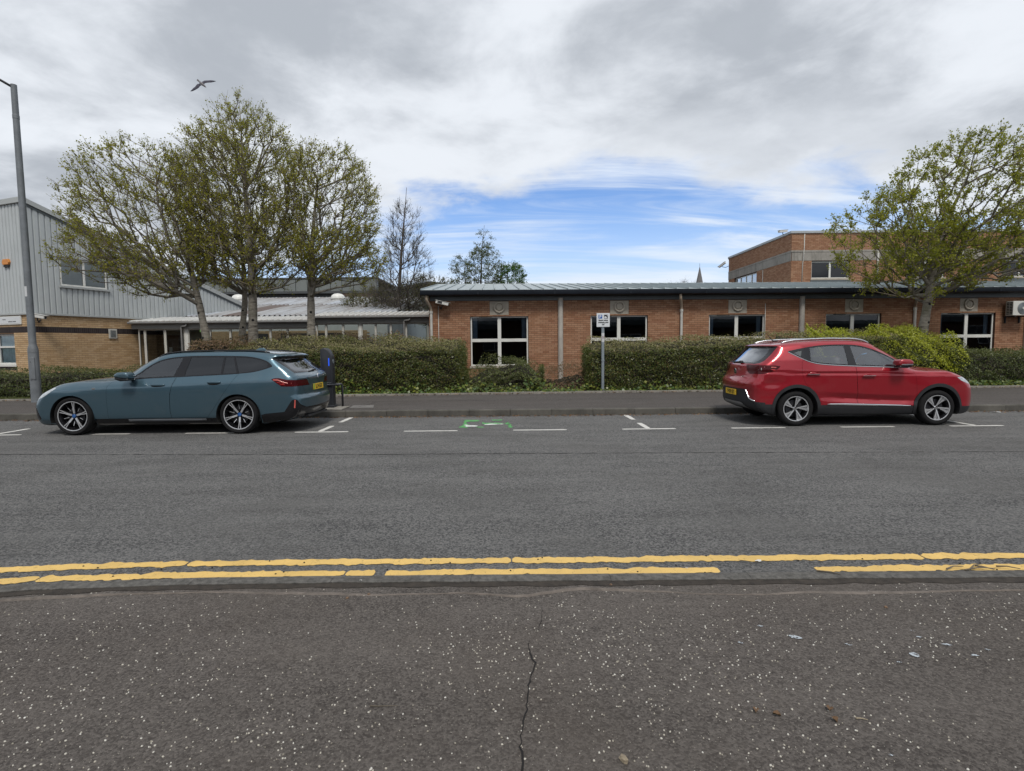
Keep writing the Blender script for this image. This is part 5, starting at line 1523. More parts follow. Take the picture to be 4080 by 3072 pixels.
ground_cover('fallen_leaves', 'dry brown leaves in the gutter of the far kerb', 'leaves', 1900, (-14.0, 14.0), lambda x, u, r: (KERB_F - 0.01 - 0.22 * u ** 2.2,), lambda x, u, r: 0.006 + 0.012 * r.random(), 0.045, M['litter'], 54, 0.7, 1.2, 0.0)
ground_cover('fallen_leaves', 'dry brown leaves along the concrete edging of the far pavement', 'leaves', 2600, (-18.0, 18.0), lambda x, u, r: (edge_at(x) + (-0.16 * u if r.random() < 0.35 else 0.06 + 0.45 * u),), lambda x, u, r: 0.158 + 0.014 * r.random(), 0.055, M['litter'], 55, 0.7, 1.2, 0.0)

# ================================================================ STREET FURNITURE
M['galv'] = plain('galvanised_steel', (0.26, 0.30, 0.33), 0.5, metal=0.4, var=0.12, vs=3, dirt=((0.15, 0.17, 0.18), 0.4))
M['lamp_grey'] = plain('lamp_post_grey', (0.17, 0.185, 0.20), 0.6, metal=0.25, var=0.2, vs=4, dirt=((0.28, 0.28, 0.28), 0.35))
M['lum'] = plain('luminaire_dark', (0.05, 0.05, 0.055), 0.5)
M['cctv'] = plain('cctv_white', (0.60, 0.60, 0.58), 0.45, var=0.08, dirt=((0.3, 0.29, 0.26), 0.5))
M['charger'] = plain('charger_black', (0.020, 0.022, 0.028), 0.45, var=0.15, vs=4)
M['paper'] = plain('label_paper', (0.55, 0.56, 0.57), 0.6, var=0.1)

# lamp post
lp = empty('lamp_post', (-13.02, 14.72, 0.138))
tag(lp, 'tall grey tapering lamp post with access door, in front of the low hedge', 'lamp post')
MB().lathe([(0.118, -0.05), (0.118, 1.42), (0.112, 1.47), (0.086, 1.56), (0.084, 1.58), (0.081, 4.5), (0.068, 8.38)], 'z', 24).build('column', M['lamp_grey'], lp, smooth=40)
dr = MB().box(-0.06, 0.06, -0.128, -0.10, 0.62, 1.22).build('access_door', M['lamp_grey'], lp, bevel=0.008, rot=(0, 0, 0.35))
MB().cyl((-0.03, -0.130, 1.10), (-0.03, -0.124, 1.10), 0.012, n=10).build('lock', M['soffit'], dr)
MB().lathe([(0.119, 1.36), (0.1215, 1.365), (0.1215, 1.385), (0.119, 1.39)], 'z', 24).build('weld_band', M['lamp_grey'], lp)
MB().lathe([(0.0715, 7.50), (0.0765, 7.51), (0.0765, 7.60), (0.0715, 7.61)], 'z', 20).build('collar', M['lamp_grey'], lp)
MB().tube([(0.0, 0.0, 8.30), (-0.35, -0.25, 8.52), (-0.8, -0.6, 8.68)], 0.032, 10).build('bracket_arm', M['lum'], lp, smooth=True)
MB().box(-0.45, 0.30, -0.12, 0.12, -0.05, 0.05).build('luminaire', M['lum'], lp, bevel=0.03, loc=(-1.05, -0.78, 8.72), rot=(0, 0.15, 0.64))
V = []; n = 8
for k in range(n):
    a = math.radians(-150 + 75 * k / (n - 1))
    V += [(0.0855 * math.cos(a), 0.0855 * math.sin(a), 2.86), (0.0855 * math.cos(a), 0.0855 * math.sin(a), 3.13)]
MB().add(V, [(2 * k, 2 * k + 2, 2 * k + 3, 2 * k + 1) for k in range(n - 1)]).build('notice', M['paper'], lp, fix=False)

def cctv(label, loc, rz, tilt=0.15, L=0.62, s=1.0, bracket='down', yaw_arm=(0, 0.22, -0.02), roll=0.0):
    r = empty('security_camera', loc, rz)
    tag(r, label, 'camera')
    R = Matrix.Rotation(tilt, 4, 'Y')
    h = MB().box(-L * 0.45 * s, L * 0.45 * s, -0.07 * s, 0.07 * s, -0.055 * s, 0.055 * s, R).build('housing', M['cctv'], r, bevel=0.015 * s)
    MB().box(-L * 0.5 * s, L * 0.56 * s, -0.085 * s, 0.085 * s, 0.058 * s, 0.068 * s, R).build('sunshield', M['cctv'], r, bevel=0.003)
    MB().cyl(R @ Vector((L * 0.45 * s, 0, 0)), R @ Vector((L * 0.47 * s, 0, 0)), 0.042 * s, n=16).build('lens', M['blk'] if 'blk' in M else M['soffit'], r)
    a = Vector(yaw_arm)
    MB().tube([(0, 0, -0.05 * s), (0, 0, -0.13 * s), tuple(a * 0.5 + Vector((0, 0, -0.15 * s))), tuple(a)], 0.018 * s, 8).build('bracket', M['soffit'], r, smooth=True)
    return r, h
# on the hall's corner, by the lamp post
c, h = cctv('white box camera bolted to the corner of the clad hall beside the lamp post', (-17.75, 20.35, 2.84), 0.12, 0.20, 0.55, 1.15, yaw_arm=(-0.10, 0.30, -0.12))
box_obj('maker_label', M['soffit'], h, -0.26, -0.16, -0.083, -0.0815, -0.02, 0.02, M=Matrix.Rotation(0.20, 4, 'Y'))
c, h = cctv('white box camera high on the left end of the low brick building', (-2.62, 20.62, 3.20), 0.05, 0.22, 0.52, 1.05, yaw_arm=(-0.12, 0.30, -0.12))
box_obj('maker_label', M['soffit'], h, -0.17, 0.0, -0.0765, -0.0745, -0.035, 0.045, M=Matrix.Rotation(0.22, 4, 'Y'))
c, h = cctv('grey camera on the flat roof edge of the two-storey building', (14.75, 29.75, 7.62), 0.3, -0.12, 0.6, 1.0, yaw_arm=(0.22, 0.05, -0.14))
c, h = cctv('small camera on an arm at the far splayed corner of the two-storey building', (14.86, 38.45, 7.12), 2.2, 0.5, 0.62, 1.0, yaw_arm=(-0.45, -0.15, -0.10))

# parking sign
sp = empty('parking_sign', (2.73, 16.2, 0.15))
tag(sp, 'white electric-vehicle parking sign on a grey post at the hedge end', 'sign')
MB().lathe([(0.045, -0.1), (0.045, 2.30), (0.03, 2.31), (0.001, 2.315)], 'z', 20).build('post', M['galv'], sp, smooth=40)
M['sign_white'] = plain('sign_white', (0.66, 0.69, 0.72), 0.35, var=0.03)
M['sign_blue'] = plain('sign_blue', (0.012, 0.10, 0.38), 0.35)
M['sign_black'] = plain('sign_black', (0.012, 0.012, 0.014), 0.4)
pl = MB().box(-0.195, 0.195, -0.062, -0.056, 1.94, 2.345).build('sign_plate', M['sign_white'], sp, bevel=0.003)
fy = -0.0632
MB().box(-0.142, -0.030, fy - 0.001, fy, 2.185, 2.298).build('parking_square', M['sign_blue'], pl)
link('parking_letter', text_mesh('P', 0.125, bold=0.004), M['sign_white'], pl, (-0.086, fy - 0.0022, 2.240), (math.pi / 2, 0, 0))
ic = MB().box(0.026, 0.140, fy - 0.001, fy, 2.185, 2.298).build('charging_square', M['sign_black'], pl)
icn = MB()
yy0, yy1 = fy - 0.003, fy - 0.0018
icn.prism([(0.034, 2.20), (0.112, 2.20), (0.112, 2.215), (0.100, 2.232), (0.085, 2.236), (0.075, 2.252), (0.045, 2.252), (0.040, 2.236), (0.034, 2.232)], yy0, yy1, 'xz')
icn.build('car_symbol', M['sign_white'], pl)
icn = MB()
icn.box(0.118, 0.122, yy0, yy1, 2.20, 2.265); icn.prism([(0.120 + 0.012 * math.cos(a), 2.275 + 0.014 * math.sin(a)) for a in np.linspace(0, 6.28, 12, endpoint=False)], yy0 - 0.0005, yy1 - 0.0004, 'xz')
o = icn.build('plug_symbol', M['sign_white'], pl); o['kind'] = 'stuff'
for t, z in (('Electric vehicle', 2.135), ('recharging point', 2.072), ('only', 2.010)):
    link('lettering', text_mesh(t, 0.056, bold=0.0022, sx=0.82), M['sign_black'], pl, (0, fy - 0.0016, z), (math.pi / 2, 0, 0))
V = []; n = 8
for k in range(n):
    a = math.radians(-165 + 150 * k / (n - 1))
    V += [(0.0465 * math.cos(a), 0.0465 * math.sin(a), 1.49), (0.0465 * math.cos(a), 0.0465 * math.sin(a), 1.76)]
st = MB().add(V, [(2 * k, 2 * k + 2, 2 * k + 3, 2 * k + 1) for k in range(n - 1)]).build('sticker', M['paper'], sp, fix=False)
M['no_red'] = plain('sticker_pink', (0.45, 0.22, 0.24), 0.5)
MB().lathe([(0.036, -0.048), (0.036, -0.050), (0.030, -0.050), (0.030, -0.048)], 'y', 24, (0, 0, 1.63), close=True).build('sticker_ring', M['no_red'], st)
MB().box(-0.034, 0.034, -0.0505, -0.0485, -0.003, 0.003, Matrix.Translation((0, 0, 1.63)) @ Matrix.Rotation(0.75, 4, 'Y')).build('sticker_bar', M['ink'], st)
MB().lathe([(0.0465, 0.92), (0.052, 0.925), (0.052, 0.955), (0.0465, 0.96)], 'z', 16).build('clip', M['galv'], sp)

# charging post with guard rail on a concrete pad
cp = empty('charging_post', (-4.28, 12.55, 0.14))
tag(cp, 'black electric vehicle charging post with slanted top and blue light, behind the teal car', 'charging post')
prof = [(-0.135, 0.0), (0.135, 0.0), (0.135, 1.17), (0.125, 1.22), (0.06, 1.345), (0.0, 1.39), (-0.06, 1.40), (-0.12, 1.375), (-0.135, 1.34)]
MB().prism(prof, -0.11, 0.11, 'xz').build('body', M['charger'], cp, bevel=0.022, seg=3, smooth=35)
MB().box(-0.1365, 0.1365, -0.1115, 0.1115, 0.915, 0.922).build('seam', M['soffit'], cp)
MB().box(0.052, 0.078, -0.1145, -0.110, 0.985, 1.165).build('blue_light', emit_mat('charger_blue_light', (0.015, 0.07, 0.55), 0.6), cp, bevel=0.004)
MB().cyl((0.136, -0.02, 1.09), (0.142, -0.02, 1.09), 0.05, n=20).build('socket', M['galv'], cp)
link('maker_mark', text_mesh('swarco', 0.035), M['galv'], cp, (0.06, -0.1125, 0.60), (math.pi / 2, 0, 0))
MB().box(-0.155, 0.155, -0.13, 0.13, 0.0, 0.07).build('foot', M['charger'], cp, bevel=0.01)
MB().tube([(-0.30, 0.16, 0.0), (-0.30, 0.16, 0.52), (-0.28, 0.16, 0.55), (0.24, 0.16, 0.55), (0.27, 0.16, 0.53), (0.27, 0.16, 0.0)], 0.024, 10).build('guard_rail', M['charger'], cp, smooth=True)
MB().tube([(-0.30, -0.13, 0.0), (-0.30, -0.13, 0.52), (-0.28, -0.13, 0.55), (0.22, -0.13, 0.55)], 0.020, 10).build('guard_rail', M['charger'], cp, smooth=True)
MB().tube([(0.22, -0.13, 0.55), (0.27, -0.10, 0.545), (0.27, 0.13, 0.545)], 0.020, 10).build('guard_rail', M['charger'], cp, smooth=True)
pad = MB().add([(-0.42, -0.40, 0.004), (0.44, -0.50, 0.004), (0.44, 0.20, 0.004), (-0.42, 0.22, 0.004), (-0.42, -0.40, 0.02), (0.44, -0.50, 0.02), (0.44, 0.20, 0.02), (-0.42, 0.22, 0.02)], [(0, 1, 2, 3), (4, 5, 6, 7), (0, 1, 5, 4), (1, 2, 6, 5), (2, 3, 7, 6), (3, 0, 4, 7)]).build('concrete_pad', M['edging'], cp)

# air-conditioning unit
ac = empty('air_conditioner', (20.02, 21.40, 2.56), math.atan(0.035))
tag(ac, 'white air-conditioning unit with round fan grille on the brick wall', 'air conditioner')
M['ac_white'] = plain('ac_white', (0.58, 0.58, 0.55), 0.45, var=0.05)
M['ac_grey'] = plain('ac_grille', (0.20, 0.21, 0.22), 0.5)
MB().box(-0.42, 0.42, -0.16, 0.16, 0.0, 0.56).build('casing', M['ac_white'], ac, bevel=0.015)
g = MB().lathe([(0.225, -0.162), (0.225, -0.172), (0.0005, -0.172)], 'y', 36, (-0.02, 0, 0.28)).build('fan_recess', M['ac_grey'], ac)
for k in range(7):
    r = 0.03 + 0.031 * k
    MB().lathe([(r, -0.172), (r, -0.182), (r + 0.006, -0.182), (r + 0.006, -0.172)], 'y', 32, (-0.02, 0, 0.28), close=True).build('grille_ring', M['galv'], g, smooth=40)
MB().cyl((-0.02, -0.17, 0.28), (-0.02, -0.188, 0.28), 0.045, n=18).build('hub', M['ac_white'], g)
mb = None
for i in range(8):
    for j in range(2): MB().box(-0.4225, -0.4195, -0.13 + 0.135 * j, -0.02 + 0.135 * j, 0.045 + 0.062 * i, 0.085 + 0.062 * i).build('side_slot', M['soffit'], ac)
MB().box(0.255, 0.39, -0.1635, -0.1605, 0.06, 0.34).build('service_panel', M['sign_white'], ac, bevel=0.004)
MB().cyl((0.33, -0.160, 0.45), (0.33, -0.164, 0.45), 0.035, n=20).build('maker_badge', plain('badge_maroon', (0.20, 0.02, 0.08), 0.5), ac)
link('maker_name', text_mesh('LG', 0.05, bold=0.001), M['ink'], ac, (0.335, -0.162, 0.39), (math.pi / 2, 0, 0))
for x in (-0.30, 0.28):
    MB().box(x - 0.02, x + 0.02, -0.15, 0.33, -0.05, -0.005).build('bracket', M['soffit'], ac)
    MB().box(x - 0.02, x + 0.02, 0.25, 0.33, -0.28, -0.05).build('bracket', M['soffit'], ac)

# ---------------------------------------------------------------- gull in flight
def gull():
    r = empty('gull', (-16.47, 30.0, 15.74))
    tag(r, 'gull gliding with spread bent wings against the cloud', 'gull')
    M['gull_body'] = plain('gull_feather', (0.20, 0.19, 0.20), 0.8, var=0.2, vs=8, obj=True)
    M['gull_wing'] = plain('gull_wing', (0.085, 0.08, 0.11), 0.8, var=0.25, vs=6, obj=True)
    k = 1.0
    # body along local -x(tail) .. +x(head), belly to the viewer; measured outline laid in the bird's own plane
    ax = Vector((0.62, 0.15, -0.55)).normalized()
    pts = [-0.20, -0.14, -0.06, 0.02, 0.10, 0.16, 0.20, 0.24, 0.29]; rad = [0.015, 0.035, 0.058, 0.070, 0.064, 0.050, 0.042, 0.026, 0.004]
    MB().tube([ax * p for p in pts], rad, 14).build('body', M['gull_body'], r, smooth=True)
    t0 = -0.26
    MB().add([ax * -0.12 + Vector((0.025, 0, 0.027)), ax * -0.27 + Vector((0.032, 0, 0.036)), ax * -0.29, ax * -0.27 - Vector((0.032, 0, 0.036)), ax * -0.12 - Vector((0.025, 0, 0.027)), ax * -0.16 + Vector((0, -0.02, 0))],
             [(0, 1, 2, 5), (5, 2, 3, 4), (0, 5, 4)]).build('tail', M['gull_body'], r, smooth=True)
    def wing(le, te, nm):
        V = []; n = len(le)
        for (a, b), (c, d) in zip(le, te):
            y = 0.02 + 0.10 * math.hypot(a, b) * 0.4
            V += [(a, y, b), ((a + c) / 2, y - 0.025, (b + d) / 2), (c, y + 0.005, d)]
        F = []
        for i in range(n - 1):
            F += [(3 * i, 3 * i + 3, 3 * i + 4, 3 * i + 1), (3 * i + 1, 3 * i + 4, 3 * i + 5, 3 * i + 2)]
        V2 = [(x, y + 0.018, z) for x, y, z in V]; m = len(V)
        MB().add(V + V2, F + [tuple(m + q for q in f[::-1]) for f in F]).build(nm, M['gull_wing'], r, smooth=True, fix=False)
    s = 1 / 1110.0   # outline units to metres
    o = (1020.0, 640.0)
    cv = lambda L: [((x - o[0]) * s, -(y - o[1]) * s) for x, y in L]
    wing(cv([(1000, 560), (1080, 500), (1180, 455), (1300, 447), (1420, 440), (1560, 432), (1680, 442), (1790, 465), (1832, 485)]),
         cv([(1150, 650), (1180, 610), (1230, 585), (1320, 570), (1430, 560), (1560, 552), (1660, 530), (1770, 505), (1834, 490)]), 'wing')
    wing(cv([(900, 610), (830, 635), (760, 645), (690, 695), (600, 800), (500, 860), (400, 950), (340, 1010), (305, 1045)]),
         cv([(980, 735), (920, 740), (880, 760), (840, 820), (760, 880), (650, 940), (520, 1000), (410, 1040), (310, 1052)]), 'wing')
gull()

# ================================================================ CARS
def pchip(pts):
    x = np.array([p[0] for p in pts], float); y = np.array([p[1] for p in pts], float)
    h = np.diff(x); d = np.diff(y) / h
    m = np.zeros_like(x)
    m[0], m[-1] = d[0], d[-1]
    for i in range(1, len(x) - 1):
        if d[i - 1] * d[i] > 0:
            w1, w2 = 2 * h[i] + h[i - 1], h[i] + 2 * h[i - 1]
            m[i] = (w1 + w2) / (w1 / d[i - 1] + w2 / d[i])
    def f(q):
        q = np.clip(q, x[0], x[-1])
        k = np.clip(np.searchsorted(x, q) - 1, 0, len(x) - 2)
        t = (q - x[k]) / h[k]
        return ((1 + 2 * t) * (1 - t) ** 2 * y[k] + t * (1 - t) ** 2 * h[k] * m[k] + t * t * (3 - 2 * t) * y[k + 1] + t * t * (t - 1) * h[k] * m[k + 1])
    return f

def smax(a, b, r):
    h = np.maximum(r - np.abs(a - b), 0)
    return np.maximum(a, b) + h * h / (4 * r)

def grad(Fn, P, e=0.006):
    G = np.zeros_like(P)
    for k in range(3):
        d = np.zeros(3); d[k] = e
        G[:, k] = (Fn(P + d) - Fn(P - d)) / (2 * e)
    return G

def surface_net(Fn, lo, hi, vox):
    n = [int(round((hi[k] - lo[k]) / vox)) + 1 for k in range(3)]
    ax = [lo[k] + vox * np.arange(n[k]) for k in range(3)]
    g = np.stack(np.meshgrid(*ax, indexing='ij'), -1)
    val = Fn(g.reshape(-1, 3)).reshape(n)
    ins = val < 0
    acc = np.zeros([q - 1 for q in n] + [3]); cnt = np.zeros([q - 1 for q in n])
    quads = []
    off = {0: (1, 2), 1: (2, 0), 2: (0, 1)}
    edges = []
    for k in range(3):
        sl0 = [slice(None)] * 3; sl1 = [slice(None)] * 3
        sl0[k] = slice(0, -1); sl1[k] = slice(1, None)
        a, b = val[tuple(sl0)], val[tuple(sl1)]
        cr = (a < 0) != (b < 0)
        I = np.argwhere(cr)
        va, vb = a[cr], b[cr]
        t = va / (va - vb)
        p = I * vox + np.array(lo)
        p = p.astype(float); p[:, k] += t * vox
        u, w = off[k]
        for du in (0, -1):
            for dw in (0, -1):
                J = I.copy(); J[:, u] += du; J[:, w] += dw
                ok = np.all((J >= 0) & (J < np.array([q - 1 for q in n])), 1)
                np.add.at(acc, tuple(J[ok].T), p[ok]); np.add.at(cnt, tuple(J[ok].T), 1)
        edges.append((k, I, va < 0))
    used = cnt > 0
    idx = -np.ones(cnt.shape, int); idx[used] = np.arange(used.sum())
    V = acc[used] / cnt[used][:, None]
    Q = []
    for k, I, s in edges:
        u, w = off[k]
        c = []
        ok = np.ones(len(I), bool)
        for du, dw in ((0, 0), (-1, 0), (-1, -1), (0, -1)):
            J = I.copy(); J[:, u] += du; J[:, w] += dw
            ok &= np.all((J >= 0) & (J < np.array([q - 1 for q in n])), 1)
            c.append(J)
        q = np.stack([idx[tuple(np.clip(J, 0, np.array(cnt.shape) - 1).T)] for J in c], 1)
        q[~s] = q[~s][:, ::-1]
        Q.append(q[ok])
    Q = np.concatenate(Q)
    for it in range(4):
        G = grad(Fn, V); f = Fn(V)
        V = V - (f / np.maximum((G ** 2).sum(1), 0.2))[:, None] * G * 0.9
    return V, Q

def smooth_poly(pts, n=6, closed=True):
    """Catmull-Rom through the points"""
    P = [np.array(p, float) for p in pts]; N = len(P); out = []
    for i in range(N if closed else N - 1):
        p0, p1, p2, p3 = (P[(i - 1) % N], P[i], P[(i + 1) % N], P[(i + 2) % N]) if closed else (P[max(i - 1, 0)], P[i], P[i + 1], P[min(i + 2, N - 1)])
        for k in range(n):
            t = k / n
            out.append(tuple(0.5 * ((2 * p1) + (-p0 + p2) * t + (2 * p0 - 5 * p1 + 4 * p2 - p3) * t * t + (-p0 + 3 * p1 - 3 * p2 + p3) * t ** 3)))
    if not closed: out.append(tuple(P[-1]))
    return out

def poly_area(p): return 0.5 * sum(a[0] * b[1] - b[0] * a[1] for a, b in zip(p, p[1:] + p[:1]))
def inset(p, d):
    p = list(p)
    if poly_area(p) < 0: p = p[::-1]
    out = []; N = len(p)
    for i in range(N):
        a, b, c = np.array(p[i - 1]), np.array(p[i]), np.array(p[(i + 1) % N])
        e1, e2 = b - a, c - b
        n1 = np.array([-e1[1], e1[0]]) / (np.hypot(*e1) + 1e-9); n2 = np.array([-e2[1], e2[0]]) / (np.hypot(*e2) + 1e-9)
        m = n1 + n2; q = m @ m
        out.append(tuple(b + m * (2 * d / q) if q > 0.8 else b + n1 * d))
    return out
def clip_half(p, a, b):
    """keep the part of polygon p left of the line a->b"""
    def s(q): return (b[0] - a[0]) * (q[1] - a[1]) - (b[1] - a[1]) * (q[0] - a[0])
    out = []
    for u, v in zip(p, p[1:] + p[:1]):
        su, sv_ = s(u), s(v)
        if su >= 0: out.append(u)
        if (su >= 0) != (sv_ >= 0):
            t = su / (su - sv_); out.append((u[0] + (v[0] - u[0]) * t, u[1] + (v[1] - u[1]) * t))
    return out
def in_poly(poly, q):
    x, y = q; c = False
    for (a, b), (d, e) in zip(poly, poly[1:] + poly[:1]):
        if (b > y) != (e > y) and x < (d - a) * (y - b) / (e - b) + a: c = not c
    return c

AX = {'xz': (0, 2, 1), 'yz': (1, 2, 0), 'xy': (0, 1, 2)}
class CarBody:
    def __init__(s, Fn, lo, hi, vox=0.04):
        s.Fn = Fn
        V, Q = surface_net(Fn, lo, hi, vox)
        s.V, s.Q = V, Q
        s.bm = bmesh.new()
        bv = [s.bm.verts.new(p) for p in V]
        for q in Q:
            if len(set(q)) == 4:
                try: s.bm.faces.new([bv[i] for i in q])
                except ValueError: pass
        s.lay = s.bm.faces.layers.int.new('part')
        s.names = ['body']
        s.bm.normal_update()
    def cut(s, poly, plane='xz', cond=None, sym=False):
        a, b, c = AX[plane]
        polys = [poly] + ([[(-x, y) for x, y in poly]] if sym else [])
        for pl in polys:
            x0, x1 = min(p[0] for p in pl) - .01, max(p[0] for p in pl) + .01
            z0, z1 = min(p[1] for p in pl) - .01, max(p[1] for p in pl) + .01
            cand = []
            for f in s.bm.faces:
                m = f.calc_center_median()
                if x0 - .06 < m[a] < x1 + .06 and z0 - .06 < m[b] < z1 + .06 and (cond is None or cond(m, f.normal)): cand.append(f)
            for p, q in zip(pl, pl[1:] + pl[:1]):
                d = (q[0] - p[0], q[1] - p[1])
                if math.hypot(*d) < 1e-5: continue
                lx, hx = min(p[0], q[0]) - 1e-4, max(p[0], q[0]) + 1e-4
                lz, hz = min(p[1], q[1]) - 1e-4, max(p[1], q[1]) + 1e-4
                sub = []
                for f in cand:
                    if not f.is_valid: continue
                    A = [v.co[a] for v in f.verts]; B = [v.co[b] for v in f.verts]
                    if min(A) <= hx and max(A) >= lx and min(B) <= hz and max(B) >= lz: sub.append(f)
                if not sub: continue
                co = [0, 0, 0]; no = [0, 0, 0]
                co[a], co[b] = p; no[a], no[b] = -d[1], d[0]
                es = {e for f in sub for e in f.edges}; vs = {v for f in sub for v in f.verts}
                r = bmesh.ops.bisect_plane(s.bm, geom=sub + list(es) + list(vs), dist=2e-5, plane_co=co, plane_no=no)
                known = set(sub)
                cand += [g for g in r['geom'] if isinstance(g, bmesh.types.BMFace) and g not in known]
        s.bm.normal_update()
    def mark(s, poly, label, plane='xz', cond=None, sym=False, only=None):
        a, b, c = AX[plane]
        if label not in s.names: s.names.append(label)
        k = s.names.index(label)
        polys = [poly] + ([[(-x, y) for x, y in poly]] if sym else [])
        for pl in polys:
            x0, x1 = min(p[0] for p in pl), max(p[0] for p in pl); z0, z1 = min(p[1] for p in pl), max(p[1] for p in pl)
            for f in s.bm.faces:
                m = f.calc_center_median()
                if not (x0 <= m[a] <= x1 and z0 <= m[b] <= z1): continue
                if cond is not None and not cond(m, f.normal): continue
                if only is not None and s.names[f[s.lay]] not in only: continue
                if in_poly(pl, (m[a], m[b])): f[s.lay] = k
    def region(s, poly, label, plane='xz', cond=None, sym=False, only=None):
        s.cut(poly, plane, cond, sym); s.mark(poly, label, plane, cond, sym, only)
    def trim(s, label, poly):
        k = s.names.index(label)
        for pl in (poly, [(-a, b) for a, b in poly]):
            for p, q in zip(pl, pl[1:] + pl[:1]):
                sub2 = [f for f in s.bm.faces if f[s.lay] == k and (f.calc_center_median().y > 0) == (pl is poly)]
                es = {e for f in sub2 for e in f.edges}; vs = {v for f in sub2 for v in f.verts}
                if sub2: bmesh.ops.bisect_plane(s.bm, geom=sub2 + list(es) + list(vs), dist=2e-5, plane_co=(0, p[0], p[1]), plane_no=(0, -(q[1] - p[1]), q[0] - p[0]))
        for f in s.bm.faces:
            if f[s.lay] == k:
                m = f.calc_center_median()
                if not in_poly(poly, (abs(m.y), m.z)): f[s.lay] = 0
        s.bm.normal_update()
    def extract(s, label, name, mat, parent, side=0, gap=0.0, push=0.0, thick=0.0, normals=True):
        k = s.names.index(label)
        fs = [f for f in s.bm.faces if f[s.lay] == k and (side == 0 or f.calc_center_median().y * side > 0)]
        if not fs:
            print('EMPTY PART', name); return None
        idx = {}; V = []; F = []
        for f in fs:
            q = []
            for v in f.verts:
                if v not in idx: idx[v] = len(V); V.append(v.co.copy())
                q.append(idx[v])
            F.append(q)
        me = bpy.data.meshes.new(name); me.from_pydata(V, [], F)
        if gap:
            b2 = bmesh.new(); b2.from_mesh(me)
            r = bmesh.ops.inset_region(b2, faces=b2.faces[:], thickness=gap, use_boundary=True, use_even_offset=True)
            bmesh.ops.delete(b2, geom=r['faces'], context='FACES')
            b2.to_mesh(me); b2.free()
        n = len(me.vertices)
        P = np.zeros(n * 3); me.vertices.foreach_get('co', P); P = P.reshape(-1, 3)
        G = grad(s.Fn, P); G /= np.linalg.norm(G, axis=1)[:, None] + 1e-9
        if push:
            P = P + G * push; me.vertices.foreach_set('co', P.ravel())
        me.polygons.foreach_set('use_smooth', [True] * len(me.polygons))
        if normals: me.normals_split_custom_set_from_vertices([tuple(g) for g in G])
        me.update()
        return link(name, me, mat, parent)
    def surf(s, x, z, side=-1):
        """y of the flank at (x, z)"""
        y = np.linspace(0.2, 1.05, 171)
        P = np.stack([np.full_like(y, x), side * y, np.full_like(y, z)], 1)
        f = s.Fn(P); k = np.argmax(f > 0)
        return side * (y[k - 1] + (y[k] - y[k - 1]) * (-f[k - 1]) / (f[k] - f[k - 1] + 1e-12))
    def top(s, x, y):
        z = np.linspace(0.5, 1.8, 261)
        P = np.stack([np.full_like(z, x), np.full_like(z, y), z], 1)
        f = s.Fn(P); k = np.argmax(f > 0)
        return z[k]
    def inner(s, parent, zmax, arches, mat, d=0.022):
        G = grad(s.Fn, s.V); G /= np.linalg.norm(G, axis=1)[:, None] + 1e-9
        P = s.V - G * d
        C = P[s.Q].mean(1)
        keep = C[:, 2] < zmax
        for (ax_, az, r) in arches: keep &= ~((np.hypot(C[:, 0] - ax_, C[:, 2] - az) < r + 0.05) & (np.abs(C[:, 1]) > 0.35))
        me = np_mesh('inner_shell', P, s.Q[keep], True)
        return link('inner_shell', me, mat, parent)

M['rubber'] = plain('tyre_rubber', (0.011, 0.011, 0.012), 0.85, spec=0.25, var=0.25, vs=20, bump=0.3, bs=160, obj=True)
M['rim_black'] = plain('rim_gloss_black', (0.012, 0.012, 0.014), 0.25, metal=0.4, var=0.1, obj=True)
M['rim_silver'] = plain('rim_machined', (0.66, 0.67, 0.69), 0.34, metal=0.7, var=0.06, obj=True)
M['disc'] = plain('brake_disc', (0.10, 0.10, 0.11), 0.5, metal=0.8, obj=True)
M['blk_gloss'] = plain('trim_gloss_black', (0.010, 0.010, 0.012), 0.16, var=0.1, obj=True)
M['blk'] = plain('trim_black_plastic', (0.020, 0.021, 0.023), 0.55, var=0.15, vs=8, bump=0.15, bs=200, obj=True)
M['cladding'] = plain('arch_plastic', (0.016, 0.017, 0.020), 0.62, var=0.15, vs=8, bump=0.2, bs=200, obj=True)
M['void'] = plain('underbody_black', (0.006, 0.006, 0.006), 0.9, obj=True)
M['chrome'] = plain('chrome_trim', (0.72, 0.73, 0.75), 0.14, metal=1.0, var=0.04, obj=True)
M['satin'] = plain('satin_silver', (0.55, 0.57, 0.60), 0.30, metal=0.9, var=0.05, obj=True)
M['sill_grey'] = plain('sill_grey', (0.13, 0.14, 0.155), 0.4, metal=0.3, obj=True)
M['skid'] = plain('skid_plate', (0.24, 0.24, 0.24), 0.5, metal=0.4, var=0.1, obj=True)
M['glass_dark'] = glass_mat('privacy_glass', (0.045, 0.045, 0.052), 2.0)
M['glass_car'] = glass_mat('car_glass', (0.70, 0.74, 0.72), 3.0)
M['glass_rear'] = glass_mat('rear_screen_glass', (0.10, 0.11, 0.12), 1.5)
M['seat'] = plain('seat_dark', (0.035, 0.035, 0.038), 0.7, obj=True)
M['seat_grey'] = plain('seat_grey', (0.09, 0.09, 0.095), 0.7, obj=True)
M['plate_y'] = plain('number_plate_yellow', (0.78, 0.50, 0.035), 0.4, var=0.05, obj=True)
M['plate_g'] = plain('number_plate_green', (0.05, 0.42, 0.10), 0.4, obj=True)
M['letter'] = plain('plate_letters', (0.012, 0.012, 0.012), 0.5, obj=True)
M['lamp_red'] = plain('lamp_red', (0.42, 0.02, 0.02), 0.12, var=0.25, vs=14, coat=1.0, obj=True)
M['lamp_dark'] = plain('lamp_dark_red', (0.06, 0.003, 0.005), 0.22, var=0.2, spec=0.3, obj=True)
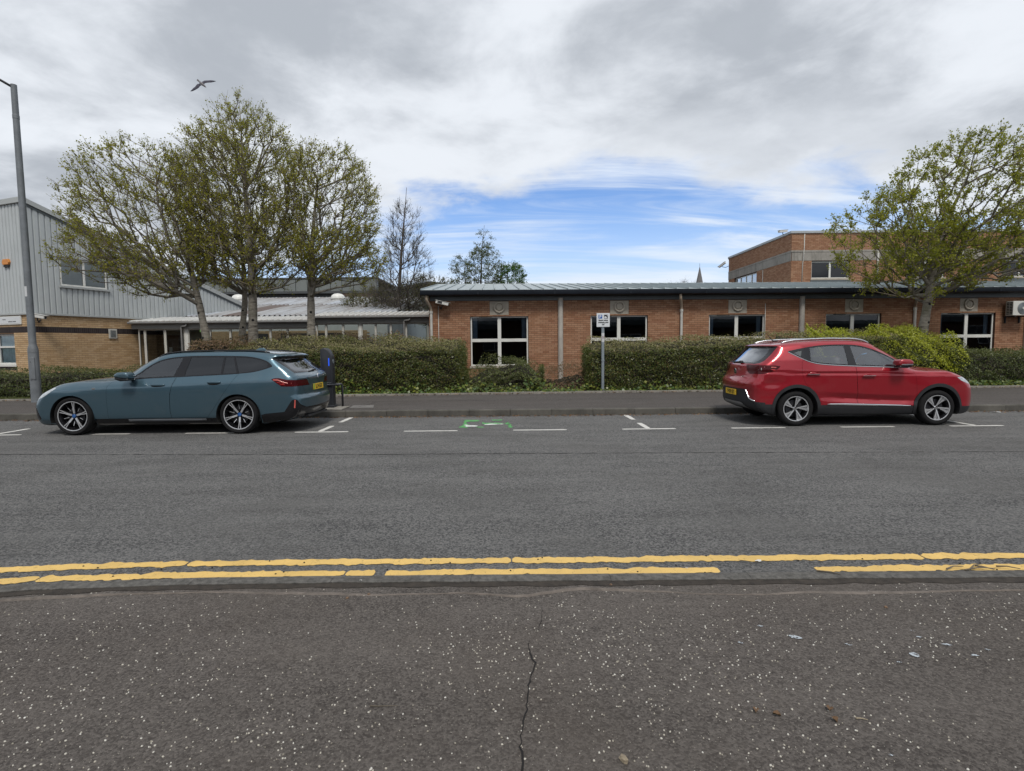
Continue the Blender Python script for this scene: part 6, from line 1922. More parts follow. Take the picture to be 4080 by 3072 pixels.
M['lamp_bright'] = plain('lamp_light_bar', (0.55, 0.10, 0.08), 0.2, var=0.1, coat=1.0, obj=True)
M['lamp_white'] = plain('lamp_white_lens', (0.55, 0.52, 0.52), 0.15, coat=1.0, obj=True)
M['lamp_clear'] = plain('headlamp_lens', (0.46, 0.50, 0.53), 0.10, metal=0.3, var=0.4, vs=12, coat=1.0, obj=True)
M['badge_blue'] = plain('badge_blue', (0.02, 0.09, 0.28), 0.3, coat=1.0, obj=True)
M['badge_white'] = plain('badge_white', (0.75, 0.76, 0.78), 0.3, coat=1.0, obj=True)

def wheel(parent, x, y, z, R, rim, side, style, rot=0.0, width=0.235):
    """wheel > tyre, spoke(s), hub_cap, brake_disc; side -1 faces -y"""
    hw = width / 2
    w = MB().lathe([(rim - 0.035, hw * 0.9), (rim - 0.012, hw * 0.85), (rim - 0.025, hw * 0.2), (rim - 0.03, -hw * 0.55), (rim - 0.006, -hw * 0.80), (rim + 0.004, -hw * 0.90), (rim - 0.002, -hw * 0.93), (rim - 0.012, -hw * 0.90), (rim - 0.02, -hw * 0.72), (rim - 0.045, -hw * 0.45), (rim - 0.05, hw * 0.5)], 'y', 56).build('wheel', M['rim_black'], parent, smooth=40)
    w.location = (x, y, z); w.rotation_euler = (0, rot, 0 if side < 0 else math.pi)
    MB().lathe([(rim - 0.004, -hw * 0.78), (rim + 0.010, -hw * 0.93), (rim + (R - rim) * 0.30, -hw * 1.0), (rim + (R - rim) * 0.62, -hw * 0.99), (R - 0.022, -hw * 0.88), (R - 0.008, -hw * 0.76), (R - 0.001, -hw * 0.55), (R, -hw * 0.2), (R - 0.004, -hw * 0.17), (R - 0.004, -hw * 0.13), (R, -hw * 0.10),
                (R, hw * 0.10), (R - 0.004, hw * 0.13), (R - 0.004, hw * 0.17), (R, hw * 0.2), (R - 0.001, hw * 0.55), (R - 0.01, hw * 0.8), (R - 0.03, hw * 0.95), (rim + 0.01, hw * 0.93), (rim - 0.004, hw * 0.8)], 'y', 72).build('tyre', M['rubber'], w, smooth=50)
    MB().lathe([(rim - 0.010, -hw * 0.905), (rim + 0.002, -hw * 0.945), (rim - 0.001, -hw * 0.95), (rim - 0.013, -hw * 0.915)], 'y', 56, close=True).build('rim_lip', M['rim_silver'], w, smooth=50)
    MB().lathe([(0.155, -0.02), (0.155, 0.012), (0.06, 0.012), (0.06, -0.02)], 'y', 32, close=True).build('brake_disc', M['disc'], w, smooth=40)
    MB().lathe([(rim - 0.03, 0.03), (0.02, 0.03)], 'y', 32).build('back_plate', M['void'], w)
    yo = -hw * 0.86
    def bar(r0, r1, a0, a1, w0, w1, y0, y1, t=0.014):
        """tapered bar from polar (r0,a0) to (r1,a1)"""
        p0 = np.array([r0 * math.sin(a0), r0 * math.cos(a0)]); p1 = np.array([r1 * math.sin(a1), r1 * math.cos(a1)])
        d = (p1 - p0) / np.linalg.norm(p1 - p0); n = np.array([-d[1], d[0]])
        q = [p0 + n * w0 / 2, p0 - n * w0 / 2, p1 - n * w1 / 2, p1 + n * w1 / 2]
        ys = [y0, y0, y1, y1]
        V = [(a[0], yy, a[1]) for a, yy in zip(q, ys)] + [(a[0], yy + t, a[1]) for a, yy in zip(q, ys)]
        return V, [(0, 1, 2, 3), (7, 6, 5, 4), (0, 4, 5, 1), (1, 5, 6, 2), (2, 6, 7, 3), (3, 7, 4, 0)]
    ny = yo + 0.030
    for k in range(5):
        a = k * 2 * math.pi / 5
        if style == 'estate':
            MB().add(*bar(0.03, rim - 0.01, a, a, 0.052, 0.062, ny + 0.012, yo + 0.012, 0.03)).build('spoke', M['rim_black'], w, bevel=0.003)
            s1 = MB()
            s1.add(*bar(0.045, rim * 0.52, a, a - 0.02, 0.030, 0.034, ny + 0.002, yo + 0.016, 0.012))
            s1.add(*bar(rim * 0.50, rim - 0.006, a - 0.045, a - 0.085, 0.013, 0.015, yo + 0.0155, yo + 0.001, 0.012))
            s1.add(*bar(rim * 0.50, rim - 0.006, a + 0.045, a + 0.085, 0.013, 0.015, yo + 0.0155, yo + 0.001, 0.012))
            so = s1.build('spoke_face', M['rim_silver'], w); so['kind'] = 'stuff'
            b = a + math.pi / 5
            MB().add(*bar(0.05, rim - 0.012, b, b, 0.016, 0.012, ny + 0.02, yo + 0.02, 0.015)).build('thin_spoke', M['rim_black'], w)
            MB().add(*bar(rim * 0.38, rim * 0.66, b, b, 0.009, 0.007, ny + 0.012, yo + 0.017, 0.004)).build('spoke_insert', M['rim_silver'], w)
        else:
            MB().add(*bar(0.03, rim - 0.008, a + 0.05, a + 0.20, 0.05, 0.115, ny + 0.010, yo + 0.014, 0.02)).build('spoke', M['rim_black'], w, bevel=0.003)
            MB().add(*bar(0.03, rim - 0.004, a - 0.03, a - 0.03, 0.020, 0.026, ny, yo + 0.001, 0.012)).build('spoke_face', M['rim_silver'], w)
            s1 = MB()
            for q in range(8):
                r0 = rim * (0.32 + 0.082 * q); wd = 0.10 + 0.030 * q + 0.10
                yy = ny + (yo + 0.006 - ny) * (r0 / rim)
                s1.add(*bar(r0, r0 + 0.030 + 0.0015 * q, a + 0.07 + 0.012 * (7 - q), a + 0.07 + wd, 0.0105, 0.0125, yy, yy, 0.006))
            so = s1.build('spoke_fins', M['rim_silver'], w); so['kind'] = 'stuff'
            MB().add(*bar(rim - 0.026, rim - 0.006, a + 0.20, a + 0.20, 0.085, 0.105, yo + 0.002, yo + 0.001, 0.008)).build('spoke_tip', M['rim_silver'], w)
    hc = MB().lathe([(0.034, ny + 0.01), (0.034, ny - 0.006), (0.030, ny - 0.010), (0.0005, ny - 0.012)], 'y', 24).build('hub_cap', M['badge_blue'] if style == 'estate' else M['chrome'], w, smooth=40)
    return w

def plate(parent, txt, loc, rot, green=False, w=0.52, h=0.111):
    p = MB().box(-w / 2, w / 2, -0.004, 0.004, -h / 2, h / 2).build('number_plate', M['plate_y'], parent, bevel=0.002)
    p.location = loc; p.rotation_euler = rot
    me = text_mesh(txt, 0.104, 'registration', bold=0.0016, sx=0.80)
    o = link('registration', me, M['letter'], p, (0.02 if green else 0.0, -0.0056, -0.001), (math.pi / 2, 0, 0))
    if green:
        MB().box(-w / 2 + 0.002, -w / 2 + 0.042, -0.0052, -0.0042, -h / 2 + 0.002, h / 2 - 0.002).build('green_band', M['plate_g'], p)
    return p

def seat(parent, x, y, z, face, mat, h=0.62):
    """face +1: looks towards +x"""
    s = MB().box(-0.25, 0.25, -0.24, 0.24, 0.0, 0.16).build('seat', mat, parent, bevel=0.05, smooth=True, seg=3)
    s.location = (x, y, z)
    R = Matrix.Rotation(-0.25 * face, 4, 'Y')
    MB().box(-0.07, 0.07, -0.24, 0.24, 0.0, h, Matrix.Translation((-0.22 * face, 0, 0.10)) @ R).build('backrest', mat, s, bevel=0.05, smooth=True, seg=3)
    MB().box(-0.05, 0.05, -0.14, 0.14, h + 0.03, h + 0.21, Matrix.Translation((-0.24 * face, 0, 0.10)) @ R).build('headrest', mat, s, bevel=0.045, smooth=True, seg=3)
    return s

def mirror(parent, x, y, z, sx, mat, lower, strip=None, side=-1):
    """door mirror; sx = +1 when the glass looks to +x"""
    prof = [(-0.13, 0.0), (-0.12, 0.055), (-0.06, 0.085), (0.05, 0.090), (0.115, 0.075), (0.13, 0.02), (0.125, -0.03)]
    base = [(-0.13, 0.0), (0.125, -0.03), (0.115, -0.062), (-0.02, -0.070), (-0.10, -0.045)]
    m = MB().prism([(a * sx, b) for a, b in prof], -0.105, 0.105, 'xz').build('door_mirror', mat, parent, bevel=0.030, seg=3, smooth=True)
    m.location = (x, y, z)
    MB().prism([(a * sx, b) for a, b in base], -0.095, 0.10, 'xz').build('mirror_base', lower, m, bevel=0.015, smooth=True)
    MB().box(-0.03, 0.05, 0.08 if side < 0 else -0.24, 0.24 if side < 0 else -0.08, -0.065, -0.035).build('mirror_arm', lower, m, bevel=0.01)
    if strip: MB().box(-0.10, 0.10, -0.114 if side < 0 else 0.104, -0.104 if side < 0 else 0.114, -0.020, 0.002).build('indicator', strip, m, bevel=0.004)
    return m

def liner(parent, x, z, r, y0, y1):
    mb = MB(); n = 28; V = []; F = []
    for i in range(n + 1):
        t = math.radians(-17 + 214 * i / n)
        for y in (y0, y1): V.append((x + r * math.cos(t), y, z + r * math.sin(t)))
        if i: F.append((2 * i - 2, 2 * i, 2 * i + 1, 2 * i - 1))
    mb.add(V, F); b = len(V)
    mb.add([(x, y0, z - 0.1)] + [V[2 * i] for i in range(n + 1)], [(0, i + 1, i + 2) for i in range(n)])
    return mb.build('wheel_well', M['void'], parent, fix=False)

def surf_strip(car, pts, w, lift, name, mat, parent, side=-1):
    """slim trim strip that follows the flank along (x, z) points"""
    V = []; F = []
    for i, (x, z) in enumerate(pts):
        wi = w[i] if isinstance(w, (list, tuple)) else w
        for dz, l in ((-wi / 2, 0.0), (-wi / 2 * 0.8, lift), (wi / 2 * 0.8, lift), (wi / 2, 0.0)):
            V.append((x, car.surf(x, z + dz, side) + side * (l - 0.001), z + dz))
        if i: F += [((i - 1) * 4 + k, i * 4 + k, i * 4 + k + 1, (i - 1) * 4 + k + 1) for k in range(3)]
    return MB().add(V, F).build(name, mat, parent, smooth=True)

SIDE = lambda m, n: abs(n.y) > 0.35
# ---------------------------------------------------------------- teal estate car (front to the left)
def estate():
    root = empty('estate_car', (-7.93, 9.66 + 0.93, 0.0))
    tag(root, 'teal metallic estate car with black roof rails parked by the charging post', 'car')
    base = pchip([(-1.0, .85), (-.5, .905), (0, .937), (.8, .943), (2.0, .943), (3.0, .945), (3.5, .93), (3.9, .895), (4.2, .86)])
    zsh = pchip([(-1.0, .76), (-.5, .80), (.165, .847), (1.6, .890), (3.33, .966), (4.2, .985)])
    zb = pchip([(-1.0, .84), (0.0, .95), (.84, 1.0), (1.1, 1.012), (1.87, 1.036), (3.0, 1.086), (3.59, 1.16), (4.2, 1.20)])
    lo = pchip([(0, .105), (.10, .062), (.17, .030), (.28, .016), (.42, .009), (.62, .003), (.84, .0), (.96, .004), (1.0, .010)])
    def Wp(x, z):
        s_, b_ = zsh(x), zb(x)
        t = np.clip((z - .18) / (s_ - .18), 0, 1)
        w = base(x) - lo(t)
        up = np.clip((z - s_) / np.maximum(b_ - s_, .02), 0, 1.0)
        w = w - .078 * up
        ov = np.maximum(z - b_, 0)
        w = w - .40 * ov - .16 * ov * ov
        for cx in (0.0, 3.0):
            w = w + .012 * np.exp(-((x - cx) / .36) ** 2 - ((z - .66) / .16) ** 2)
        return w
    def W(x, z): return (Wp(x, z - .012) + 2 * Wp(x, z) + Wp(x, z + .012)) / 4
    Tc = pchip([(-1.1, .56), (-.95, .69), (-.86, .755), (-.72, .825), (-.47, .918), (-.18, .977), (.15, 1.012), (.42, 1.032), (.52, 1.05), (.70, 1.15), (.88, 1.262), (1.05, 1.355), (1.2, 1.417), (1.38, 1.461), (1.6, 1.488), (1.95, 1.506), (2.5, 1.514), (3.1, 1.505), (3.5, 1.475), (3.8, 1.437), (4.3, 1.37)])
    Rz = pchip([(.15, 4.00), (.25, 4.07), (.36, 4.13), (.44, 4.16), (.60, 4.165), (.635, 4.155), (.69, 4.122), (.80, 4.118), (.88, 4.112), (.97, 4.115), (1.02, 4.098), (1.065, 4.045), (1.12, 3.985), (1.32, 3.735), (1.35, 3.71), (1.385, 3.77), (1.405, 3.80), (1.45, 3.80), (1.6, 3.78)])
    Fz = pchip([(.1, -.76), (.2, -.86), (.3, -.90), (.42, -.91), (.52, -.905), (.60, -.88), (.68, -.83), (.75, -.765), (.84, -.62), (.95, -.45)])
    def Fn(P):
        x, y, z = P[:, 0], P[:, 1], P[:, 2]; s = np.abs(y)
        fs = s - W(x, z)
        k = .62 * np.clip((1.9 - x) / .5, 0, 1) * np.clip((x - .0) / .5, 0, 1)
        xe = x - k * s * s
        slope = (Tc(xe + .02) - Tc(xe - .02)) / .04
        cr = .060
        ft = (z - Tc(xe) + cr * s * s) / np.sqrt(1 + slope ** 2)
        fr = (x - (Rz(z) - .13 * s * s - .05 * s ** 6)) * .85
        ff = (Fz(z) + .20 * s * s + .08 * s ** 6 - x) * .9
        F = smax(fs, ft, .075)
        F = smax(F, fr, .11)
        F = smax(F, ff, .11)
        return smax(F, .17 + .09 * np.clip((x - 3.45) / .6, 0, 1) - z, .05)
    car = CarBody(Fn, (-1.04, -1.04, .08), (4.32, 1.04, 1.6), .034)
    HUBS = ((0.0, .345), (2.995, .345))
    for hx, hz in HUBS:
        circ = [(hx + .392 * math.cos(t), hz - .005 + .386 * math.sin(t)) for t in np.linspace(0, 2 * math.pi, 48, endpoint=False)]
        circ2 = [(x_ + (0.014 * (1 if x_ > hx else -1) if z_ < hz - .1 else 0), z_) for x_, z_ in circ]
        car.region(circ2, 'arch', 'xz', lambda m, n: abs(m.y) > .45)
    # windows
    DLO = smooth_poly([(1.02, 1.004), (1.4, 1.022), (1.87, 1.038), (2.4, 1.060), (3.0, 1.088), (3.30, 1.12), (3.56, 1.195), (3.585, 1.222), (3.55, 1.262), (3.46, 1.318), (3.30, 1.366), (3.069, 1.399), (2.653, 1.411), (2.30, 1.414), (2.008, 1.411), (1.719, 1.388), (1.501, 1.334), (1.331, 1.240), (1.183, 1.122)], 3)
    gc = lambda m, n: abs(m.y) > .45
    car.region(DLO, 'window_trim', 'xz', gc)
    G0 = inset(DLO, .020)
    if poly_area(G0) < 0: G0 = G0[::-1]
    gl = {'front_window': [((1.80, 1.0), (1.935, 1.42), 1)], 'rear_window': [((2.00, 1.0), (2.075, 1.42), -1), ((2.665, 1.0), (2.672, 1.42), 1)],
          'quarter_light': [((2.705, 1.0), (2.708, 1.42), -1), ((2.975, 1.06), (2.835, 1.42), 1)], 'rear_quarter_window': [((3.01, 1.06), (2.87, 1.42), -1), ((3.50, 1.0), (3.50, 1.5), 1)]}
    for nm, cl in gl.items():
        pl = G0
        for a, b, sg in cl: pl = clip_half(pl, a, b) if sg > 0 else clip_half(pl, b, a)
        car.region(pl, nm, 'xz', gc)
    # doors
    fd = [(1.02, 1.002), (.842, .992), (.705, .957), (.655, .88), (.645, .75), (.645, .305), (1.790, .305), (1.772, .42), (1.775, .60), (1.79, .75), (1.83, .90), (1.872, 1.037), (1.4, 1.021)]
    rd = [(1.872, 1.037), (1.83, .90), (1.79, .75), (1.775, .60), (1.772, .42), (1.790, .305), (2.43, .305), (2.53, .43), (2.64, .58), (2.755, .74), (2.88, .91), (3.0, 1.087), (2.4, 1.059)]
    car.region(fd, 'front_door', 'xz', SIDE, only=('body',))
    car.region(rd, 'rear_door', 'xz', SIDE, only=('body',))
    car.region([(.38, .14), (.40, .298), (2.62, .298), (2.64, .14)], 'sill', 'xz', lambda m, n: abs(m.y) > .6)
    # rear: screen, tailgate, lamps, lower bumper
    rear = lambda m, n: m.x > 3.55 and n.x > .12
    car.region([(.755, 1.372), (.745, 1.30), (.74, 1.12), (.72, 1.085), (-.72, 1.085), (-.74, 1.12), (-.745, 1.30), (-.755, 1.372)], 'rear_screen_trim', 'yz', lambda m, n: m.x > 3.45 and n.x > .2)
    car.region([(.60, 1.352), (.655, 1.16), (.64, 1.125), (.60, 1.112), (-.60, 1.112), (-.64, 1.125), (-.655, 1.16), (-.60, 1.352)], 'rear_screen', 'yz', lambda m, n: m.x > 3.6 and n.x > .3)
    car.region([(.745, 1.083), (.70, .98), (.66, .86), (.55, .68), (.50, .645), (-.50, .645), (-.55, .68), (-.66, .86), (-.70, .98), (-.745, 1.083)], 'tailgate', 'yz', lambda m, n: m.x > 3.8 and n.x > .35, only=('body',))
    tl = [(3.60, .985), (3.66, 1.003), (3.74, 1.004), (3.86, .975), (4.0, .962), (4.3, .958), (4.3, .868), (4.10, .852), (3.96, .845), (3.78, .852), (3.70, .91)]
    car.cut([(.38, .84), (.38, 1.02), (1.1, 1.02), (1.1, .84)], 'yz', lambda m, n: m.x > 3.9, sym=True)
    car.region(tl, 'tail_lamp', 'xz', lambda m, n: abs(m.y) > .38 and m.x > 3.5)
    car.trim('tail_lamp', [(.40, .86), (.48, .955), (.60, 1.02), (1.2, 1.1), (1.2, .80), (.5, .80)])
    lb = [(3.40, .10), (3.40, .340), (3.46, .362), (3.81, .392), (3.90, .53), (3.95, .60), (3.99, .615), (4.03, .605), (4.07, .52), (4.11, .455), (4.3, .45), (4.3, .10)]
    car.region(lb, 'lower_bumper', 'xz', lambda m, n: m.x > 3.3 and n.z > -.8, only=('body', 'arch'))
    for hx, hz in HUBS[1:]:
        car.mark([(hx + .386 * math.cos(t), hz - .005 + .381 * math.sin(t)) for t in np.linspace(0, 2 * math.pi, 48, endpoint=False)], 'arch', 'xz', lambda m, n: abs(m.y) > .45)
    # front
    car.region([(-.27, .868), (-.40, .768), (-.50, .705), (-.62, .662), (-1.0, .59), (-1.0, .73), (-.75, .80), (-.6, .838), (-.42, .868)], 'headlamp', 'xz', lambda m, n: m.x < -.3 and abs(m.y) > .40 and n.z < .95, only=('body',))
    car.region([(-1.0, .27), (-.64, .27), (-.60, .31), (-.68, .50), (-1.0, .53)], 'front_intake', 'xz', lambda m, n: m.x < -.5 and abs(m.y) > .45, only=('body',))
    car.region([(-1.0, .14), (-1.0, .20), (-.44, .20), (-.44, .14)], 'front_splitter', 'xz', lambda m, n: m.x < -.35 and n.z > -.8, only=('body',))
    bon = [(-.80, .62), (-.55, .70), (.0, .755), (.50, .77), (.53, .70), (.47, .35), (.45, .0)]
    bon = bon + [(a, -b) for a, b in bon[:-1][::-1]] + [(-.93, -.3), (-.93, .3)]
    car.region(bon, 'bonnet', 'xy', lambda m, n: n.z > .35 and m.z > .62 and m.x < .62, only=('body',))
    wsp = [(.47, .60), (.56, .66), (1.28, .56), (1.20, .3), (1.17, 0), (1.20, -.3), (1.28, -.56), (.56, -.66), (.47, -.60), (.44, -.3), (.43, 0), (.44, .3)]
    car.region([(a + .06, b) for a, b in wsp], 'windscreen', 'xy', lambda m, n: n.z > .3 and m.z > 1.03, only=('body',))
    for f in car.bm.faces:
        if f.normal.z < -.85 and f.calc_center_median().z < .28:
            if 'underbody' not in car.names: car.names.append('underbody')
            f[car.lay] = car.names.index('underbody')
    paint = paint_mat('paint_teal', (0.058, 0.112, 0.148), .60, .34)
    shell = car.extract('body', 'body', paint, root)
    for sd in (-1, 1):
        fdo = car.extract('front_door', 'front_door', paint, root, sd, gap=.0036)
        rdo = car.extract('rear_door', 'rear_door', paint, root, sd, gap=.0036)
        for (x, z, d) in ((1.575, .893, fdo), (2.59, .930, rdo)):
            y = car.surf(x, z, sd)
            MB().lathe([(.0005, -.028), (.075, -.024), (.105, -.010), (.11, .0)], 'y', 24).build('handle_recess', M['void'], d, smooth=True, loc=(x, y + sd * .004, z - .014)).scale = (1.0, .12, .30)
            h = MB().box(-.120, .120, -.012, .012, -.017, .017).build('handle', paint, d, bevel=.008, smooth=True)
            h.location = (x, y + sd * .010, z + .010)
        car.extract('window_trim', 'window_trim', M['blk_gloss'], root, sd, push=-.002)
        for nm in gl:
            car.extract(nm, nm, M['glass_car'] if nm == 'front_window' else M['glass_dark'], root, sd, push=-.006)
        car.extract('tail_lamp', 'tail_lamp', M['lamp_dark'], root, sd, gap=.002, push=.002)
        car.extract('headlamp', 'headlamp', M['lamp_clear'], root, sd, gap=.002)
        car.extract('front_intake', 'front_intake', M['blk_gloss'], root, sd, push=-.004)
        s_ = car.extract('sill', 'sill', M['blk_gloss'], root, sd)
        # bright bars in the tail lamp, red pad, sill insert
        surf_strip(car, [(3.64, .972), (3.72, .968), (3.80, .93), (3.88, .912), (3.95, .908)], .022, .004, 'lamp_bar', M['lamp_bright'], root, sd)
        surf_strip(car, [(3.70, .945), (3.76, .905), (3.84, .885), (3.94, .878)], .040, .003, 'lamp_body', M['lamp_red'], root, sd)
        surf_strip(car, [(1.0, .262), (1.5, .263), (2.0, .264), (2.40, .268)], [.040, .046, .046, .030], .010, 'sill_insert', M['sill_grey'], root, sd)
        MB().box(-.020, .020, -.012, .012, -.075, .075).build('rear_reflector', M['lamp_bright'], root, bevel=.006, loc=(3.985, car.surf(3.985, .53, sd) - sd * .012, .53), rot=(0, .05, 0))
        fx = .33
        MB().box(-.03, .03, -.003, .003, -.014, .014).build('wing_badge', M['chrome'], root, bevel=.003, loc=(.42, car.surf(.42, .845, sd) + sd * .001, .845))
        # roof rail
        rp_ = [(1.42, .0)] + [(q, .014) for q in np.linspace(1.55, 3.2, 12)] + [(3.36, .010), (3.46, .0)]
        mbr = MB()
        mbr.tube([(q, sd * (.600 - .02 * max(0, (1.8 - q))), car.top(q, .600) + l) for q, l in rp_], .015, 8)
        mbr.build('roof_rail', M['blk_gloss'], root, smooth=True)
        mirror(root, 1.07, sd * 1.045, 1.055, 1, paint, M['blk_gloss'], None, sd)
        for hx, hz in HUBS: liner(root, hx, hz - .005, .392, sd * .52, sd * (abs(car.surf(hx, .76, sd)) - .006))
        for i, (hx, hz) in enumerate(HUBS):
            wheel(root, hx, sd * (.93 - .122), .352, .352, .268, sd, 'estate', rot=(.05 if i == 0 else .62), width=.245)
    car.extract('rear_screen_trim', 'rear_screen_trim', M['blk_gloss'], root, push=-.003)
    car.extract('rear_screen', 'rear_screen', M['glass_rear'], root, push=-.010)
    tg = car.extract('tailgate', 'tailgate', paint, root, gap=.0036)
    car.extract('lower_bumper', 'lower_bumper', M['blk_gloss'], root)
    car.extract('front_splitter', 'front_splitter', M['blk'], root)
    car.extract('bonnet', 'bonnet', paint, root, gap=.003)
    car.extract('windscreen', 'windscreen', M['glass_car'], root, push=-.004)
    car.extract('underbody', 'underbody', M['void'], root)
    car.inner(root, .985, [(a, b, .39) for a, b in HUBS], M['void'])
    plate(root, 'LL74 EGX', (4.122, 0.0, .80), (-.05, 0, math.pi / 2), True)
    bd = MB().lathe([(.041, .0), (.041, -.006), (.036, -.008), (.0005, -.010)], 'y', 24).build('badge', M['badge_white'], tg, smooth=40)
    bd.location = (4.118, 0, 1.005); bd.rotation_euler = (0, 0, math.pi / 2)
    for k in (0, 1):
        t0 = k * math.pi
        pts = [(0, 0)] + [(.028 * math.cos(t0 + a), .028 * math.sin(t0 + a)) for a in np.linspace(0, math.pi / 2, 7)]
        MB().prism(pts, -.0125, -.0085, 'xz').build('badge_quarter', M['badge_blue'], bd)
    link('model_name', text_mesh('i5', .06, bold=.001), M['chrome'], tg, (4.098, -.42, .995), (math.pi / 2, 0, math.pi / 2))
    link('model_name', text_mesh('M60', .05, bold=.001), M['chrome'], tg, (4.090, .50, .998), (math.pi / 2, 0, math.pi / 2))
    MB().box(-.012, .012, -.30, .06, -.014, .014).build('rear_wiper', M['blk'], tg, bevel=.006, loc=(4.018, .10, 1.118), rot=(.10, 0, 0))
    MB().prism([(-.10, 0.0), (.10, 0.0), (.105, .018), (.06, .048), (-.02, .052), (-.09, .012)], -.02, .02, 'xz').build('aerial_fin', paint, root, bevel=.008, smooth=True, loc=(3.02, 0, 1.500))
    MB().box(-.10, .05, -.50, .50, -.02, .02).build('diffuser', M['blk'], root, bevel=.012, loc=(4.06, 0, .27))
    MB().box(-.02, .03, -.13, .13, -.035, .045).build('bumper_vent', M['satin'], root, bevel=.018, loc=(4.025, -.64, .43), rot=(0, 0, -.42))
    # cabin
    for y in (-.38, .38):
        seat(root, 1.72, y, .52, -1, M['seat'], .58); seat(root, 2.62, y, .54, -1, M['seat'], .56)
    MB().box(.55, 1.05, -.74, .74, .72, .955).build('dashboard', M['seat'], root, bevel=.05, smooth=True)
    MB().lathe([(.185, -.016), (.20, 0), (.185, .016), (.17, 0)], 'x', 28, close=True).build('steering_wheel', M['blk'], root, smooth=True, loc=(1.22, .38, .93), rot=(0, -.35, 0))
    MB().box(.4, 3.7, -.80, .80, .30, .50).build('cabin_floor', M['void'], root)
    MB().box(3.02, 3.06, -.70, .70, .5, 1.02).build('load_cover', M['void'], root)
    return root
estate()

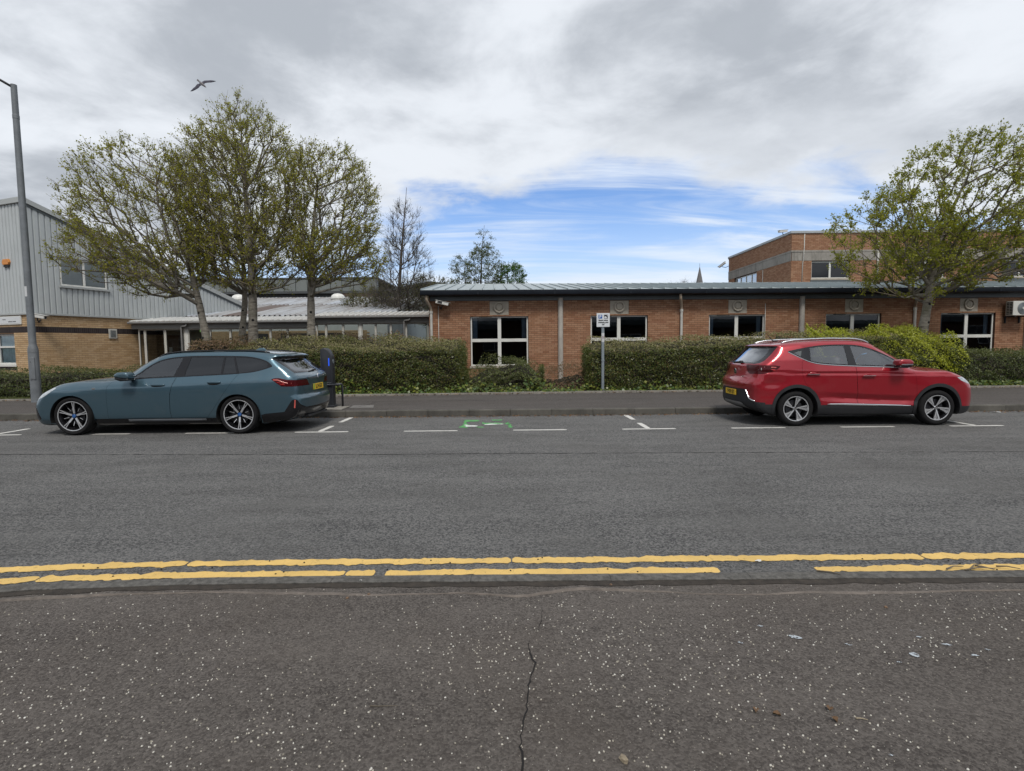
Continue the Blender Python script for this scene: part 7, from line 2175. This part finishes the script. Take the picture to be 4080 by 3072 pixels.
# ---------------------------------------------------------------- red crossover (front to the right)
def crossover():
    root = empty('crossover_car', (5.28, 9.94 + 0.89, 0.0), math.radians(-1.0))
    tag(root, 'glossy red crossover car with silver roof rails parked beside the long hedge', 'car')
    base = pchip([(-.95, .835), (-.6, .872), (-.3, .89), (0, .897), (1.3, .902), (2.585, .897), (3.0, .875), (3.5, .82)])
    zcr = pchip([(-.9, 1.05), (-.3, 1.035), (.114, 1.024), (.92, 1.008), (2.0, .995), (2.85, .985), (3.5, .90)])      # upper crease
    zb = pchip([(-.9, 1.20), (-.3, 1.22), (.118, 1.235), (.3, 1.18), (.5, 1.15), (1.077, 1.115), (2.08, 1.072), (2.6, 1.03), (3.5, .97)])
    zlow = pchip([(-.9, .60), (.4, .545), (2.02, .468), (3.5, .45)])                                                 # lower crease
    def Wp(x, z):
        c_, b_, l_ = zcr(x), zb(x), zlow(x)
        mid = np.clip((x - .35) / .5, 0, 1) * np.clip((2.25 - x) / .3, 0, 1)
        # below the crease: short undercut, full middle, pinch above the lower crease, flare below it
        w = base(x) - .016 * np.exp(-((z - (c_ - .03)) / .020) ** 2) * np.clip((z < c_) * 1.0, 0, 1)
        t = np.clip((z - l_) / .10, 0, 1)
        pinch = (.004 + .040 * mid)
        w = w - pinch * (1 - t) * (z >= l_) - np.where(z < l_, pinch * np.clip(1 - (l_ - z) / .075, 0, 1), 0)
        w = w - .05 * np.clip((.36 - z) / .16, 0, 1) ** 1.5
        up = np.clip((z - c_) / np.maximum(b_ - c_, .03), 0, 1)
        w = w - .042 * up
        ov = np.maximum(z - b_, 0)
        w = w - .40 * ov - .18 * ov * ov
        for cx in (0.0, 2.585):
            w = w + .014 * np.exp(-((x - cx) / .42) ** 2 - ((z - .72) / .15) ** 2)
        # rear haunch below the lamps
        w = w - .018 * np.exp(-((x + .45) / .22) ** 2 - ((z - .80) / .09) ** 2)
        return w
    def W(x, z): return (Wp(x, z - .010) + 2 * Wp(x, z) + Wp(x, z + .010)) / 4
    Tc = pchip([(-.7, 1.475), (-.50, 1.512), (-.30, 1.548), (0, 1.585), (.3, 1.603), (.7, 1.615), (1.0, 1.614), (1.4, 1.594), (1.62, 1.555), (1.85, 1.458), (2.1, 1.325), (2.35, 1.185), (2.50, 1.105), (2.60, 1.078), (2.8, 1.055), (3.0, 1.02), (3.2, .955), (3.34, .865), (3.45, .72), (3.6, .50)])
    Rz = pchip([(.15, -.68), (.25, -.76), (.36, -.83), (.45, -.855), (.66, -.860), (.70, -.868), (.78, -.868), (.83, -.850), (.90, -.800), (1.0, -.772), (1.12, -.752), (1.165, -.715), (1.20, -.668), (1.44, -.430), (1.465, -.425), (1.495, -.475), (1.515, -.49), (1.56, -.49), (1.7, -.47)])
    Fz = pchip([(.1, 3.26), (.2, 3.36), (.32, 3.43), (.5, 3.455), (.68, 3.445), (.78, 3.405), (.88, 3.31), (1.0, 3.1)])
    def Fn(P):
        x, y, z = P[:, 0], P[:, 1], P[:, 2]; s = np.abs(y)
        fs = s - W(x, z)
        k = .58 * np.clip((x - 1.1) / .5, 0, 1) * np.clip((2.75 - x) / .35, 0, 1)
        xe = x + k * s * s
        slope = (Tc(xe + .02) - Tc(xe - .02)) / .04
        ft = (z - Tc(xe) + .075 * s * s) / np.sqrt(1 + slope ** 2)
        fr = (Rz(z) + .17 * s * s + .05 * s ** 6 - x) * .88
        ff = (x - (Fz(z) - .24 * s * s - .10 * s ** 6)) * .88
        F = smax(fs, ft, .085)
        F = smax(F, fr, .12)
        F = smax(F, ff, .14)
        return smax(F, .20 + .16 * np.clip((-.42 - x) / .40, 0, 1) - z, .05)
    car = CarBody(Fn, (-.99, -1.0, .10), (3.6, 1.0, 1.72), .034)
    HUBS = ((0.0, .335), (2.585, .335))
    arc = lambda hx, hz, r: [(hx + r * math.cos(t), hz + r * math.sin(t)) for t in np.linspace(0, 2 * math.pi, 48, endpoint=False)]
    yc = lambda m, n: abs(m.y) > .45
    # lower cladding first, then arches
    car.region([(-1.0, .08), (-1.0, .415), (-.3, .415), (.3, .398), (2.3, .372), (3.0, .36), (3.6, .345), (3.6, .08)], 'sill', 'xz', lambda m, n: n.z > -.9)
    car.region([(.52, .68), (.60, .64), (.665, .52), (.72, .475), (.98, .43), (.98, .10), (-.98, .10), (-.98, .43), (-.72, .475), (-.665, .52), (-.60, .64), (-.52, .68)], 'lower_bumper', 'yz', lambda m, n: m.x < -.45 and n.x < -.12)
    car.region([(.44, .405), (.38, .42), (-.38, .42), (-.44, .405), (-.58, .25), (-.50, .16), (.50, .16), (.58, .25)], 'skid_plate', 'yz', lambda m, n: m.x < -.45 and n.x < -.10)
    for hx, hz in HUBS:
        car.region(arc(hx, hz, .448), 'arch_trim', 'xz', yc)
        car.region(arc(hx, hz, .388), 'arch', 'xz', yc)
    DLO = smooth_poly([(-.135, 1.388), (-.02, 1.328), (.118, 1.256), (.25, 1.202), (.42, 1.163), (.7, 1.137), (1.077, 1.117), (1.6, 1.096), (2.06, 1.077), (2.10, 1.082), (1.90, 1.204), (1.636, 1.346), (1.358, 1.458), (1.2, 1.494), (1.046, 1.508), (.8, 1.512), (.5, 1.500), (.209, 1.462), (.0, 1.424)], 3)
    car.region(DLO, 'window_trim', 'xz', yc)
    G0 = inset(DLO, .022)
    if poly_area(G0) < 0: G0 = G0[::-1]
    gl = {'front_window': [((1.105, 1.05), (1.055, 1.55), -1)], 'rear_window': [((.955, 1.05), (.945, 1.55), 1), ((.255, 1.05), (.30, 1.55), -1)]}
    for nm, cl in gl.items():
        pl = G0
        for a, b, sg in cl: pl = clip_half(pl, a, b) if sg > 0 else clip_half(pl, b, a)
        car.region(pl, nm, 'xz', yc)
    car.region([(-.035, 1.362), (.085, 1.298), (.105, 1.33), (.125, 1.405), (.06, 1.395)], 'quarter_light', 'xz', yc)
    rd = [(.42, 1.162), (.25, 1.202), (.128, 1.250), (.092, 1.17), (.088, 1.0), (.118, .88), (.165, .78), (.30, .66), (.47, .40), (.50, .395), (1.122, .385), (1.118, .56), (1.098, .80), (1.088, .95), (1.077, 1.117), (.7, 1.136)]
    fd = [(1.077, 1.117), (1.088, .95), (1.098, .80), (1.118, .56), (1.122, .385), (2.17, .375), (2.192, .56), (2.178, .80), (2.155, .95), (2.105, 1.07), (2.06, 1.076), (1.6, 1.095)]
    car.region(rd, 'rear_door', 'xz', SIDE, only=('body',))
    car.region(fd, 'front_door', 'xz', SIDE, only=('body',))
    car.region([(.70, 1.492), (.695, 1.40), (.735, 1.22), (.70, 1.176), (.60, 1.160), (-.60, 1.160), (-.70, 1.176), (-.735, 1.22), (-.695, 1.40), (-.70, 1.492)], 'rear_screen_trim', 'yz', lambda m, n: m.x < -.2 and n.x < -.2)
    car.region([(.545, 1.452), (.600, 1.25), (.575, 1.205), (.50, 1.190), (-.50, 1.190), (-.575, 1.205), (-.600, 1.25), (-.545, 1.452)], 'rear_screen', 'yz', lambda m, n: m.x < -.35 and n.x < -.3)
    car.cut([(.37, .95), (.37, 1.17), (1.1, 1.17), (1.1, .95)], 'yz', lambda m, n: m.x < -.3, sym=True)
    tl = smooth_poly([(-.30, 1.122), (-.40, 1.045), (-.54, .992), (-.66, .975), (-.80, .985), (-1.0, 1.0), (-1.0, 1.145), (-.74, 1.142), (-.5, 1.138)], 2)
    car.region(tl, 'tail_lamp', 'xz', lambda m, n: abs(m.y) > .37 and m.x < -.2 and n.x < .3, only=('body',))
    car.trim('tail_lamp', [(.37, 1.146), (.47, 1.01), (.55, .972), (1.2, .95), (1.2, 1.2), (.37, 1.2)])
    car.region([(.735, 1.158), (.66, 1.0), (.60, .86), (.55, .76), (.46, .73), (-.46, .73), (-.55, .76), (-.60, .86), (-.66, 1.0), (-.735, 1.158)], 'tailgate', 'yz', lambda m, n: m.x < -.55 and n.x < -.35, only=('body',))
    hl = [(2.92, .892), (3.0, .828), (3.15, .772), (3.50, .722), (3.50, .86), (3.2, .884), (3.05, .90)]
    car.region(hl, 'headlamp', 'xz', lambda m, n: m.x > 2.85 and abs(m.y) > .42, only=('body',))
    bon = [(2.34, .0), (2.36, .4), (2.42, .70), (2.6, .735), (2.95, .70), (3.2, .60)]
    bon = bon + [(3.36, .2), (3.36, -.2)] + [(a, -b) for a, b in bon[1:][::-1]]
    car.region(bon, 'bonnet', 'xy', lambda m, n: n.z > .35 and m.z > .72 and m.x > 2.2, only=('body',))
    wsp = [(1.74, 0), (1.70, .3), (1.60, .55), (2.26, .66), (2.38, .60), (2.46, .3), (2.47, 0)]
    wsp = wsp + [(a, -b) for a, b in wsp[1:-1][::-1]]
    car.region(wsp, 'windscreen', 'xy', lambda m, n: n.z > .3 and m.z > 1.05, only=('body',))
    for f in car.bm.faces:
        if f.normal.z < -.85 and f.calc_center_median().z < .30:
            if 'underbody' not in car.names: car.names.append('underbody')
            f[car.lay] = car.names.index('underbody')
    paint = paint_mat('paint_red', (0.30, 0.006, 0.016), .40, .34)
    car.extract('body', 'body', paint, root)
    M['glass_mg'] = glass_mat('crossover_glass', (0.88, 0.91, 0.90), 3.4)
    M['glass_mg_rear'] = glass_mat('crossover_rear_screen', (0.22, 0.24, 0.26), 2.0)
    for sd in (-1, 1):
        for lbl, (x, z) in (('front_door', (1.295, .930)), ('rear_door', (.285, .966))):
            d = car.extract(lbl, lbl, paint, root, sd, gap=.0036)
            y = car.surf(x, z, sd)
            r_ = MB().lathe([(.0005, -.02), (.06, -.018), (.085, -.008), (.09, .0)], 'y', 24).build('handle_recess', paint, d, smooth=True, loc=(x, y + sd * .002, z))
            r_.scale = (.85, .25, .50)
            MB().box(-.118, .118, -.013, .013, -.013, .011).build('handle', paint, d, bevel=.008, smooth=True, loc=(x, y + sd * .026, z))
            MB().box(-.112, .112, -.003, .003, -.004, .006).build('handle_strip', M['chrome'], d, bevel=.002, loc=(x, y + sd * .040, z + .004))
        car.extract('window_trim', 'window_trim', M['blk_gloss'], root, sd, push=-.002)
        for nm in ('front_window', 'rear_window', 'quarter_light'):
            car.extract(nm, nm, M['glass_mg'], root, sd, push=-.006)
        surf_strip(car, smooth_poly([(-.13, 1.380), (-.02, 1.320), (.118, 1.248), (.25, 1.194), (.42, 1.156), (.7, 1.130), (1.077, 1.110), (1.6, 1.089), (2.10, 1.070)], 3, False), .014, .006, 'window_chrome', M['chrome'], root, sd)
        tlo = car.extract('tail_lamp', 'tail_lamp', M['lamp_dark'], root, sd, gap=.002, push=.003)
        surf_strip(car, [(-.38, 1.098), (-.46, 1.102), (-.58, 1.106)], .020, .006, 'lamp_bar', M['lamp_bright'], root, sd)
        surf_strip(car, [(-.40, 1.052), (-.48, 1.045), (-.56, 1.050), (-.64, 1.055)], [.030, .060, .095, .10], .004, 'lamp_body', M['lamp_red'], root, sd)
        surf_strip(car, [(-.62, 1.070), (-.66, 1.070), (-.70, 1.070)], [.045, .048, .045], .010, 'reversing_lens', M['lamp_white'], root, sd)
        hlo = car.extract('headlamp', 'headlamp', M['lamp_clear'], root, sd, gap=.002)
        split_loose(car.extract('sill', 'sill', M['cladding'], root, sd))
        split_loose(car.extract('arch_trim', 'arch_trim', M['cladding'], root, sd, push=.007))
        surf_strip(car, [(.56, .412), (.62, .414), (.9, .410), (1.4, .396), (1.9, .380), (2.08, .374)], [.006, .026, .034, .034, .030, .016], .012, 'sill_strip', M['chrome'], root, sd)
        # raised silver roof rail
        ys = .585
        pts = [(-.16, 0.0), (-.05, .020), (.15, .030), (.5, .030), (.9, .032), (1.15, .032), (1.32, .024), (1.46, .0)]
        pts = smooth_poly(pts, 4, False)
        mbr = MB()
        mbr.tube([(q, sd * ys, car.top(q, ys) + l + .004) for q, l in pts], .017, 10)
        mbr.build('roof_rail', M['satin'], root, smooth=True)
        mirror(root, 1.83, sd * 1.025, 1.148, -1, paint, M['blk_gloss'], M['chrome'], sd)
        for i, (hx, hz) in enumerate(HUBS):
            liner(root, hx, hz, .390, sd * .50, sd * (abs(car.surf(hx, .75, sd)) - .004))
            wheel(root, hx, sd * (.89 - .112), .330, .330, .232, sd, 'crossover', rot=(.10 if i == 0 else .42), width=.225)
        # chrome hook beside the plate recess, fog lamp
        V = smooth_poly([(.56, .672), (.605, .61), (.655, .525), (.70, .498), (.80, .470)], 3, False)
        mbh = MB(); P_ = []
        for a, b in V:
            x = np.linspace(-.95, -.3, 131); f = Fn(np.stack([x, np.full_like(x, sd * a), np.full_like(x, b)], 1)); k = max(1, int(np.argmax(f < 0)))
            P_.append((x[k - 1] + (x[k] - x[k - 1]) * f[k - 1] / (f[k - 1] - f[k]) - .004, sd * a, b))
        if sd < 0: mbh.tube(P_, .013, 8); mbh.build('bumper_chrome', M['chrome'], root, smooth=True)
    car.extract('rear_screen_trim', 'rear_screen_trim', M['blk_gloss'], root, push=-.003)
    car.extract('rear_screen', 'rear_screen', M['glass_mg_rear'], root, push=-.008)
    tg = car.extract('tailgate', 'tailgate', paint, root, gap=.0036)
    car.extract('lower_bumper', 'lower_bumper', M['cladding'], root)
    car.extract('bonnet', 'bonnet', paint, root, gap=.003)
    car.extract('windscreen', 'windscreen', M['glass_mg'], root, push=-.004)
    car.extract('underbody', 'underbody', M['void'], root)
    car.inner(root, 1.04, [(a, b, .39) for a, b in HUBS], M['void'])
    plate(root, 'YH20 OJY', (-.868, 0.0, .595), (.03, 0, -math.pi / 2))
    car.extract('skid_plate', 'skid_plate', M['skid'], root, push=.008)
    oc = lambda r: [(r * math.cos(math.pi / 8 + k * math.pi / 4), r * math.sin(math.pi / 8 + k * math.pi / 4)) for k in range(8)]
    b = MB().prism(oc(.062), -.010, .0, 'xz').build('badge', M['chrome'], tg, bevel=.003, loc=(-.782, 0, 1.0), rot=(.10, 0, -math.pi / 2))
    MB().prism(oc(.050), -.012, -.0095, 'xz').build('badge_field', M['blk_gloss'], b)
    link('badge_letters', text_mesh('MG', .052, bold=.002), M['chrome'], b, (0, -.014, 0), (math.pi / 2, 0, 0))
    link('model_name', text_mesh('ELECTRIC', .026, bold=.001), M['chrome'], tg, (-.802, -.40, .915), (math.pi / 2, 0, -math.pi / 2))
    MB().box(-.012, .012, -.04, .34, -.014, .014).build('rear_wiper', M['blk'], tg, bevel=.006, loc=(-.715, -.05, 1.185), rot=(-.05, 0, 0))
    MB().box(-.03, .03, -.05, .05, -.022, .026).build('wiper_boss', M['blk'], tg, bevel=.015, loc=(-.722, -.12, 1.185))
    MB().tube([(-.02, 0.0, 1.575), (-.10, 0.0, 1.64), (-.17, 0.0, 1.74)], [.010, .007, .003], 8).build('aerial', M['blk'], root)
    MB().box(-.05, .05, -.025, .025, -.01, .022).build('aerial_base', M['blk'], root, bevel=.01, loc=(-.01, 0, 1.588))
    # cabin
    for y in (-.36, .36):
        seat(root, 1.28, y, .56, 1, M['seat_grey'], .62); seat(root, .42, y, .58, 1, M['seat_grey'], .56)
    MB().box(1.85, 2.4, -.72, .72, .72, 1.04).build('dashboard', M['seat'], root, bevel=.06, smooth=True)
    MB().lathe([(.170, -.015), (.187, 0), (.170, .015), (.155, 0)], 'x', 28, close=True).build('steering_wheel', M['blk'], root, smooth=True, loc=(1.72, -.36, 1.04), rot=(0, .42, 0))
    st = MB().tube([(1.55, -.05, 1.10), (1.58, -.05, 1.22), (1.66, -.05, 1.30), (1.78, -.05, 1.33)], .012, 8).build('steering_lock_bar', plain('lock_blue', (.10, .30, .62), .4, obj=True), root, smooth=True)
    MB().box(-.01, .01, -.11, .11, -.035, .035).build('interior_mirror', M['blk'], root, bevel=.01, loc=(1.60, -.02, 1.42))
    MB().box(-.5, 2.2, -.78, .78, .30, .54).build('cabin_floor', M['void'], root)
    return root
crossover()

# ================================================================ SMALL THINGS ON THE GROUND
rz_ = random.Random(99)
def pebble(name, label, loc, s, mat, cat, seed, group=None):
    r = random.Random(seed)
    bm = bmesh.new(); bmesh.ops.create_icosphere(bm, subdivisions=2, radius=1.0)
    for v in bm.verts:
        f = 1 + r.uniform(-.16, .16); v.co = Vector((v.co.x * s[0] * f, v.co.y * s[1] * f, max(v.co.z * s[2] * f, -s[2] * 0.5)))
    me = bpy.data.meshes.new(name); bm.to_mesh(me); bm.free()
    o = link(name, me, mat, None, (loc[0], loc[1], loc[2] + s[2] * 0.48))
    o.rotation_euler = (0, 0, r.uniform(0, 6))
    return tag(o, label, cat, group)
M['rock'] = plain('pale_stone', (0.30, 0.25, 0.18), 0.9, var=0.35, vs=40, bump=0.6, bs=150)
M['rock2'] = plain('brown_stone', (0.17, 0.11, 0.07), 0.9, var=0.35, vs=40, bump=0.6, bs=150)
pebble('stone', 'pale tan stone lying alone on the near pavement', (0.398, 1.885, 0.003), (0.013, 0.021, 0.014), M['rock'], 'stone', 1)
for i, (x, y) in enumerate([(-1.02, 3.20), (-0.90, 3.245), (0.62, 3.35), (2.15, 3.02)]):
    pebble('stone', 'small brown grit stone on the near pavement by the kerb', (x, y, 0.003), (0.008, 0.010, 0.007), M['rock2'], 'stone', 10 + i, 'grit stones near the kerb')
def dry_leaf(x, y, s, label, group=None, seed=0, z=0.004):
    r = random.Random(seed); n = 7; V = []; F = []
    for i in range(n):
        t = i / (n - 1); w = s * 0.42 * math.sin(math.pi * (0.08 + 0.88 * t)) * (1 + r.uniform(-.2, .2))
        h = 0.004 + 0.006 * math.sin(math.pi * t) + r.uniform(0, .003)
        V += [(s * (t - 0.5), -w, h + 0.005), (s * (t - 0.5), 0, h * 0.4), (s * (t - 0.5), w, h + 0.004)]
        if i: F += [(3 * i - 3, 3 * i, 3 * i + 1, 3 * i - 2), (3 * i - 2, 3 * i + 1, 3 * i + 2, 3 * i - 1)]
    o = MB().add(V, F).build('dry_leaf', M['litter'], None, fix=False, smooth=True, loc=(x, y, z), rot=(0, 0, r.uniform(0, 6)))
    return tag(o, label, 'leaf', group)
for i, (x, y) in enumerate([(1.077, 2.117), (1.296, 2.084), (1.314, 2.149), (1.003, 2.143)]):
    dry_leaf(x, y, 0.030, 'curled dark red dead leaf on the near pavement', 'dead leaves on the near pavement', 20 + i)
def stick(pts, r, label, name='twig', mat=None, group=None):
    o = MB().tube(pts, [r * (1 - 0.6 * i / (len(pts) - 1)) for i in range(len(pts))], 7).build(name, mat or M['twig'], None, smooth=True)
    return tag(o, label, 'twig', group)
stick([(1.386, 2.092, 0.008), (1.405, 2.090, 0.010), (1.43, 2.084, 0.007)], 0.004, 'short pale twig lying near the dead leaves', mat=M['rock'])
stick([(-0.62, 2.20, 0.006), (-0.58, 2.195, 0.008), (-0.50, 2.20, 0.006)], 0.0025, 'thin dark twig alone on the near pavement')
GTW = 'twigs on the yellow lines'
for i, (a, b, c) in enumerate([((2.897, 3.51), (2.97, 3.545), (3.04, 3.55)), ((3.043, 3.499), (3.12, 3.56), (3.211, 3.586)), ((3.126, 3.56), (3.16, 3.53), (3.20, 3.49)), ((3.26, 3.545), (3.32, 3.535), (3.38, 3.50)), ((2.02, 3.50), (2.10, 3.47), (2.14, 3.44)), ((3.0, 3.49), (3.12, 3.52), (3.22, 3.51))]):
    stick([(*a, 0.020), (*b, 0.024), (*c, 0.020)], 0.006, 'dark broken twig lying across the inner yellow line', group=GTW)
for i in range(26):
    x = rz_.uniform(-3.3, 3.4); y = rz_.choice([3.76, 3.56, 3.66]) + rz_.uniform(-.05, .05)
    pebble('grit', 'dark grit crumb lying on the yellow lines', (x, y, 0.005), (0.006, 0.006, 0.004), M['crack'], 'grit', 200 + i, 'grit crumbs on the yellow lines')
M['litter_white'] = plain('litter_paper', (0.60, 0.60, 0.58), 0.7)
def scrap(x, y, s, label, seed, z=0.006, group=None):
    r = random.Random(seed); n = 9
    V = [(0, 0, 0.006)] + [(s * (0.5 + 0.5 * r.random()) * math.cos(a), 0.5 * s * (0.5 + 0.5 * r.random()) * math.sin(a), r.uniform(0.001, 0.010)) for a in np.linspace(0, 6.28, n, endpoint=False)]
    o = MB().add(V, [(0, i + 1, (i + 1) % n + 1) for i in range(n)]).build('litter_scrap', M['litter_white'], None, fix=False, loc=(x, y, z))
    return tag(o, label, 'litter', group)
scrap(1.72, 3.70, 0.030, 'crumpled white paper scrap beside the gap in the yellow line', 5)
scrap(1.18, 3.58, 0.012, 'tiny white pellet on the inner yellow line', 6, 0.008)
scrap(10.55, 11.68, 0.16, 'flattened white litter in the gutter ahead of the red car', 7)
scrap(-1.0, 3.42, 0.014, 'small white gum blob on the near kerb', 8, 0.016)
